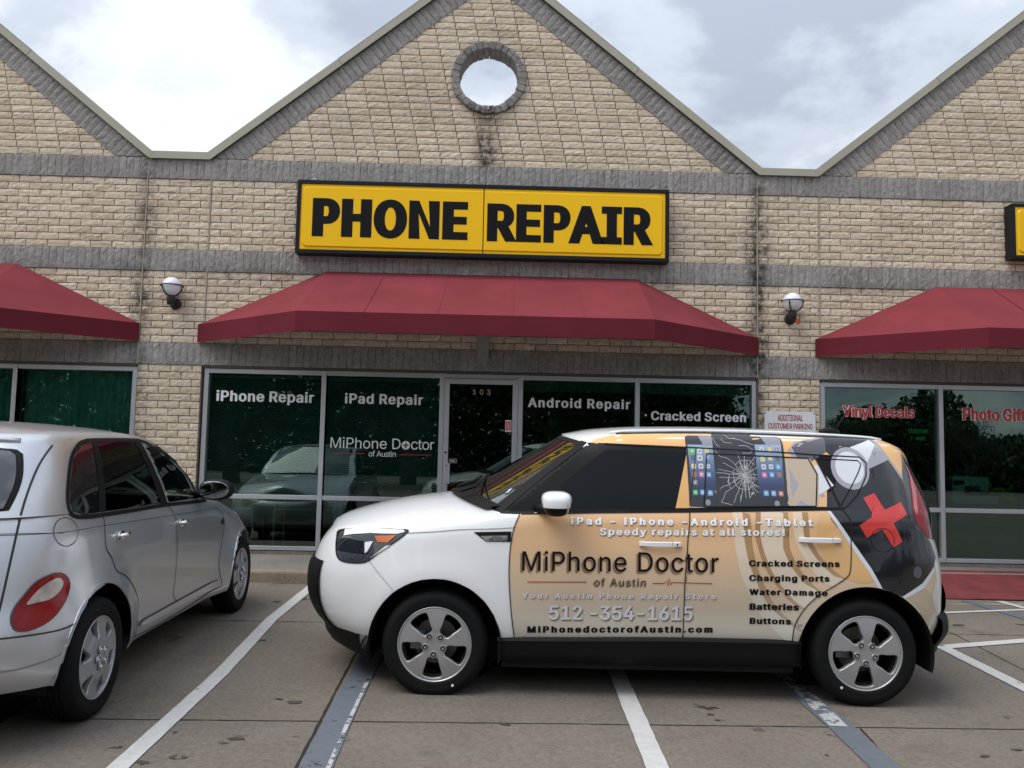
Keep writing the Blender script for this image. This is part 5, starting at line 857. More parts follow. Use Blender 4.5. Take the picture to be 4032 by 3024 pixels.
# ------------------------------------------------------------------ awnings
def awning(x0, label, frontlines):
    t = thing('awning', label, 'awning', 'burgundy awnings over the shopfronts')
    A = [(.690, 2.664), (7.352, 2.664)]; F0, F1 = 2.103 + x0, 5.884 + x0; T0, T1 = 2.171 + x0, 5.882 + x0; zt, zv, zb, D = 3.340, 2.664, 2.452, -1.2
    wl, wr = A[0][0] + x0, A[1][0] + x0
    cv = MB()
    def patch(a, b, c, d_, n, m, sag=.010):
        """bilinear cloth a-b (top) d-c (bottom), sagging slightly between its frame"""
        v = []; f = []; a, b, c, d_ = map(Vector, (a, b, c, d_)); nn = (b-a).cross(d_-a); nn.normalize()
        if nn.y > 0: nn = -nn
        for j in range(m+1):
            for i in range(n+1):
                s, t_ = i/n, j/m; q = a.lerp(b, s).lerp(d_.lerp(c, s), t_)
                q += nn*(-sag*math.sin(math.pi*s)*math.sin(math.pi*t_) + .004*mnoise.noise((q.x*1.5, q.z*2, x0)))*(0 < i < n and 0 < j < m); v.append(q)
        for j in range(m):
            for i in range(n): f.append((j*(n+1)+i, (j+1)*(n+1)+i, (j+1)*(n+1)+i+1, j*(n+1)+i+1))
        cv.add(v, f)
    patch((T0, -.02, zt), (T1, -.02, zt), (F1, D, zv), (F0, D, zv), 40, 12)
    patch((wl, -.02, zv), (T0, -.02, zt), (F0, D, zv), (wl, -.021, zv-.001), 12, 12, .012)
    patch((T1, -.02, zt), (wr, -.02, zv), (wr, -.021, zv-.001), (F1, D, zv), 12, 12, .012)
    for x in frontlines:   # sewn seams
        xx = x + x0; tt = (xx - T0)/(T1 - T0); xb = F0 + tt*(F1 - F0)
        p0 = Vector((xx, -.02, zt)); p1 = Vector((xb, D, zv)); n_ = Vector((0, -.49, .87))
        v = []; m = 14
        for j in range(m+1):
            q = p0.lerp(p1, j/m) + n_*(.003 - .010*math.sin(math.pi*tt)*math.sin(math.pi*j/m)*1.0 + .002)
            v += [q - Vector((.011, 0, 0)), q + Vector((.011, 0, 0))]
        cv.add(v, [(2*j, 2*j+2, 2*j+3, 2*j+1) for j in range(m)])
    cv.build('canopy', FABRIC, t, smooth=True, angle=25)
    vl = MB()
    P = [(wl, -.022), (F0, D), (F1, D), (wr, -.022)]
    for (xa, ya), (xb, yb) in zip(P, P[1:]):
        n = 24; v = []
        for i in range(n+1):
            s = i/n; x = xa + (xb-xa)*s; y = ya + (yb-ya)*s; wv = .004*mnoise.noise((x*3, y*3, 5))*(0 < i < n)
            v += [(x, y - .002 + wv*.3, zv + .003), (x, y - .002 + wv, zb + .004*mnoise.noise((x*2.3, y, 8)))]
        vl.add(v, [(2*i, 2*i+1, 2*i+3, 2*i+2) for i in range(n)])
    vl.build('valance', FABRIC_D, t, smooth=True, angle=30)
    fr = MB()
    Q = [(wl+.05, -.03, 2.655), (F0+.03, D+.03, 2.655), (F1-.03, D+.03, 2.655), (wr-.05, -.03, 2.655)]
    for a, b in zip(Q, Q[1:]): fr.tube([a, b], .014, 8)
    fr.tube([(T0, -.03, zt-.03), (T1, -.03, zt-.03)], .014, 8); fr.tube([(F0+.03, D+.03, 2.655), (T0, -.03, zt-.03)], .013, 8); fr.tube([(F1-.03, D+.03, 2.655), (T1, -.03, zt-.03)], .013, 8)
    for x in frontlines: fr.tube([(x+x0, -.03, zt-.04), (x+x0, D+.04, 2.64)], .012, 8)
    fr.build('frame', mat('galvanised tube', (.35, .35, .36), .45, .7), t, smooth=True, angle=40)
    return t
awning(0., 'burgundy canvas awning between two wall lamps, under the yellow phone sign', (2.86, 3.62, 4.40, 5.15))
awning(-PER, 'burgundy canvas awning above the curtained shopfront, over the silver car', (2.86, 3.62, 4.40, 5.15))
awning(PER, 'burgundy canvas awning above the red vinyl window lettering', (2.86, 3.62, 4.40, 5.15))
# ------------------------------------------------------------------ signs
sg = thing('shop_sign', 'long yellow box sign reading PHONE REPAIR above the middle awning', 'sign')
X0, X1, Z0, Z1, YF = 1.826, 6.238, 3.520, 4.400, -.185
b = MB(); b.box(X0+.03, X1-.03, YF+.02, -.016, Z0+.03, Z1-.03)
fw = .048
for q in ((X0, X1, Z1-fw, Z1), (X0, X1, Z0, Z0+fw)): b.box(q[0], q[1], YF, -.02, q[2], q[3])
for q in ((X0, X0+fw), (X1-fw, X1)): b.box(q[0], q[1], YF+.001, -.021, Z0+fw, Z1-fw)
b.build('casing', SIGNBOX, sg, bevel=.004)
def face_panel(xa, xb, za, zb, y0, rise, r_, left, right, m, parent):
    """a vacuum-formed sign face: flat rim, raised rounded field"""
    pb = MB(); ins = .030
    def loop(dx, r, y):
        pts = []; a0, a1 = xa + (dx if left else 0.004), xb - (dx if right else 0.004); c0, c1 = za + dx, zb - dx
        for cx_, cz_, t0, ok in ((a1-r, c1-r, 0, right), (a0+r, c1-r, 90, left), (a0+r, c0+r, 180, left), (a1-r, c0+r, 270, right)):
            rr = r if ok else .002
            cx2 = (a1 - rr) if t0 in (0, 270) else (a0 + rr); cz2 = (c1 - rr) if t0 in (0, 90) else (c0 + rr)
            for k in range(7):
                t = R(t0 + 15*k); pts.append((cx2 + rr*math.cos(t), y, cz2 + rr*math.sin(t)))
        return pts
    Ls = [loop(0, .003, y0), loop(ins, .05, y0), loop(ins+.012, .045, y0-rise), ]
    v = sum(Ls, []); n = len(Ls[0]); f = []
    for j in range(2): f += [(j*n+i, j*n+(i+1) % n, (j+1)*n+(i+1) % n, (j+1)*n+i) for i in range(n)]
    f.append(tuple(range(2*n, 3*n))); pb.add(v, f)
    return pb.build('sign_face', m, parent)
face_panel(X0+fw, 4.028, Z0+fw, Z1-fw, YF+.012, .014, .05, True, False, YELLOW, sg)
face_panel(4.032, X1-fw, Z0+fw, Z1-fw, YF+.012, .014, .05, False, True, YELLOW, sg)
yt = YF - .0045
wall_text('lettering', 'PHONE', [(2.016, 3.722), (2.018, 4.181), (3.846, 3.722)], yt, BLACK, sg, .066, 1.0)
wall_text('lettering', 'REPAIR', [(4.073, 3.716), (4.067, 4.172), (6.046, 3.716)], yt, BLACK, sg, .056, .94)
hk = MB()
for x in (2.005, 6.069): hk.tube([(x + .022*math.cos(t), -.10, Z1 + .02 + .022*math.sin(t)) for t in np.linspace(0, 2*math.pi, 14, endpoint=False)], .006, 6, closed=True)
hk.build('lifting_eye', ALU, sg, smooth=True)
b2 = thing('shop_sign', 'smaller yellow box sign in a dark casing at the right edge, above the right awning', 'sign')
b = MB(); xa, xb, za, zb = 10.372, 12.6, 3.678, 4.349
b.box(xa+.02, xb-.02, YF+.02, -.016, za+.02, zb-.02); b.box(xa, xb, YF, -.02, zb-.04, zb); b.box(xa, xb, YF, -.02, za, za+.04); b.box(xa, xa+.04, YF+.001, -.021, za+.04, zb-.04); b.box(xb-.04, xb, YF+.001, -.021, za+.04, zb-.04)
b.build('casing', SIGNBOX, b2, bevel=.004)
face_panel(xa+.04, xb-.04, za+.04, zb-.04, YF+.012, .014, .05, True, True, YELLOW, b2)
ns = thing('parking_sign', 'white metal sign reading ADDITIONAL CUSTOMER PARKING on the brick pier', 'sign')
b = MB(); b.box(7.418, 8.028, -.030, -.024, 1.18, 1.790); b.build('board', mat('white sign enamel', (.70, .71, .73), .35, var=(4, .05)), ns, bevel=.002)
NR = mat('dark red sign paint', (.30, .02, .028), .5)
wall_text('lettering', 'ADDITIONAL', FV['add'], -.0312, NR, ns, .024, .72); wall_text('lettering', 'CUSTOMER PARKING', FV['cp'], -.0312, NR, ns, .024, .66)
b = MB()
for x, z in ((7.43, 1.775), (8.015, 1.775)): b.lathe([(0, -.004), (.007, -.003), (.008, 0)], (x, -.030, z), 'y', 12)
b.build('screw', STEELD, ns)
# ------------------------------------------------------------------ wall lamps
GLOBE = mat('opal lamp globe', (.78, .79, .82), .25, coat=.4, spec=.5)
def lamp(x, z, label, tagged=False):
    t = thing('wall_lamp', label, 'lamp', 'globe lamps on the brick piers', Matrix.Translation((x, 0, z)))
    b = MB(); b.lathe([(0, -.035), (.050, -.033), (.066, -.022), (.068, -.008), (.068, .0)], (0.012, -.006, 0), 'y', 28)
    b.tube([(.012, -.03, 0), (0, -.10, -.012), (0, -.135, .0)], .026, 12); b.lathe([(0, -.052), (.036, -.050), (.046, -.038), (.050, .03), (.040, .062), (.052, .072), (.056, .086), (.0, .086)], (0, -.135, 0.02), 'z', 24)
    b.build('base', DARKMETAL, t, smooth=True, angle=40)
    b = MB(); b.ball((0, -.135, .185), .112, 32, 20); b.build('globe', GLOBE, t, smooth=True)
    b = MB(); b.tube([(.128*math.cos(a), -.135 + .128*math.sin(a), .195) for a in np.linspace(0, 2*math.pi, 36, endpoint=False)], .0075, 6, closed=True)
    for a in (R(-5), R(115), R(235)):
        b.tube([(.128*math.sin(q)*math.cos(a), -.135 + .128*math.sin(q)*math.sin(a), .195 - .128*math.cos(q)*1.02) for q in np.linspace(R(90), R(22), 12)], .0075, 6)
    b.build('cage', DARKMETAL, t, smooth=True)
    if tagged:
        b = MB(); b.add([(.015, -.20, -.03), (.055, -.215, -.022), (.070, -.20, -.088), (.03, -.185, -.092)], [(0, 3, 2, 1)]); b.build('tag', mat('orange tag', (.55, .08, .02), .6), t)
    return t
lamp(.402, 2.905, 'white globe wall lamp on the brick pier above the silver car')
lamp(7.723, 2.905, 'white globe wall lamp with an orange tag on the right brick pier', True)
# ------------------------------------------------------------------ things inside the shops
BL = mat('pale blind slats', (.50, .53, .52), .6)
def blind(x0, x1, z0, z1, label):
    b = MB(); n = int((z1-z0)/.024)
    for i in range(n):
        z = z0 + i*.024; b.add([(x0, .108, z), (x1, .108, z), (x1, .126, z+.0155), (x0, .126, z+.0155)], [(0, 1, 2, 3)])
    t = thing('window_blind', label, 'blind', 'venetian blinds behind the shop glass')
    b.build('slats', BL, t); b = MB(); b.box(x0, x1, .118, .155, z1, z1+.035); b.build('head_rail', BL, t)
    b = MB()
    for x in (x0+.18, x1-.18, .5*(x0+x1)): b.tube([(x, .122, z0-.02), (x, .122, z1)], .0016, 5)
    b.tube([(x0+.16, .115, .95), (x0+.16, .115, z1)], .004, 6); b.build('cord', BL, t)
blind(.835, 2.155, .72, 2.05, 'lowered venetian blind behind the iPhone Repair pane')
blind(2.22, 3.555, .80, 2.05, 'lowered venetian blind behind the pane with the MiPhone Doctor lettering')
for a, b_, lb in ((4.55, 5.88, 'raised blind behind the Android Repair pane'), (5.95, 7.28, 'raised blind behind the Cracked Screen pane')):
    b = MB(); b.box(a, b_, .12, .16, 2.06, 2.095)
    for i in range(9): b.box(a+.005, b_-.005, .12, .16, 1.975 + i*.009, 1.981 + i*.009)
    tag(b.build('window_blind', BL), lb, 'blind', 'venetian blinds behind the shop glass')
cu_m = mat('teal curtain', (.74, .92, .90), .9, var=(5, .25))
def curtain(x0, x1, label):
    v = []; n = 120
    for i in range(n+1):
        x = x0 + (x1-x0)*i/n; y = .185 + .028*math.sin(i*.85) + .012*math.sin(i*.31+1); v += [(x, y, .06), (x, y, 2.14)]
    tag(mesh_obj('curtain', v, [(2*i, 2*i+1, 2*i+3, 2*i+2) for i in range(n)], cu_m, None, True), label, 'curtain', 'sheer curtains in the left shop')
curtain(-1.38, -.06, 'pale green sheer curtain behind the pane beside the left pier'); curtain(-2.8, -1.43, 'pale green sheer curtain behind the pane at the left edge')
STL = mat('polished steel tube', (.80, .82, .82), .4, .2)
def table(x0, x1, y0, label):
    t = thing('display_table', label, 'table', 'steel legged tables behind the glass')
    b = MB(); b.box(x0-.04, x1+.04, y0-.05, y0+.55, .640, .665); b.build('table_top', mat('grey laminate', (.42, .43, .42), .4), t, bevel=.003)
    for x in (x0, x1):
        for y in (y0, y0+.5):
            b = MB(); b.tube([(x, y, .012), (x, y, .64)], .011, 8); b.build('leg', STL, t, smooth=True)
    b = MB(); b.box(x0, x1, y0-.006, y0+.006, .50, .515); b.build('apron', STL, t)
table(.86, 1.36, .22, 'low steel legged table behind the lower pane under the blind, nearer the silver car'); table(1.62, 2.33, .22, 'low steel legged table behind the mullion between the two blinds'); table(2.46, 3.2, .22, 'low steel legged table beside the shop door')
mw = mat('cream machine enamel', (.82, .84, .80), .45)
_cm = Matrix.Translation((.222, -.5, .0635)) @ Matrix.Scale(.947, 4)
ct = thing('counter', 'dark work counter carrying the sewing machine', 'counter', None, _cm); b = MB(); b.box(9.62, 12.2, .75, 1.5, -.055, .66); b.build('cabinet', mat('dark counter', (.035, .035, .035), .6), ct); b = MB(); b.box(9.6, 12.25, .72, 1.53, .66, .695); b.build('counter_top', mat('counter laminate', (.05, .05, .05), .4), ct)
sm_ = thing('sewing_machine', 'cream sewing machine on the dark counter in the right shop', 'sewing machine', None, _cm)
b = MB(); b.box(10.22, 10.84, 1.0, 1.25, .697, .80); b.box(10.25, 10.42, 1.03, 1.22, .80, 1.01); b.box(10.25, 10.74, 1.03, 1.22, .93, 1.05); b.box(10.62, 10.74, 1.03, 1.22, .86, .93); b.build('body', mw, sm_, bevel=.012)
b = MB(); b.tube([(10.68, 1.12, .80), (10.68, 1.12, .87)], .006, 8); b.build('needle_bar', STEELD, sm_); b = MB(); b.lathe([(0, -.02), (.05, -.018), (.055, .0), (0, 0)], (10.235, 1.12, .93), 'z', 20); b.build('hand_wheel', STEELD, sm_)
b = MB(); b.ball((10.98, 1.1, .76), (.17, .14, .13), 28, 18, 1.0, lambda q: q*(1 + .35*mnoise.noise(q*9)) + Vector((0, 0, .5*max(0, -q.x)))); _c = b.build('cloth', mat('yellow cloth', (.62, .50, .03), .9), smooth=True); _c.matrix_world = _cm; tag(_c, 'crumpled yellow cloth beside the sewing machine', 'cloth')
sh = thing('shelf_unit', 'dim shelf unit behind the sewing machine', 'shelf')
b = MB(); b.box(10.35, 11.2, 2.2, 2.6, .012, 1.5); b.build('carcass', mat('dim shelf board', (.16, .17, .15), .7), sh)
b = MB(); [b.box(10.39, 11.16, 2.19, 2.2, .2 + i*.32, .46 + i*.32) for i in range(4)]; b.build('stock', mat('mixed stock', (.07, .08, .07), .7, var=(9, .8)), sh)
ne = thing('window_sign', 'green CUSTOM T-SHIRT lettering hung inside the right shop', 'sign')
GR = mat('green lit lettering', (.02, .42, .12), .5, emit=.35)
wall_text('lettering', 'CUSTOM', [(9.446, 1.593), (9.446, 1.640), (9.690, 1.593)], .60, GR, ne, .005, 1.0); wall_text('lettering', 'T- SHIRT', [(9.477, 1.503), (9.478, 1.545), (9.671, 1.503)], .60, GR, ne, .005, 1.0)
b = MB(); b.box(9.40, 9.74, .606, .612, 1.46, 1.68); b.build('backing', BLACK, ne)
bf = thing('picture_frame', 'pale framed board on the wall inside, seen through the shop door', 'picture frame')
b = MB(); a_, c_, e_, g_ = 3.5, 5.15, 1.0, 1.9
for q in ((a_, c_, g_-.1, g_), (a_, c_, e_, e_+.1)): b.box(q[0], q[1], 2.6, 2.65, q[2], q[3])
for q in ((a_, a_+.12), (c_-.12, c_)): b.box(q[0], q[1], 2.6, 2.65, e_+.1, g_-.1)
b.build('frame', mat('pale green board', (.30, .36, .33), .6), bf); b = MB(); b.box(a_+.1, c_-.1, 2.63, 2.64, e_+.09, g_-.09); b.build('board', BLACK, bf)
# ------------------------------------------------------------------ trees across the street (seen mirrored in the glass and paint)
LEAF = mat('live oak leaf', (.045, .065, .025), .6, var=(3, .4)); BARK = mat('oak bark', (.06, .048, .038), .9, bump=(12, .8, .03))
def leafs(centres, n, spread_, s0, s1, seed):
    g = np.random.default_rng(seed); c = centres[g.integers(0, len(centres), n)] + g.normal(0, 1, (n, 3))*np.array([spread_, spread_, spread_*.8])
    a = g.normal(0, 1, (n, 3)); a /= np.linalg.norm(a, axis=1)[:, None]; b = np.cross(a, g.normal(0, 1, (n, 3))); b /= np.linalg.norm(b, axis=1)[:, None]
    s = g.uniform(s0, s1, (n, 1)); v = np.stack([c - a*s, c - b*s*.6, c + a*s, c + b*s*.6], 1).reshape(-1, 3)
    return v.tolist(), np.arange(4*n).reshape(n, 4).tolist()
def oak(x, y, h, spread, seed, label, leaves=60000, dens=1.):
    rr = random.Random(seed); t = thing('oak_tree', label, 'tree', 'trees across the street', Matrix.Translation((x, y, -.8)))
    tb = MB(); tips = []
    def limb(p, d, r_, ln, lv):
        pts = [p]; q = p.copy(); dd = d.copy()
        for _ in range(4):
            dd = (dd + Vector((rr.uniform(-.22, .22), rr.uniform(-.22, .22), rr.uniform(-.08, .16)))).normalized(); q = q + dd*ln/4; pts.append(q.copy())
        tb.tube(pts, [r_*(1-.13*i) for i in range(5)], 7)
        if lv >= 2: tips.extend(pts[1:])
        if lv < 4:
            for _ in range(3 if lv < 3 else 2):
                a = rr.uniform(0, 2*math.pi); nd = (dd*.7 + Vector((math.cos(a)*spread, math.sin(a)*spread, rr.uniform(.0, .5)))).normalized(); limb(pts[rr.choice((2, 3, 4))], nd, r_*.55, ln*rr.uniform(.62, .82), lv+1)
    limb(Vector((0, 0, 0)), Vector((0, 0, 1)), h*.032, h*.34, 0)
    tb.build('trunk', BARK, t, smooth=True)
    v, f = leafs(np.array([tuple(q) for q in tips]), leaves, h*.055, h*.006, h*.013, seed)
    mesh_obj('crown', v, f, LEAF, t); return t
oak(-9, -34, 14.5, .9, 3, 'broad dark oak behind the camera, mirrored in the left shop window'); oak(-.5, -38, 16, .85, 5, 'tall dense oak behind the camera, mirrored in the blinds'); oak(8, -36, 15.5, .9, 8, 'wide oak behind the camera, mirrored in the shop door')
oak(17, -39, 14, .85, 11, 'dark oak behind the camera, mirrored beside the brick pier'); oak(30, -52, 7.0, .8, 14, 'half bare oak behind the camera, mirrored in the right shop window', 9000); oak(40, -54, 6.8, .8, 17, 'small loose oak behind the camera, mirrored at the right edge', 9000)
g = np.random.default_rng(4); n_ = 170000; wx = g.uniform(-75, 95, n_); hgt = np.where(wx < 21, 12.0, 5.6) + 2.2*np.sin(wx*.35) + 1.3*np.sin(wx*.9+1)
hv, hf = leafs(np.stack([wx, g.uniform(-66, -60, n_), -1 + g.uniform(0, 1, n_)**.9*hgt], 1), n_, .25, .18, .42, 9)
o = mesh_obj('far_woods', hv, hf, LEAF); o['kind'] = 'stuff'; o['label'] = 'line of dark woods across the street behind the camera'; o['category'] = 'woods'
# ------------------------------------------------------------------ car bodies
from mathutils.interpolate import poly_3d_calc
def sm(a, b, x): t = max(0., min(1., (x-a)/(b-a))); return t*t*(3-2*t)
def itp(tab):
    xs = np.array([p[0] for p in tab], float); ys = np.array([p[1] for p in tab], float)
    # monotone cubic
    h = np.diff(xs); d = np.diff(ys)/h; m = np.zeros(len(xs)); m[0] = d[0]; m[-1] = d[-1]
    for i in range(1, len(xs)-1): m[i] = 0 if d[i-1]*d[i] <= 0 else 2*d[i-1]*d[i]/(d[i-1]+d[i])
    def f(x):
        x = min(max(x, xs[0]), xs[-1]); i = min(int(np.searchsorted(xs, x, side='right'))-1, len(xs)-2); i = max(i, 0); t = (x-xs[i])/h[i]
        return float((2*t**3-3*t*t+1)*ys[i] + (t**3-2*t*t+t)*h[i]*m[i] + (-2*t**3+3*t*t)*ys[i+1] + (t**3-t*t)*h[i]*m[i+1])
    return f
def car_shell(S, flip=False):
    """lofted closed car shell; front towards -x, near side towards -y. S holds the profile tables."""
    V = []; F = []
    def grid(rows, flipn=False):
        n0 = len(V); m = len(rows[0])
        for r in rows: V.extend(r)
        for j in range(len(rows)-1):
            for i in range(m-1):
                q = (n0+j*m+i, n0+j*m+i+1, n0+(j+1)*m+i+1, n0+(j+1)*m+i); F.append(q)
    NF, NM, NR = 34, 90, 30
    low = []
    for fr in S['rows']:
        w = S['w'](fr); xf = S['xf'](fr); xr = S['xr'](fr); c1, c2, n1, n2 = S['c1'], S['c2'], S['n1'], S['n2']; pts = []
        for i in range(NF): t = (math.pi/2)*(i/NF); pts.append((c1-(c1-xf)*math.cos(t)**(2/n1), w*math.sin(t)**(2/n1)))
        for i in range(NM+1): pts.append((c1+(c2-c1)*i/NM, w))
        for i in range(1, NR+1): t = (math.pi/2)*(i/NR); pts.append((c2+(xr-c2)*math.sin(t)**(2/n2), w*max(0., math.cos(t))**(2/n2)))
        row = []
        for x, y in pts:
            zb, zt = S['zb'](x), S['zt'](x); z = zb + fr*(zt-zb)
            y2 = y + S['bulge'](x, z)*min(1., y/.5); row.append((x, -y2, z))
        low.append(row)
    grid(low)
    # bonnet: crowned between the wing edges
    top = [p for p in low[-1] if p[0] < S['hood_end'] and p[1] <= 0]
    top = top[:next((i for i, p in enumerate(low[-1]) if p[0] >= S['hood_end']), len(top))]
    NC = 14; rows = []
    for k in range(NC+1):
        t = k/NC; rows.append([(x, y*(1-t), z + (S['zc'](x)-z)*(1-(1-t)**S['hp'])) for x, y, z in top])
    grid(rows)
    # greenhouse
    gh = []
    for t in S['gt']:
        xs, xa, W = S['xs'](t), S['xa'](t), S['gw'](t); row = []
        zcb, zct = S['zwb'], S['zwt']
        for i in range(NF):
            s = i/NF; x = xs + (xa-xs)*s*s; y = W*S['gx'](xa)*s
            zc = zcb + (zct-zcb)*t; zs = S['gb'](xa) + (S['gr'](xa)-S['gb'](xa))*t; row.append((x, -y, zc + (zs-zc)*s*s))
        c2 = S['gc2']; xr = S['gxr'](t)
        for i in range(NM+1): x = xa + (c2-xa)*i/NM; row.append((x, -W*S['gx'](x), S['gb'](x) + (S['gr'](x)-S['gb'](x))*t))
        for i in range(1, NR+1):
            a = (math.pi/2)*(i/NR); x = c2 + (xr-c2)*math.sin(a)**(2/S['gn']); y = W*S['gx'](c2)*max(0., math.cos(a))**(2/S['gn']); row.append((x, -y, S['gb'](x) + (S['gr'](x)-S['gb'](x))*t))
        gh.append(row)
    grid(gh)
    rows = []
    for k in range(NC+1):
        t = k/NC; rows.append([(x, y*(1-t), z + (S['zr'](x)-z)*(1-(1-t)**S['rp'])) for x, y, z in gh[-1]])
    grid(rows)
    n = len(V); V2 = V + [(x, -y, z) for x, y, z in V]; F2 = F + [tuple(i+n for i in q[::-1]) for q in F]
    if flip: V2 = [(-x, y, z) for x, y, z in V2]; F2 = [q[::-1] for q in F2]
    return V2, F2
def clean(V, F, holes=(), drop=None, snapfn=None):
    """weld, cut wheel arches (snapped to true circles) and other openings"""
    bm = bmesh.new(); vs = [bm.verts.new(p) for p in V]
    for q in F:
        try: bm.faces.new([vs[i] for i in q])
        except ValueError: pass
    bmesh.ops.remove_doubles(bm, verts=bm.verts[:], dist=2e-4)
    bmesh.ops.dissolve_degenerate(bm, edges=bm.edges[:], dist=1e-5)
    bmesh.ops.recalc_face_normals(bm, faces=bm.faces[:]); bm.normal_update(); ly = bm.verts.layers.float_vector.new('shell_normal')
    for v in bm.verts: v[ly] = v.normal
    for cx_, cz_, r_ in holes:
        kill = [f for f in bm.faces if all(math.hypot(v.co.x-cx_, v.co.z-cz_) < r_ for v in f.verts) and abs(f.calc_center_median().y) > .3]
        bmesh.ops.delete(bm, geom=kill, context='FACES')
        for v in bm.verts:
            dx, dz = v.co.x-cx_, v.co.z-cz_; d = math.hypot(dx, dz)
            if d < r_ and abs(v.co.y) > .3 and d > 1e-6: v.co.x = cx_ + dx*r_/d; v.co.z = cz_ + dz*r_/d
    if drop:
        kill = [f for f in bm.faces if drop(f.calc_center_median(), f.normal)]; bmesh.ops.delete(bm, geom=kill, context='FACES')
    return bm
FAR = {}
def shell_obj(name, bm, m, parent):
    me = bpy.data.meshes.new(name); bm.to_mesh(me); bm.free(); me.materials.append(m); me.polygons.foreach_set('use_smooth', [True]*len(me.polygons))
    at = me.attributes['shell_normal']; me.normals_split_custom_set_from_vertices([tuple(q.vector) for q in at.data]); me.attributes.remove(me.attributes['shell_normal']); return link(bpy.data.objects.new(name, me), parent)
class Skin:
    """lays flat artwork drawn in side view (x, z) onto the curved shell; normals follow the shell"""
    def __init__(s, V, F, arches=(), frame=None):
        bm = clean(V, F); bm.normal_update(); bm.verts.index_update()
        s.v = [v.co.copy() for v in bm.verts]; s.f = [[v.index for v in f.verts] for f in bm.faces]; s.n = [v.normal.copy() for v in bm.verts]; bm.free()
        s.t = BVHTree.FromPolygons(s.v, s.f); s.arches = arches; s.frame = frame
    def hit(s, x, z):
        if s.frame:
            P0, d, a, b = s.frame; o = P0 + a*x + b*z; h = s.t.ray_cast(o - d*3, d)
            if h[0] is None: h = s.t.find_nearest(o)
        else:
            h = s.t.ray_cast(Vector((x, -4, z)), Vector((0, 1, 0)))
            if h[0] is None or h[0].y > .02: h = s.t.find_nearest(Vector((x, -.55, z)))
        q = s.f[h[2]]; w = poly_3d_calc([s.v[i] for i in q], h[0]); n = sum((s.n[i]*k for i, k in zip(q, w)), Vector())
        if n.length < 1e-6: n = h[1]
        n.normalize()
        if n.dot(h[1]) < 0 and h[1].y < 0: n = -n
        return h[0], n
    def at(s, x, z, off):
        p, n = s.hit(x, z); return p + n*off
    def make(s, name, V, NN, F, MI, mats, parent, both):
        o = mesh_obj(name, V, F, mats, parent, True, MI); o.data.normals_split_custom_set_from_vertices([tuple(n) for n in NN])
        if both:
            p2 = FAR.get(parent.name, parent) if parent else None
            o2 = mesh_obj(name, [(x, -y, z) for x, y, z in V], [q[::-1] for q in F], mats, p2, True, MI); o2.data.normals_split_custom_set_from_vertices([(n[0], -n[1], n[2]) for n in NN]); FAR[o.name] = o2
        return o
    def polys(s, name, items, mats, parent, step=.03, both=False, smooth=True, clip=True):
        """items: (points, material index, offset) or ('tri', verts, faces, mi, off)"""
        V = []; F = []; MI = []; NN = []
        for it in items:
            bm = bmesh.new()
            if it[0] == 'tri':
                _, v2, f2, mi, off = it; vs = [bm.verts.new((a, 0, b)) for a, b in v2]
                for q in f2:
                    try: bm.faces.new([vs[i] for i in q])
                    except ValueError: pass
                st = step
            else:
                pts, mi, off = it[:3]; st = it[3] if len(it) > 3 else step; vs = [bm.verts.new((a, 0, b)) for a, b in pts]; bm.faces.new(vs)
                bmesh.ops.triangulate(bm, faces=bm.faces[:], ngon_method='EAR_CLIP')
            for ax in (0, 2):
                lo = min(v.co[ax] for v in bm.verts); hi = max(v.co[ax] for v in bm.verts); k = math.floor(lo/st) + 1
                while k*st < hi:
                    co = Vector((0, 0, 0)); co[ax] = k*st; no = Vector((0, 0, 0)); no[ax] = 1
                    bmesh.ops.bisect_plane(bm, geom=bm.verts[:]+bm.edges[:]+bm.faces[:], plane_co=co, plane_no=no, dist=1e-6); k += 1
            bmesh.ops.remove_doubles(bm, verts=bm.verts[:], dist=1e-6)
            if clip:
                for cx_, cz_, r_ in s.arches:
                    ki = [f for f in bm.faces if all(math.hypot(v.co.x-cx_, v.co.z-cz_) < r_+1e-6 for v in f.verts)]; bmesh.ops.delete(bm, geom=ki, context='FACES')
                    for v in bm.verts:
                        d = math.hypot(v.co.x-cx_, v.co.z-cz_)
                        if 1e-6 < d < r_: v.co.x = cx_ + (v.co.x-cx_)*r_/d; v.co.z = cz_ + (v.co.z-cz_)*r_/d
            bm.verts.ensure_lookup_table(); bm.verts.index_update(); n = len(V)
            for v in bm.verts: p, nn = s.hit(v.co.x, v.co.z); V.append(tuple(p + nn*off)); NN.append(nn)
            for f in bm.faces:
                q = [v.index for v in f.verts]
                a = sum(bm.verts[q[i-1]].co.x*bm.verts[q[i]].co.z - bm.verts[q[i]].co.x*bm.verts[q[i-1]].co.z for i in range(len(q)))
                if a < 0: q = q[::-1]
                F.append(tuple(i+n for i in q)); MI.append(mi)
            bm.free()
        return s.make(name, V, NN, F, MI, mats, parent, both)
    def ribbon(s, name, pts, w, m, parent, off=.005, sm_=4, both=False, closed=False):
        P = catmull(pts, sm_, closed) if sm_ > 1 else [tuple(p) for p in pts]
        Q = []
        for i in range(len(P)-1 + closed):
            a = Vector(P[i]); b = Vector(P[(i+1) % len(P)]); k = max(1, int((b-a).length/.025)); Q += [a.lerp(b, j/k) for j in range(k)]
        if not closed: Q.append(Vector(P[-1]))
        V = []; F = []; NN = []; n = len(Q)
        for i, p in enumerate(Q):
            d = (Q[(i+1) % n] - Q[i-1]) if closed else (Q[min(i+1, n-1)] - Q[max(i-1, 0)]); d.normalize(); r_ = Vector((-d.y, d.x))*w/2
            for q in (p + r_, p - r_): h, nn = s.hit(q.x, q.y); V.append(tuple(h + nn*off)); NN.append(nn)
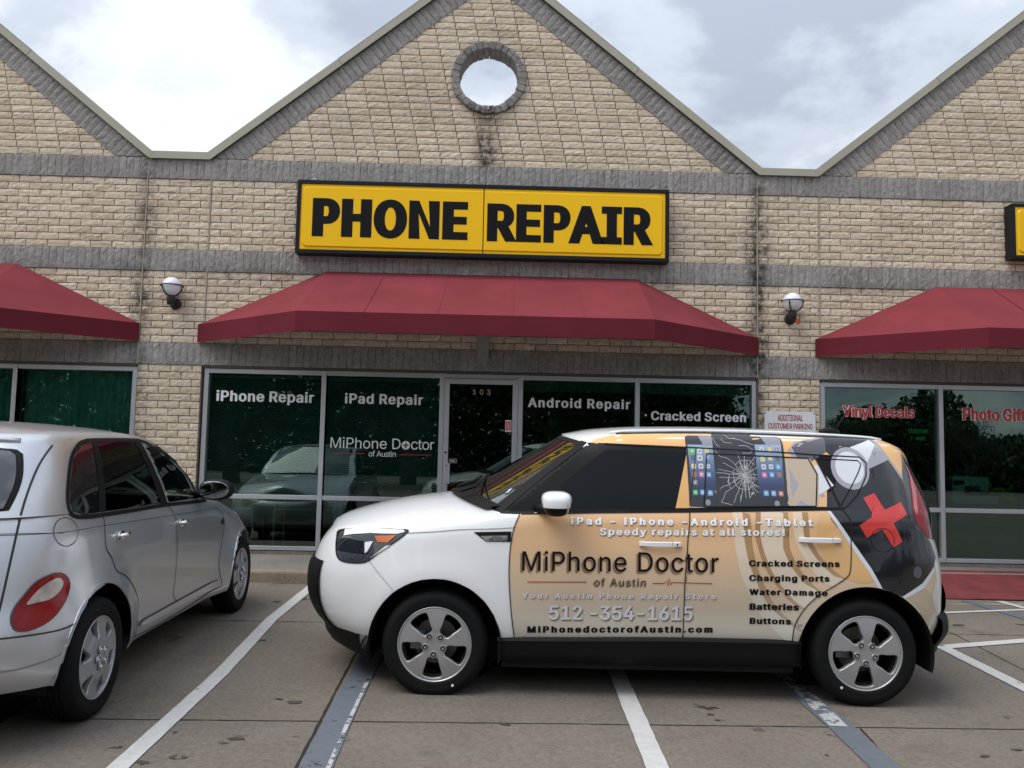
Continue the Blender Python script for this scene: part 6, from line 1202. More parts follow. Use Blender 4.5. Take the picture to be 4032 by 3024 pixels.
        for i in range(n if closed else n-1): k = 2*i; j = (2*i+2) % (2*n); F.append((k, k+1, j+1, j))
        return s.make(name, V, NN, F, [0]*len(F), [m], parent, both)
    def text(s, name, txt, x0, x1, z0, z1, cap, mats, parent, bold=0., wide=1., off=.005, shadow=None, slant=0.):
        v, f = text_fit(txt, x0, x1, z0, cap, bold, wide, z1, slant)
        if shadow: s.polys('drop_print', [('tri', [(a + shadow[0], b + shadow[1]) for a, b in v], f, 0, off - .0008)], [mats[1]], parent, .05)
        return s.polys(name, [('tri', v, f, 0, off)], [mats[0]], parent, .05)
def disc(c, px, pz, n=32): return [(c[0] + px*math.cos(2*math.pi*k/n), c[1] + pz*math.sin(2*math.pi*k/n)) for k in range(n)]
def ribbon2(P, w):
    """a flat line of width w as one polygon"""
    L_, R_ = [], []; P = [Vector(p) for p in P]
    for i, p in enumerate(P):
        d = (P[min(i+1, len(P)-1)] - P[max(i-1, 0)]).normalized(); n = Vector((-d.y, d.x))*w/2; L_.append(tuple(p+n)); R_.append(tuple(p-n))
    return L_ + R_[::-1]

def wheel(parent, x, y, z, Rt, Wt, rr, holes, dish, mats_rim, turn=0., dot=None, near=True, lugs=5, lug_r=.056, spin=0.):
    """wheel > tyre, rim, brake_disc. near face at -y; holes: outlines (x, z) cut through the rim plate"""
    M_ = Matrix.Translation((x, y, z)) @ Matrix.Rotation(turn + (0 if near else math.pi), 4, 'Z') @ Matrix.Rotation(spin, 4, 'Y')
    b = MB(); h = Wt/2
    b.lathe([(rr-.012, -h+.055), (rr-.006, h-.02), (rr-.03, h-.02), (rr-.03, -h+.055)], (0, 0, 0), 'y', 48, closed=True)
    b.lathe([(.0, .02), (.06, .02), (.06, -.01), (.0, -.01)], (0, 0, 0), 'y', 24)
    w_ = b.build('wheel', STEELD, parent, smooth=True, angle=40); w_.matrix_local = M_
    b = MB(); b.lathe([(rr+.002, -h+.03), (rr+.008, -h+.012), (rr+.022, -h+.006), (rr+.028, -h+.0075), (rr+.050, -h-.001), (Rt-.045, -h+.001), (Rt-.022, -h+.007), (Rt-.019, -h+.011), (Rt-.009, -h+.024), (Rt-.003, -h+.042), (Rt, -h+.058), (Rt, -h+.066), (Rt-.008, -h+.067), (Rt-.008, -h+.074), (Rt+.001, -h+.075), (Rt+.001, -.006), (Rt-.008, -.005), (Rt-.008, .005), (Rt+.001, .006), (Rt+.001, h-.075), (Rt-.008, h-.074), (Rt-.008, h-.067), (Rt, h-.066), (Rt-.009, h-.024), (Rt-.045, h), (rr, h-.02)], (0, 0, 0), 'y', 72)
    if dot:
        b.cur = 1; b.add([(dot[0] + .0085*math.cos(t), -h-.004, dot[1] + .0085*math.sin(t)) for t in np.linspace(0, 2*math.pi, 14, endpoint=False)], [tuple(range(14))])
    b.build('tyre', [TYRE, WHITE_B], w_, smooth=True, angle=50)
    # rim plate with windows
    bm = bmesh.new(); ed = []
    for lp in [disc((0, 0), rr, rr, 72)] + holes:
        vs = [bm.verts.new((a, 0, c)) for a, c in lp]; ed += [bm.edges.new((vs[i-1], vs[i])) for i in range(len(vs))]
    g = bmesh.ops.triangle_fill(bm, use_beauty=True, use_dissolve=False, edges=ed); fs = [q for q in g['geom'] if isinstance(q, bmesh.types.BMFace)]
    for q in fs:
        if q.normal.y > 0: q.normal_flip()
    e_ = bmesh.ops.extrude_face_region(bm, geom=fs); nv = [q for q in e_['geom'] if isinstance(q, bmesh.types.BMVert)]
    for v in nv: v.co.y += .034
    for v in bm.verts: r_ = math.hypot(v.co.x, v.co.z); v.co.y += -h + .014 + dish(r_)
    bmesh.ops.recalc_face_normals(bm, faces=bm.faces[:])
    me = bpy.data.meshes.new('rim'); bm.to_mesh(me); bm.free(); me.materials.append(mats_rim[0]); me.polygons.foreach_set('use_smooth', [True]*len(me.polygons)); me.set_sharp_from_angle(angle=R(30))
    rim = link(bpy.data.objects.new('rim', me), w_); bv = rim.modifiers.new('bevel', 'BEVEL'); bv.width = .006; bv.segments = 3; bv.limit_method = 'ANGLE'; bv.angle_limit = R(50); bv.harden_normals = False
    lp_ = MB(); lp_.lathe([(rr-.006, -h+.024), (rr+.001, -h+.010), (rr+.007, -h+.009), (rr+.009, -h+.016), (rr+.004, -h+.03)], (0, 0, 0), 'y', 72); lp_.build('rim_lip', mats_rim[0], w_, smooth=True)
    b = MB(); b.lathe([(0, -h+.006+dish(0)), (.024, -h+.006+dish(0)), (.0285, -h+.009+dish(0)), (.030, -h+.02+dish(0))], (0, 0, 0), 'y', 28); b.cur = 1; b.lathe([(.0295, -h+.0125+dish(0)), (.0335, -h+.0125+dish(.03))], (0, 0, 0), 'y', 28); b.build('hub_cap', [mats_rim[1], STEELD], w_, smooth=True, angle=35)
    b = MB()
    for k in range(lugs):
        a = 2*math.pi*k/lugs + math.pi/2 + (math.pi if lugs == 5 else 0); cx_, cz_ = lug_r*math.cos(a), lug_r*math.sin(a); yy = -h + .0045 + dish(lug_r)
        b.cur = 2; b.lathe([(.0215, .006), (.019, -.001), (.0165, -.001), (.0145, .006)], (cx_, yy, cz_), 'y', 20); b.cur = 0; b.lathe([(.0145, .005), (.0, .005)], (cx_, yy, cz_), 'y', 18); b.cur = 1; b.lathe([(0, -.003), (.007, -.003), (.0095, .001), (.0095, .005)], (cx_, yy, cz_), 'y', 12)
    b.build('lug_nut', [STEELD, CHROME, mats_rim[0]], w_, smooth=True, angle=40)
    b = MB(); b.lathe([(.05, .02), (.135, .02), (.137, .03), (.05, .03)], (0, 0, 0), 'y', 48); b.cur = 1; b.box(-.15, -.07, -.02, .05, -.05, .06); b.build('brake_disc', [mat('brake iron', (.16, .15, .14), .45, .7), mat('caliper', (.22, .23, .23), .5, .5)], w_, smooth=False)
    return w_
def car_matrix(O, X, Y):
    X = Vector(X).normalized(); Y = Vector(Y); Z = X.cross(Y).normalized(); Y = Z.cross(X)
    return Matrix(((X.x, Y.x, Z.x, O[0]), (X.y, Y.y, Z.y, O[1]), (X.z, Y.z, Z.z, O[2]), (0, 0, 0, 1)))
def rot(pts, a): return [(x*math.cos(a) - z*math.sin(a), x*math.sin(a) + z*math.cos(a)) for x, z in pts]

S1 = dict(rows=[0, .04, .10, .18, .27, .36, .45, .54, .63, .72, .80, .87, .93, .97, 1.0],
          w=itp([(0, .845), (.06, .866), (.2, .884), (.42, .895), (.55, .896), (.72, .885), (.86, .872), (.94, .860), (1, .838)]),
          xf=itp([(0, -.80), (.1, -.85), (.3, -.895), (.5, -.905), (.65, -.90), (.78, -.875), (.9, -.835), (1, -.78)]),
          xr=itp([(0, 3.21), (.15, 3.24), (.3, 3.24), (.45, 3.235), (.6, 3.215), (.75, 3.19), (1, 3.16)]),
          c1=.05, c2=2.62, n1=2.35, n2=2.9,
          zb=itp([(-.95, .32), (-.5, .33), (.4, .34), (1.6, .36), (2.2, .35), (3.0, .40), (3.3, .42)]),
          zt=itp([(-.95, .90), (-.80, .925), (-.60, .965), (-.35, .99), (-.1, 1.01), (.2, 1.05), (.38, 1.085), (.6, 1.103), (1.0, 1.113), (1.55, 1.130), (2.45, 1.158), (2.9, 1.18), (3.3, 1.19)]),
          bulge=lambda x, z: sum(.016*math.exp(-((math.hypot(x-a, z-.31)-.40)/.10)**2) for a in (0, 2.57)) - .014*math.exp(-((z-.50)/.10)**2)*sm(.4, .8, x)*sm(2.3, 1.9, x) - .008*math.exp(-((z-.985)/.035)**2)*sm(.3, .9, x),
          hood_end=.62, hp=2.2, zc=itp([(-.95, .90), (-.80, .95), (-.70, 1.005), (-.55, 1.055), (-.35, 1.105), (-.1, 1.145), (.15, 1.168), (.62, 1.19)]),
          gt=[0, .08, .18, .30, .42, .54, .66, .78, .87, .94, 1.0], gw=itp([(0, .838), (.2, .808), (.45, .764), (.7, .718), (.86, .684), (.94, .655), (1, .612)]),
          xs=itp([(0, .10), (1, .79)]), xa=itp([(0, .375), (1, .915)]), gx=itp([(.3, .955), (.7, .985), (1.2, 1.0), (2.2, 1.0), (2.65, 1.0), (3.3, 1.0)]),
          gb=itp([(.2, 1.075), (.375, 1.085), (.6, 1.103), (1.0, 1.113), (1.55, 1.130), (2.45, 1.158), (2.9, 1.18), (3.3, 1.19)]), zwb=1.165, zwt=1.572,
          gr=itp([(.9, 1.527), (1.0, 1.560), (1.2, 1.590), (1.9, 1.602), (2.5, 1.592), (2.75, 1.582), (2.9, 1.566), (3.05, 1.535), (3.2, 1.49)]),
          gc2=2.62, gn=2.9, gxr=itp([(0, 3.16), (.3, 3.125), (.6, 3.075), (.85, 3.045), (.94, 3.02), (1, 2.94)]), zr=itp([(.7, 1.568), (.8, 1.585), (1.0, 1.622), (1.3, 1.643), (1.7, 1.650), (2.2, 1.645), (2.55, 1.626), (2.8, 1.610), (2.95, 1.584), (3.05, 1.545), (3.2, 1.49)]), rp=3.6)
S2 = dict(rows=[0, .05, .12, .2, .28, .36, .44, .52, .6, .68, .76, .84, .91, .96, 1.0],
          w=itp([(0, .775), (.08, .80), (.25, .815), (.45, .82), (.65, .823), (.82, .818), (.93, .806), (1, .785)]),
          xf=itp([(0, -3.40), (.2, -3.52), (.4, -3.52), (.7, -3.50), (.9, -3.46), (1, -3.42)]), xr=itp([(0, .78), (.08, .85), (.2, .905), (.3, .915), (.38, .895), (.45, .85), (.7, .80), (1, .73)]),
          c1=-2.60, c2=.0, n1=2.2, n2=2.8,
          zb=itp([(-3.6, .24), (-2.3, .235), (-.4, .255), (.3, .27), (.95, .30)]),
          zt=itp([(-3.55, .60), (-3.2, .67), (-3.05, .715), (-2.9, .765), (-2.75, .810), (-2.5, .875), (-2.3, .93), (-2.05, .985), (-1.75, 1.02), (-1.0, 1.04), (0, 1.075), (.5, 1.095), (.9, 1.10)]),
          bulge=lambda x, z: .062*math.exp(-((math.hypot((x+0)*.92, z-.30)-.33)/.15)**2)*sm(.98, .5, z) + .075*math.exp(-((math.hypot((x+2.70)*.85, z-.28)-.30)/.17)**2)*sm(1.0, .55, z) + .018*sm(.38, .27, z)*sm(-2.3, -2.1, x)*sm(-.3, -.5, x),
          hood_end=-1.5, hp=2.0, zc=itp([(-3.55, .72), (-3.45, .80), (-3.2, .89), (-2.8, .95), (-2.3, 1.0), (-1.9, 1.03), (-1.5, 1.05)]),
          gt=[0, .06, .14, .24, .36, .48, .6, .72, .82, .9, .96, 1.0], gw=itp([(0, .785), (.2, .765), (.5, .722), (.75, .680), (.9, .645), (.96, .622), (1, .575)]),
          xs=itp([(0, -2.14), (1, -1.50)]), xa=itp([(0, -1.86), (.3, -1.74), (.6, -1.55), (.8, -1.38), (1, -1.10)]), gx=itp([(-2.2, .95), (-1.6, .975), (-.9, 1.0), (.3, 1.0), (.8, .97)]),
          gb=itp([(-2.2, .975), (-1.86, 1.01), (-1.0, 1.04), (0, 1.075), (.5, 1.095), (.9, 1.10)]), zwb=1.035, zwt=1.47,
          gr=itp([(-1.9, 1.40), (-1.5, 1.435), (-1.1, 1.468), (-.8, 1.490), (-.1, 1.500), (.3, 1.485), (.6, 1.462)]),
          gc2=.0, gn=3.2, gxr=itp([(0, .73), (.3, .68), (.6, .60), (.85, .50), (1, .43)]), zr=itp([(-1.7, 1.44), (-1.5, 1.468), (-1.2, 1.505), (-.8, 1.538), (-.3, 1.552), (.1, 1.545), (.4, 1.51), (.6, 1.46)]), rp=2.0)
AR1 = [(0, .308, .398), (2.57, .308, .403)]
AR2 = [(0, .300, .392), (2.70, .300, .388)]
# ------------------------------------------------------------------ the wrapped van-like hatchback
suv = thing('wrapped_car', 'white boxy hatchback wrapped with phone repair advertising parked broadside', 'car', None, car_matrix(SO_O, SO_X, SO_Y))
V1, F1 = car_shell(S1)
bm = clean(V1, F1, AR1)
body1 = shell_obj('body', bm, PAINT_W, suv); body1.data.materials.append(PLASTIC)
for q in body1.data.polygons:
    c = q.center
    if .36 < c.x < 1.02 and abs(c.y) > .5 and 1.10 + .0 < c.z < S1['gr'](c.x) - .004 and abs(q.normal.z) < .8: q.material_index = 1
K1 = Skin(V1, F1, AR1)
# arch liners, sill, lower bumpers, floor
b = MB()
for cx_, cz_, r_ in AR1:
    for s_ in (-1, 1):
        b = MB()
        for (ra, rb, ya, yb) in ((r_+.001, r_-.012, .893, .872), (r_-.012, r_-.012, .872, .45)):
            v = []; f = []; n = 36
            for k in range(n+1):
                a = R(-14) + R(208)*k/n; v += [(cx_ + ra*math.cos(a), s_*ya, cz_ + ra*math.sin(a)), (cx_ + rb*math.cos(a), s_*yb, cz_ + rb*math.sin(a))]
                if k: f.append((2*k-2, 2*k, 2*k+1, 2*k-1))
            b.add(v, f)
        b.add([(cx_ + r_*math.cos(2*math.pi*k/30), s_*.45, cz_ + r_*math.sin(2*math.pi*k/30)) for k in range(30)], [tuple(range(30))])
        b.build('wheel_arch', PLASTIC, suv, smooth=True, angle=40)
n = 30
for s_ in (-1, 1):
    b = MB(); v = []; f = []
    prof = [(.76, .20), (.835, .215), (.866, .240), (.872, .27), (.872, .30), (.882, .345), (.870, .362), (.80, .365)]
    for i in range(n+1):
        x = .375 + (2.185-.375)*i/n; up = .02*sm(1.5, 2.1, x)*0
        v += [(x, s_*y, z + (.018*sm(.4, 1.6, x) if z > .33 else 0)) for y, z in prof]
    m = len(prof)
    for i in range(n):
        for j in range(m-1): q = (i*m+j, (i+1)*m+j, (i+1)*m+j+1, i*m+j+1); f.append(q if s_ < 0 else q[::-1])
    f += [tuple(range(m))[::-1] if s_ < 0 else tuple(range(m)), tuple(range(n*m, n*m+m)) if s_ < 0 else tuple(range(n*m, n*m+m))[::-1]]; b.add(v, f)
    b.build('sill', PLASTIC, suv, smooth=True, angle=40)
b = MB(); b.box(.40, 2.17, -.78, .78, .165, .34); b.box(-.45, .40, -.44, .44, .17, .34); b.box(2.17, 2.95, -.44, .44, .17, .34); b.build('floor_pan', mat('underbody coating', (.012, .012, .012), .9), suv)
def lip(rows, x_lim, name, m):
    """bumper apron following the plan of the shell. rows: (z, grow)"""
    b = MB(); v = []; f = []; nn = 0
    for z, gr, fr in rows:
        w = S1['w'](fr) + gr*.4; row = []
        if x_lim < 1:
            for i in range(41):
                t = (math.pi/2)*(i/40); x = S1['c1']-(S1['c1']-S1['xf'](fr)+gr)*math.cos(t)**(2/S1['n1']); y = w*math.sin(t)**(2/S1['n1'])
                row.append((x, -y, z))
            row = [p for p in row]
        else:
            for i in range(41):
                t = (math.pi/2)*(i/40); x = S1['c2']+(S1['xr'](fr)-S1['c2']+gr)*math.sin(t)**(2/S1['n2']); y = w*max(0, math.cos(t))**(2/S1['n2']); row.append((x, -y, z))
        v.append(row)
    keep = [i for i in range(41) if (v[0][i][0] < x_lim if x_lim < 1 else v[0][i][0] > x_lim)]
    for s_ in (1, -1):
        vv = [(v[j][i][0], v[j][i][1]*s_, v[j][i][2]) for j in range(len(rows)) for i in keep]; m_ = len(keep)
        for j in range(len(rows)-1):
            for i in range(m_-1): q = (j*m_+i, j*m_+i+1, (j+1)*m_+i+1, (j+1)*m_+i); f.append(tuple(k + len(b.v) for k in (q if s_ > 0 else q[::-1])))
        b.v += vv; b.f += f; b.mi += [0]*len(f); f = []
    return b.build(name, m, suv, smooth=True, angle=40)
lip([(.175, -.16, 0), (.185, -.10, 0), (.225, -.03, 0), (.27, .004, 0), (.315, .012, 0), (.345, .004, 0), (.350, -.02, 0)], -.36, 'front_apron', PLASTIC)
lip([(.245, -.12, 0), (.262, -.03, 0), (.285, .010, 0), (.34, .022, 0), (.425, .014, .05), (.436, -.02, .05)], 2.955, 'rear_apron', PLASTIC)
# black centre of the nose and the rear step
def wrapstrip(name, z0, z1, grow, x_in, m, front=True, nz=8, ymax=.62, rnd=.03):
    b = MB(); v = []; f = []; nu = 24
    for j in range(nz+1):
        z = z0 + (z1-z0)*j/nz; fr = (z - .33)/.6
        e_ = math.sin(math.pi*min(1, max(0, j/nz)))**.35 if nz > 1 else 1
        for i in range(nu+1):
            y = -ymax + 2*ymax*i/nu; q = abs(y)
            if front: w = S1['w'](max(0, fr)); x = S1['c1'] - (S1['c1']-S1['xf'](max(0, fr)) + grow*e_)*(1 - (q/w)**S1['n1'])**(1/S1['n1'])
            else: w = S1['w'](max(0, fr)); x = S1['c2'] + (S1['xr'](max(0, fr)) - S1['c2'] + grow*e_)*(1 - (q/w)**S1['n2'])**(1/S1['n2'])
            v.append((x, y, z))
    for j in range(nz):
        for i in range(nu): f.append((j*(nu+1)+i, j*(nu+1)+i+1, (j+1)*(nu+1)+i+1, (j+1)*(nu+1)+i))
    b.add(v, f); return b.build(name, m, suv, smooth=True, angle=50)
wrapstrip('lower_grille', .28, .745, .035, 0, PLASTIC, True, 10, .56)
wrapstrip('rear_step', .30, .52, .055, 0, PLASTIC, False, 8, .76)
wrapstrip('rear_trim', .50, .74, .035, 0, PLASTIC, False, 8, .60)
# doors and wrapped panels: print fading from orange to cream
WRAP = grad_mat('orange to cream vinyl', [(.34, (.62, .58, .50)), (.46, (.62, .56, .46)), (.60, (.64, .52, .38)), (.74, (.68, .50, .33)), (.90, (.72, .47, .27)), (1.12, (.76, .46, .23)), (1.62, (.80, .44, .14))], .32, .5)
BANDM = grad_mat('pale cream vinyl', [(.34, (.70, .68, .62)), (.70, (.70, .60, .48)), (1.14, (.76, .60, .42))], .32, .5)
SHADE = grad_mat('brown edge print', [(.34, (.50, .44, .34)), (.75, (.42, .27, .14)), (1.14, (.40, .22, .09))], .32, .5)
VBLK = mat('black wrap vinyl', (.010, .010, .012), .16, coat=.6); VGREY = mat('mauve grey wrap vinyl', (.34, .33, .37), .3, coat=.5); VDGREY = mat('dark mauve wrap vinyl', (.085, .08, .095), .3, coat=.5); VWHITE = mat('white wrap vinyl', (.66, .68, .72), .3, coat=.5); VRED = mat('red cross vinyl', (.60, .04, .035), .28, coat=.5); VTAN = mat('tan wrap vinyl', (.52, .42, .30), .3, coat=.5); VORANGE = mat('deep orange vinyl', (.70, .43, .19), .3, coat=.5)
df = K1.polys('front_door', [(SV['fdoor'], 0, .002)], [WRAP], suv)
dr = K1.polys('rear_door', [(SV['rdoor'], 0, .002)], [WRAP], suv)
qp = K1.polys('quarter_panel', [(SV['quarter'], 0, .002), ([(2.93, 1.512), (2.95, 1.575), (2.98, 1.586), (3.03, 1.574), (3.05, 1.54), (3.05, 1.46), (2.96, 1.46)], 0, .0026)], [WRAP], suv)
K1.polys('roof_edge_wrap', [(SV['roofwrap'], 0, .002)], [WRAP], suv)
K1.polys('window_surround', [(SV['blackband'], 0, .0022)], [PLASTIC], suv, both=True)
# printed artwork
A_ = lambda a: catmull(SV[a], 5)
def band(a, c): return A_(a) + A_(c)[::-1]
def shift(p, dx, dz=0): return [(a+dx, b+dz) for a, b in p]
art = []
art += [(A_('arcA2') + shift(A_('arcA2'), .045, -.01)[::-1], 1, .0028), (A_('arcB2') + shift(A_('arcB2'), .04)[::-1], 1, .0028), (A_('arcC2') + shift(A_('arcC2'), .035)[::-1], 1, .0028), (shift(A_('arcB'), -.03) + A_('arcB')[::-1], 1, .0028)]
art += [(band('arcA', 'arcA2'), 0, .0032), (band('arcB', 'arcB2'), 0, .0032), (band('arcC', 'arcC2'), 0, .0032)]
art += [(catmull(SV['orange_in'], 4, True), 2, .0032)]
art += [([(1.955, 1.131), (2.085, 1.131), (2.075, .945), (1.95, .945)], 0, .0036)]
K1.polys('door_artwork', [q for q in art], [BANDM, SHADE, VORANGE], suv)
q_ = [([(2.135, 1.462), (2.29, 1.457), (2.33, 1.362), (2.303, 1.175), (2.118, 1.168)], 6, .0042), ([(2.15, 1.40), (2.20, 1.30), (2.15, 1.22)], 1, .0044), ([(2.2, 1.21), (2.25, 1.175), (2.17, 1.17)], 1, .0044), (SV['blackbag'], 0, .0030), (SV['tan_low'], 4, .0030), (SV['white_low'], 5, .0034), (SV['bag_edge'], 1, .0034), (SV['bag_gray'], 2, .0036), (SV['white_a'], 3, .0040), (SV['white_b'], 3, .0040), (SV['edge_b'], 1, .0042), (SV['stripe'], 3, .0042), (SV['stripe2'], 3, .0042),
      (disc((2.530, 1.405), .118, .128), 1, .0046), (disc((2.528, 1.408), .088, .098), 3, .0050), (disc((2.884, .797), .030, .035, 20), 2, .0042)]
K1.polys('bag_artwork', q_, [VBLK, VGREY, VDGREY, VWHITE, VTAN, mat('cream wrap vinyl', (.66, .64, .57), .32, coat=.5), mat('beige wrap vinyl', (.50, .40, .29), .3, coat=.5)], suv)
K1.polys('red_cross', [(SV['cross'], 0, .0052)], [VRED], suv)
# side glass
gf = K1.polys('front_side_window', [(SV['glassF'], 0, .0035)], [CARGLASS], suv, both=True)
K1.polys('pillar_wrap', [(SV['pillarB'], 0, .0040)], [mat('orange pillar vinyl', (.74, .41, .13), .3, coat=.5)], suv)
rz = K1.polys('rear_side_window', [(SV['rearzone'], 0, .0032)], [WRAP], suv)
ICC = dict(g=(.10, .50, .08), w=(.58, .60, .60), y=(.60, .52, .22), k=(.10, .14, .15), b=(.16, .36, .60), Y=(.66, .58, .22), o=(.30, .17, .10), p=(.60, .16, .38), d=(.22, .22, .23), G=(.06, .42, .07), r=(.50, .16, .05))
icm = [mat('icon ' + n_, c_, .3, coat=.5) for n_, c_ in (('green', ICC['g']), ('white', ICC['w']), ('straw', ICC['y']), ('charcoal', ICC['k']), ('blue', ICC['b']), ('yellow', ICC['Y']), ('brown', ICC['o']), ('pink', ICC['p']), ('grey', ICC['d']), ('deep green', ICC['G']), ('rust', ICC['r']))]; ick = list('gwykbYopdGr')
SCREEN = grad_mat('printed phone screen', [(1.20, (.012, .014, .035)), (1.30, (.03, .04, .11)), (1.40, (.10, .15, .28)), (1.53, (.30, .38, .50))], .25, .6)
PBODY = mat('printed phone body', (.016, .016, .018), .2, coat=.6); PGLARE = mat('printed phone glare', (.26, .25, .28), .25, coat=.6); CRACK = mat('printed crack lines', (.50, .50, .50), .5)
ph = [(catmull(SV['phoneL'], 1), 0, .0042), (SV['phoneLs'], 1, .0048), (SV['phoneLg'], 2, .0048), (SV['phoneR'], 0, .0042), (SV['phoneRs'], 1, .0048), (SV['phoneRg'], 2, .0048), (SV['phoneM'], 0, .0058)]
for c_, xa, xb, za, zb in SV['icons']:
    r_ = min(xb-xa, zb-za)*.22; pts = []
    for cx_, cz_, t0 in ((xb-r_, zb-r_, 0), (xa+r_, zb-r_, 90), (xa+r_, za+r_, 180), (xb-r_, za+r_, 270)): pts += [(cx_ + r_*math.cos(R(t0+30*k)), cz_ + r_*math.sin(R(t0+30*k))) for k in range(4)]
    ph.append((pts, 3 + ick.index(c_), .0053)); ic = 3 + ick.index('w'); mx_, mz_ = .5*(xa+xb), .5*(za+zb); w_ = (xb-xa)
    if c_ in 'gGbpr' and w_ > .02: ph.append((disc((mx_, mz_), w_*.26, (zb-za)*.24, 12), ic, .0056))
    if c_ in 'wd' and w_ > .02: ph.append((disc((mx_, mz_), w_*.2, (zb-za)*.2, 10), 3 + ick.index('k' if c_ == 'w' else 'w'), .0056))
for (cx_, cz_) in ((1.636, 1.183), (2.055, 1.185)): ph.append((disc((cx_, cz_), .016, .018, 18), 2, .0050))
K1.polys('phone_artwork', ph, [PBODY, SCREEN, PGLARE] + icm, suv)
ck = []; rr = random.Random(12)
for c_ in [q for k in SV['cracks'] for q in ([k] if len(k) < 4 else [k[:3], k[2:4], k[3:]] if len(k) > 4 else [k[:3], k[2:]])]:
    P = []
    for a, b_ in zip(c_, c_[1:]):
        a = Vector(a); b_ = Vector(b_); n = max(2, int((b_-a).length/.012)); P += [a.lerp(b_, k/n) + Vector((rr.gauss(0, .0016), rr.gauss(0, .0016)))*(k > 0) for k in range(n)]
    P.append(Vector(c_[-1])); ck.append((ribbon2([(p.x, p.y) for p in P], .0024), 0, .0064))
for i in range(70):
    a = rr.uniform(0, 2*math.pi); r0 = abs(rr.gauss(.012, .025)); r1 = r0 + rr.uniform(.015, .075); d_ = a + rr.gauss(0, .12)
    P = [(1.886 + .66*t*math.cos(a + (d_-a)*t*4) + rr.gauss(0, .0012), 1.345 + t*math.sin(a + (d_-a)*t*4) + rr.gauss(0, .0012)) for t in np.linspace(r0, r1, 6)]; ck.append((ribbon2(P, .0014), 0, .0064))
for r_ in (.012, .022, .04, .065):
    for i in range(7):
        a = rr.uniform(0, 2*math.pi); ck.append((ribbon2([(1.886 + .7*r_*math.cos(q), 1.345 + r_*math.sin(q) + rr.gauss(0, .001)) for q in np.linspace(a, a+.7, 5)], .0015), 0, .0064))
K1.polys('crack_artwork', ck, [CRACK], suv)
for nm_, pts_, w_, cl in (('window_seal', SV['glassR'], .007, True), ('window_seal', SV['glassQ'], .006, True), ('roof_seal', [(1.018, 1.523), (1.534, 1.512), (2.168, 1.491), (2.328, 1.482), (2.60, 1.474), (2.634, 1.44), (2.62, 1.36), (2.55, 1.244), (2.457, 1.16)], .007, False)):
    K1.ribbon(nm_, pts_, w_, PLASTIC, suv, .0070, 1, False, cl)
K1.polys('belt_trim', [([(.50, 1.088), (.984, 1.106), (1.523, 1.121), (2.458, 1.155), (2.462, 1.172), (1.523, 1.143), (.745, 1.130), (.52, 1.118)], 0, .0062)], [PLASTIC], suv, both=True)
# shut lines
GAP = mat('panel gap', (.006, .006, .006), .7)
for pts_ in (SV['gapF'], SV['gapM'], SV['gapR']): K1.ribbon('panel_gap', pts_, .006, GAP, suv, .0064, 5, True)
K1.ribbon('panel_gap', SV['gapT'], .005, GAP, suv, .0070, 3, True); K1.ribbon('panel_gap', SV['gapC'], .007, GAP, suv, .0070, 3, True); K1.ribbon('panel_gap', SV['hood_gap'], .004, mat('grey gap', (.22, .22, .22), .7), suv, .0030, 4, True); K1.ribbon('panel_gap', SV['bump_gap'], .003, MATS['grey gap'], suv, .0030, 4, True)
K1.ribbon('fuel_door', disc((2.672, .985), .070, .070, 36), .0035, mat('fuel gap', (.002, .002, .002), .6), suv, .0062, 1, False, True)
# lamps
hl = K1.polys('headlight', [(catmull(SV['headlight'], 3, True), 0, .003, .02)], [LENS_D], suv, both=True)
K1.polys('lamp_housing', [([(-.60, .950), (-.476, .972), (-.205, .980), (-.198, .968), (-.245, .955), (-.36, .955), (-.42, .948), (-.54, .930), (-.60, .915)], 0, .008, .015), (SV['hl_chrome'], 0, .008, .015), (SV['hl_chrome2'], 0, .008, .015)], [mat('lamp reflector', (.80, .82, .85), .3, coat=.5)], hl, both=True)
K1.polys('projector', [(catmull(SV['hl_lens'], 3, True), 0, .006, .015)], [mat('projector glass', (.012, .014, .02), .05, coat=1.)], hl, both=True)
K1.polys('indicator', [(SV['hl_amber'], 0, .010, .015)], [LENS_A], hl, both=True)
K1.ribbon('lamp_seal', catmull(SV['headlight'], 3, True), .007, PLASTIC, hl, .0048, 1, True, True)
SV['tail'] = SV['tail'][:7] + [(a + .055, b) for a, b in SV['tail'][7:]]
tl = K1.polys('taillight', [(SV['tail'], 0, .004, .02)], [mat('smoked tail lamp', (.012, .010, .012), .06, coat=1.)], suv, both=True)
K1.polys('lens', [(SV['tail_red'], 0, .0055, .02), (SV['tail_pink'], 1, .0065, .02)], [LENS_R, LENS_P], tl, both=True)
vt = K1.polys('wing_vent', [(SV['vent'], 0, .003, .02)], [PLASTIC], suv, both=True)
bp_ = K1.polys('badge_plate', [(SV['plate'], 0, .006, .02)], [mat('satin badge', (.50, .50, .51), .25, .6)], vt)
# the badge word, drawn as strokes
st_ = MB(); bx, bz, bs = .312, .9405, .0165
def stroke(P, r_=.0016): st_.tube([tuple(K1.at(bx + u*bs*1.45, bz + w*bs*.9 + .02*u*bs, .0075)) for u, w in P], r_, 6)
stroke([(-.1, 0), (.35, .02), (.7, .5), (1.05, 1.0), (1.75, 1.0)]); stroke([(.3, 0), (1.2, .02)]); stroke([(1.75, .05), (2.65, .05), (2.85, .5), (2.65, .95), (1.9, .95), (1.6, .5), (1.75, .05)]); stroke([(3.15, 1.0), (3.05, .3), (3.3, .02), (4.0, .02), (4.25, .4), (4.35, 1.0)]); stroke([(4.75, 1.0), (4.72, .2), (5.0, .02), (5.9, .02)])
st_.build('lettering', BLACK, vt, smooth=True)
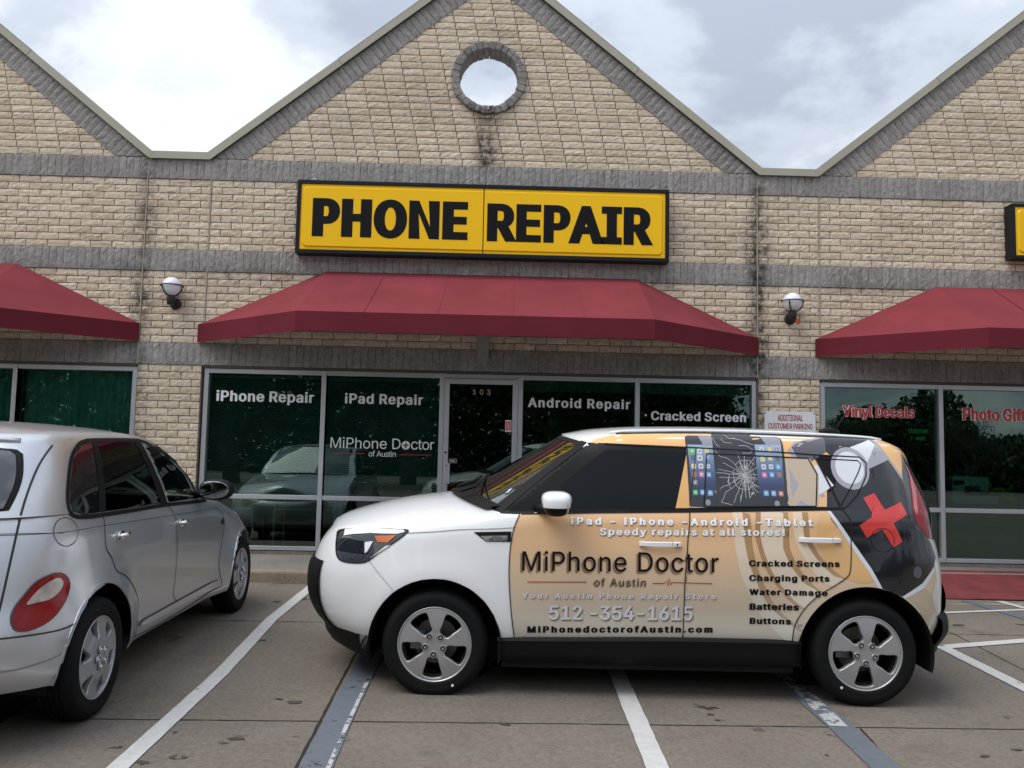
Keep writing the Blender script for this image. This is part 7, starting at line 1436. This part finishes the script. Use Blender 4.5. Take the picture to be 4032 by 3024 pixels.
# windscreen laid on the shell between the pillars
def screen(name, S, t0, t1, s0, s1, off, m, parent, flip=False, nx=30, ny=16):
    v = []; f = []
    for j in range(ny+1):
        t = t0 + (t1-t0)*j/ny; xs, xa, W = S['xs'](t), S['xa'](t), S['gw'](t)*S['gx'](S['xa'](t)); zc = S['zwb'] + (S['zwt']-S['zwb'])*t; zs = S['gb'](xa) + (S['gr'](xa)-S['gb'](xa))*t
        for i in range(nx+1):
            s = s0 + (s1-s0)*i/nx; v.append(((xs + (xa-xs)*s*s - off*.55)*(-1 if flip else 1), -W*s, zc + (zs-zc)*s*s + off*.83))
    for j in range(ny):
        for i in range(nx): q = (j*(nx+1)+i, j*(nx+1)+i+1, (j+1)*(nx+1)+i+1, (j+1)*(nx+1)+i); f.append(q if flip else q[::-1])
    o = mesh_obj(name, v, f, m, parent, True)
    return o
WSG = mat('windscreen glass', (.010, .013, .012), .02, coat=1., spec=1.)
ws = screen('windscreen', S1, .02, .975, -.90, .90, .004, WSG, suv)
for s0, s1 in ((-1.006, -.885), (.885, 1.006)): screen('pillar_trim', S1, -.01, .995, s0, s1, .005, PLASTIC, suv, nx=4)
screen('screen_top_band', S1, .94, .985, -.9, .9, .0055, PLASTIC, suv, nx=20, ny=2)
K1.polys('pillar_side', [([(.372, 1.090), (.50, 1.092), (.78, 1.13), (.765, 1.262), (.874, 1.356), (1.05, 1.492), (1.02, 1.528), (.905, 1.528)], 0, .0030)], [PLASTIC], suv, both=True)
# cowl and wipers
b = MB(); v = []; f = []
for i in range(25):
    y = -.74 + 1.48*i/24; x0 = .13 + .25*(y/.8)**2; z0 = 1.172 - .062*(abs(y)/.74)**2.2
    v += [(x0 - .11 + .05*(abs(y)/.74)**2, y, z0 + .006), (x0 + .06, y, z0 + .030)]
    if i: f.append((2*i-2, 2*i, 2*i+1, 2*i-1))
b.add(v, f); b.build('cowl', PLASTIC, suv, smooth=True)
b = MB(); b.tube([(.10, -.48, 1.195), (.20, -.40, 1.225), (.25, -.20, 1.262), (.26, .02, 1.272)], .010, 6); b.tube([(.07, -.10, 1.205), (.17, .0, 1.235), (.22, .25, 1.26)], .010, 6); b.tube([(.235, -.52, 1.232), (.275, .10, 1.285)], .006, 6); b.build('wiper', PLASTIC, suv, smooth=True)
b = MB(); _p = Vector((.476, -.60, 1.212))
h_ = BVHTree.FromPolygons([v.co.copy() for v in ws.data.vertices], [tuple(p.vertices) for p in ws.data.polygons])
def on_ws(x, z):
    best = None
    hh = h_.ray_cast(Vector((x - 1.2, -1.55, z + .08)), (Vector((x, -.62, z)) - Vector((x - 1.2, -1.55, z + .08))).normalized())
    return hh[0] + hh[1]*(.003 if hh[1].x < 0 else -.003) if hh[0] else None
cs = [on_ws(.476 + a, 1.212 + c) for a, c in ((-.028, -.022), (.022, -.014), (.028, .022), (-.020, .014))]
if all(cs):
    c0 = sum(cs, Vector())/4; b.add(cs, [(0, 1, 2, 3)]); b.cur = 1; b.add([c0 + (q-c0)*Vector((.74, .74, .74)).x + Vector((-.0012, -.0006, .0012)) for q in cs], [(0, 1, 2, 3)]); b.build('inspection_sticker', [mat('blue sticker', (.02, .05, .16), .4), mat('pale sticker', (.42, .60, .56), .4)], suv)
# handles
def handle(p0, p1, key, parent):
    (xa, za), (xb, zb) = p0, p1; zt, zl = max(za, zb), min(za, zb)
    b = MB(); n = 14; v = []; f = []
    for i in range(n+1):
        t = i/n; x = xa + (xb-xa)*t; pr = .020 + .018*math.sin(math.pi*t)**.5; c = K1.at(x, .5*(zt+zl), 0); hh = .5*(zt-zl)*(.86 + .14*math.sin(math.pi*t)); y = c.y
        v += [(x, y - pr + .012, .5*(zt+zl) - hh), (x, y - pr, .5*(zt+zl) - hh*.75), (x, y - pr, .5*(zt+zl) + hh*.75), (x, y - pr + .012, .5*(zt+zl) + hh)]
    for i in range(n):
        for j in range(3): f.append((4*i+j, 4*i+4+j, 4*i+5+j, 4*i+j+1))
        f.append((4*i+3, 4*i+7, 4*i+4, 4*i))
    f += [(0, 1, 2, 3), (4*n+3, 4*n+2, 4*n+1, 4*n)]; b.add(v, f)
    for x in (xa + .02, xb - .02): c = K1.at(x, .5*(zt+zl), 0); b.box(x - .018, x + .018, c.y - .022, c.y + .005, .5*(zt+zl) - .012, .5*(zt+zl) + .012)
    o = b.build('handle', PAINT_W, parent, smooth=True, angle=40)
    if key:
        b = MB(); c = K1.at(xb - .032, .5*(zt+zl), 0); b.lathe([(0, -.001), (.011, 0), (.012, .004)], (xb - .032, c.y - .030, .5*(zt+zl)), 'y', 18); b.build('lock', STEELD, o)
    K1.ribbon('handle_split', [(xb - .055, zl), (xb - .055, zt)], .002, MATS['grey gap'], o, .039, 1)
handle((1.211, .951), (1.461, .920), True, df); handle((2.17, .994), (2.418, .962), False, dr)
# door mirrors
def mirror(sgn, parent):
    fn = lambda q: Vector((q.x*(1 + .18*q.z/.075), q.y, q.z))
    b = MB(); b.ball((.705, sgn*1.0, 1.172), (.086, .115, .074), 30, 20, .72, fn)
    lo = [i for i, q in enumerate(b.f) if sum(b.v[k][2] for k in q)/4 < 1.150]
    for i in lo: b.mi[i] = 1
    o = b.build('mirror', [PAINT_W, PLASTIC], parent, smooth=True)
    b = MB(); b.tube([(.60, sgn*.80, 1.128), (.63, sgn*.86, 1.128), (.68, sgn*.95, 1.135)], [.035, .030, .022], 10); b.build('mirror_arm', PLASTIC, o, smooth=True)
    b = MB(); b.ball((.765, sgn*1.0, 1.172), (.012, .098, .060), 24, 12, .8); b.build('mirror_glass', CHROME, o, smooth=True)
mirror(-1, suv); mirror(1, suv)
# roof seams and aerial
for y in (-.56, .56):
    b = MB(); b.tube([(x, y, K1.t.ray_cast(Vector((x, y, 3)), Vector((0, 0, -1)))[0].z + .005) for x in np.linspace(1.06, 2.80, 30)], .011, 8); b.build('roof_rail', PAINT_W, suv, smooth=True)
K1.ribbon('roof_gutter', [(1.10, 1.590), (1.5, 1.604), (1.9, 1.606), (2.4, 1.598), (2.95, 1.586)], .010, GAP, suv, .003, 3, True)
b = MB(); b.ball((2.64, -.10, 1.635), (.075, .03, .028), 24, 12); b.tube([(2.68, -.10, 1.650), (2.775, -.10, 1.792)], [.008, .0045], 8); b.build('antenna', PLASTIC, suv, smooth=True)
# wheels
def spoke_holes():
    h = []
    base = [(-.030, -.078), (.022, -.076), (.040, -.120), (.058, -.168), (.048, -.187), (0, -.196), (-.046, -.188), (-.054, -.168), (-.042, -.120)]
    base = catmull(base, 3, True)
    for k in range(5): h.append(rot(base, 2*math.pi*k/5))
    return h
dsh = lambda r_: -.014*math.sin(min(1, r_/.21)*math.pi) + .010*sm(.10, 0, r_)
for x in (0, 2.57):
    for s_ in (-1, 1): wheel(suv, x, s_*.787, .313, .318, .205, .214, spoke_holes(), dsh, (ALLOY, mat('satin hub cap', (.25, .25, .25), .4, .6)), dot=((.128, -.225) if x == 0 else (-.137, -.207)) if s_ < 0 else None, near=s_ < 0, spin=.06)
# advertising lettering
TB = BLACK; TW = mat('white wrap lettering', (.88, .89, .92), .3, coat=.4); TS = mat('letter drop print', (.24, .15, .09), .4, coat=.4); TW2 = mat('pale wrap lettering', (.72, .73, .78), .3, coat=.4)
def line(txt, key, mats, bold, wide, shadow=None, off=.0055, z1=None):
    p = SV[key]; cap = abs(p[1][1]-p[0][1]); K1.text('lettering', txt, p[0][0], p[2][0], p[0][1], p[2][1], cap, mats, suv, bold, wide, off, shadow)
line('iPad - iPhone -Android -Tablet', 't_ipad', [TW, TS], .052, 1.15, (.003, -.005)); line('Speedy repairs at all stores!', 't_speedy', [TW, TS], .048, 1.12, (.003, -.005))
line('MiPhone Doctor', 't_mi', [TB, TS], .004, .96, (-.011, -.011)); line('of Austin', 't_of', [mat('grey brown lettering', (.05, .035, .03), .4), TS], .0, 1.0, (-.007, -.007))
line('Your Austin Phone Repair Store', 't_your', [TW2, TS], .042, 1.08, (.003, -.004)); line('512 -354-1615', 't_512', [TW2, TS], .026, 1.0, (.006, -.008)); line('MiPhonedoctorofAustin.com', 't_com', [TB], .058, 1.18)
for k_, t_ in (('t_c1', 'Cracked Screens'), ('t_c2', 'Charging Ports'), ('t_c3', 'Water Damage'), ('t_c4', 'Batteries'), ('t_c5', 'Buttons')): line(t_, k_, [TB], .056, 1.18)
K1.ribbon('red_rule', SV['redL'], .0055, mat('red rule print', (.40, .05, .035), .35), suv, .0055, 1); K1.ribbon('red_rule', SV['redR'], .0055, MATS['red rule print'], suv, .0055, 1)
# ------------------------------------------------------------------ the silver retro hatchback (front towards the shops)
hb_ = thing('silver_car', 'silver retro-styled hatchback nosed in to the kerb at the left', 'car', None, car_matrix(PT_O, PT_X, PT_Y))
V2, F2 = car_shell(S2, True)
def inpoly(x, z, P):
    c = False
    for i in range(len(P)):
        (x1, z1), (x2, z2) = P[i-1], P[i]
        if (z1 > z) != (z2 > z) and x < (x2-x1)*(z-z1)/(z2-z1) + x1: c = not c
    return c
def drop2(c, n):
    if abs(c.y) > .45 and c.z > 1.0 and (inpoly(c.x, c.z, PV['fdglass']) or inpoly(c.x, c.z, PV['rdglass'])): return True
    if c.z > 1.06 and c.x > 1.1 and abs(c.y) < .60 and n.x > .25: return True
    return False
bm = clean(V2, F2, AR2, drop2)
shell_obj('body', bm, PAINT_S, hb_)
K2 = Skin(V2, F2, AR2); KT = Skin(V2, F2, (), TF)
b = MB()
for cx_, cz_, r_ in AR2:
    for s_ in (-1, 1):
        b = MB(); v = []; f = []; n = 36
        for k in range(n+1):
            a = R(-12) + R(204)*k/n; v += [(cx_ + r_*math.cos(a), s_*(.72 if cx_ > 1 else .78), cz_ + r_*math.sin(a)), (cx_ + (r_-.01)*math.cos(a), s_*.42, cz_ + (r_-.01)*math.sin(a))]
            if k: f.append((2*k-2, 2*k, 2*k+1, 2*k-1))
        b.add(v, f); b.add([(cx_ + r_*math.cos(2*math.pi*k/30), s_*.42, cz_ + r_*math.sin(2*math.pi*k/30)) for k in range(30)], [tuple(range(30))]); b.build('wheel_arch', PLASTIC, hb_, smooth=True, angle=40)
# flared lips round the arches
for cx_, cz_, r_ in AR2:
    for s_ in (-1, 1):
        b = MB(); P = []
        for k in range(40):
            a = R(28 if cx_ > 1 else 1) + R(150 if cx_ > 1 else 178)*k/39; p = K2.at(cx_ + (r_+.006)*math.cos(a), cz_ + (r_+.006)*math.sin(a), .0); P.append((p.x, p.y*(-s_), p.z))
        b.tube(P, .005, 8); b.build('arch_lip', PAINT_S, hb_, smooth=True)
b = MB(); b.box(.42, 2.26, -.74, .74, .20, .28); b.box(-.70, 3.30, -.42, .42, .18, .30); b.build('floor_pan', mat('underbody coating', (.012, .012, .012), .9), hb_, bevel=.02)
# glazing
SGL = mat('smoked privacy glass', (.010, .011, .011), .03, coat=1., spec=.9); FGL = glass_mat('door window glass', (.30, .40, .35), .06); PGL = glass_mat('smoked door glass', (.05, .055, .05), .04)
tr2 = catmull(PV['trim'], 3, True); K2.ribbon('window_trim', tr2, .022, PLASTIC, hb_, .0045, 1, True, True)
K2.polys('quarter_window', [(PV['quarter'], 0, .0035, .02)], [SGL], hb_, both=True)
K2.polys('rear_door_window', [(PV['rdglass'], 0, .003)], [PGL], hb_, both=True)
K2.polys('front_door_window', [(PV['fdglass'], 0, .003)], [FGL], hb_, both=True)
K2.polys('door_pillar', [([(.835, 1.44), (.94, 1.435), (1.09, 1.03), (.97, 1.035)], 0, .0055, .02)], [PLASTIC], hb_, both=True)
K2.polys('quarter_pillar', [([(.235, 1.449), (.300, 1.449), (.145, 1.062), (.060, 1.066)], 0, .0055, .02)], [PLASTIC], hb_, both=True)
screen('windscreen', S2, .02, .96, -.88, .88, .004, SGL, hb_, True)
# tailgate glass on the curved back
def back_panel(name, zs, ys, off, m, parent):
    """panel on the rounded tail between heights zs and half width ys(z)"""
    t_ = BVHTree.FromPolygons([Vector(v) for v in V2], F2); v = []; f = []; ny, nz = 36, 18
    for j in range(nz+1):
        z = zs[0] + (zs[1]-zs[0])*j/nz; hw = ys(j/nz)
        for i in range(ny+1):
            y = -hw + 2*hw*i/ny + 7e-4; h = t_.ray_cast(Vector((-3, y, z)), Vector((1, 0, 0)))
            n_ = h[1] if h[1].x < 0 else -h[1]; v.append(tuple(h[0] + n_*off))
    for j in range(nz):
        for i in range(ny): f.append((j*(ny+1)+i, (j+1)*(ny+1)+i, (j+1)*(ny+1)+i+1, j*(ny+1)+i+1))
    return mesh_obj(name, v, f, m, parent, True)
hwf = lambda t: .655*min(1, (max(0, t)/.16)**.5 if t < .16 else 1)*(1 - .10*t)*(min(1, ((1-t)/.12)**.4) if t > .88 else 1)*(.93 + .07*math.sin(math.pi*t))
back_panel('glass_seal', (1.065, 1.452), lambda t: hwf(t)*1.035, .004, PLASTIC, hb_)
back_panel('tailgate_window', (1.078, 1.440), hwf, .007, SGL, hb_)
# lines and fittings
GAP2 = mat('dark seam', (.03, .03, .032), .7)
for key, w_, both in (('line', .003, True), ('rdshut', .007, True), ('Bshut', .0065, True), ('Ashut', .006, True)): K2.ribbon('panel_gap', PV[key], w_, GAP2, hb_, .0030, 4, both)
KT.ribbon('panel_gap', TV['gapH'], .009, GAP2, hb_, .003, 4, True); KT.ribbon('panel_gap', TV['line'], .003, GAP2, hb_, .003, 4, True)
KT.ribbon('bumper_gap', TV['bump'], .008, GAP2, hb_, .004, 4, True)
b = MB(); t2 = BVHTree.FromPolygons([Vector(v) for v in V2], F2)
def tail_pt(y, z, off=.004):
    h = t2.ray_cast(Vector((-3, y + 7e-4, z)), Vector((1, 0, 0))); n_ = h[1] if h[1].x < 0 else -h[1]; return h[0] + n_*off
P = [(-.60 + 1.2*i/40, .570) for i in range(41)]
v = []; f = []
for i, (y, z) in enumerate(P):
    v += [tuple(tail_pt(y, z + .004)), tuple(tail_pt(y, z - .004))]
    if i: f.append((2*i-2, 2*i-1, 2*i+1, 2*i))
b.add(v, f); b.build('bumper_gap', GAP2, hb_)
KT.ribbon('bumper_crease', TV['crease'], .007, mat('silver crease', (.34, .34, .35), .5, .5), hb_, .0025, 3, True)
tl2 = KT.polys('taillight', [(catmull(TV['tail'], 3, True), 0, .010, .02)], [LENS_R], hb_, both=True, clip=False)
KT.polys('reverse_lens', [(catmull(TV['tailw'], 3, True), 0, .0125, .02)], [LENS_W], tl2, both=True, clip=False)
KT.ribbon('lamp_seal', catmull(TV['tail'], 3, True), .012, mat('deep red lens rim', (.12, .006, .01), .15, coat=.8), tl2, .0085, 1, True, True)
K2.ribbon('fuel_door', disc((-.290, 1.001), .088, .070, 40), .0035, GAP2, hb_, .0035, 1, False, True)
K2.polys('rub_strip', [(PV['mold'], 0, .013, .02)], [PAINT_S], hb_, both=True)
K2.ribbon('strip_edge', PV['mold'], .006, GAP2, hb_, .006, 1, True, True)
for hx, hz in PV['handles']:
    c = K2.at(hx, hz, 0)
    for s_ in (1, -1):
        b = MB(); b.ball((hx, s_*(c.y - .006), hz), (.052, .010, .030), 28, 12); o = b.build('handle', CHROME, hb_, smooth=True)
        b = MB(); b.tube([(hx - .045, s_*(c.y - .02), hz + .002), (hx + .02, s_*(c.y - .034), hz + .006), (hx + .095, s_*(c.y - .018), hz + .010)], [.011, .014, .007], 10); b.build('lever', CHROME, o, smooth=True)
c = K2.at(2.222, .795, .004); b = MB(); b.ball(tuple(c), (.030, .008, .026), 20, 10); b.build('badge', STEELD, hb_, smooth=True)
for s_ in (-1, 1):
    b = MB(); b.ball((1.66, s_*.935, 1.085), (.075, .125, .078), 28, 18, .85); b.tube([(1.72, s_*.76, 1.045), (1.70, s_*.86, 1.05)], .03, 8); o = b.build('mirror', PLASTIC, hb_, smooth=True)
    b = MB(); b.ball((1.590, s_*.935, 1.087), (.004, .108, .062), 24, 12, .9); b.build('mirror_glass', mat('mirror silvering', (.34, .36, .36), .06, 1.), o, smooth=True)
# roof rear spoiler lip and hatch line over the roof
b = MB(); P = [tuple(tail_pt(y, 1.475 - .02*abs(y)/.5, .004)) for y in np.linspace(-.56, .56, 30)]; b.tube(P, .012, 8); b.build('spoiler_lip', PAINT_S, hb_, smooth=True)
# front lamps and grille (hidden from the camera by the bonnet, built simply)
K2.polys('headlight', [(disc((3.30, .62), .075, .085, 24), 0, .006, .02)], [LENS_W], hb_, both=True)
# cabin
SEAT = mat('grey seat cloth', (.06, .06, .06), .9); b = MB()
for y in (-.38, .38):
    b.box(.95, 1.40, y-.24, y+.24, .40, .62); b.box(.80, .95, y-.24, y+.24, .55, 1.10); b.box(.84, .92, y-.13, y+.13, 1.12, 1.28)
b.box(-.05, .40, -.62, .62, .40, .62); b.box(-.22, -.05, -.62, .62, .55, 1.12)
for y in (-.38, .38): b.box(-.17, -.09, y-.13, y+.13, 1.14, 1.26)
b.build('seat', SEAT, hb_, bevel=.05); b = MB(); b.box(1.62, 2.1, -.70, .70, .75, .99); b.build('dashboard', SEAT, hb_, bevel=.06)
b = MB(); b.tube([(1.52 + .06*math.sin(a), .38 + .185*math.cos(a), .95 + .17*math.sin(a)) for a in np.linspace(0, 2*math.pi, 24, endpoint=False)], .014, 8, closed=True); b.build('steering_wheel', PLASTIC, hb_, smooth=True)
# wheels: covers with six scoops
def scoops():
    h = []; base = catmull([(-.010, -.112), (.010, -.112), (.026, -.145), (.040, -.182), (.026, -.193), (-.026, -.193), (-.040, -.182), (-.026, -.145)], 3, True)
    for k in range(6): h.append(rot(base, 2*math.pi*(k+.5)/6))
    return h
dish2 = lambda r_: -.016*sm(.21, .07, r_) + .006*math.exp(-((r_-.16)/.03)**2)
COVER = mat('silver wheel cover', (.38, .38, .39), .40, .5, coat=.3)
for x in (0, 2.70):
    for s_ in (-1, 1): wheel(hb_, x, s_*.765, .308, .316, .195, .207, scoops(), dish2, (COVER, COVER), near=s_ < 0, lugs=5, lug_r=.046, spin=.25 if x == 0 else .5)
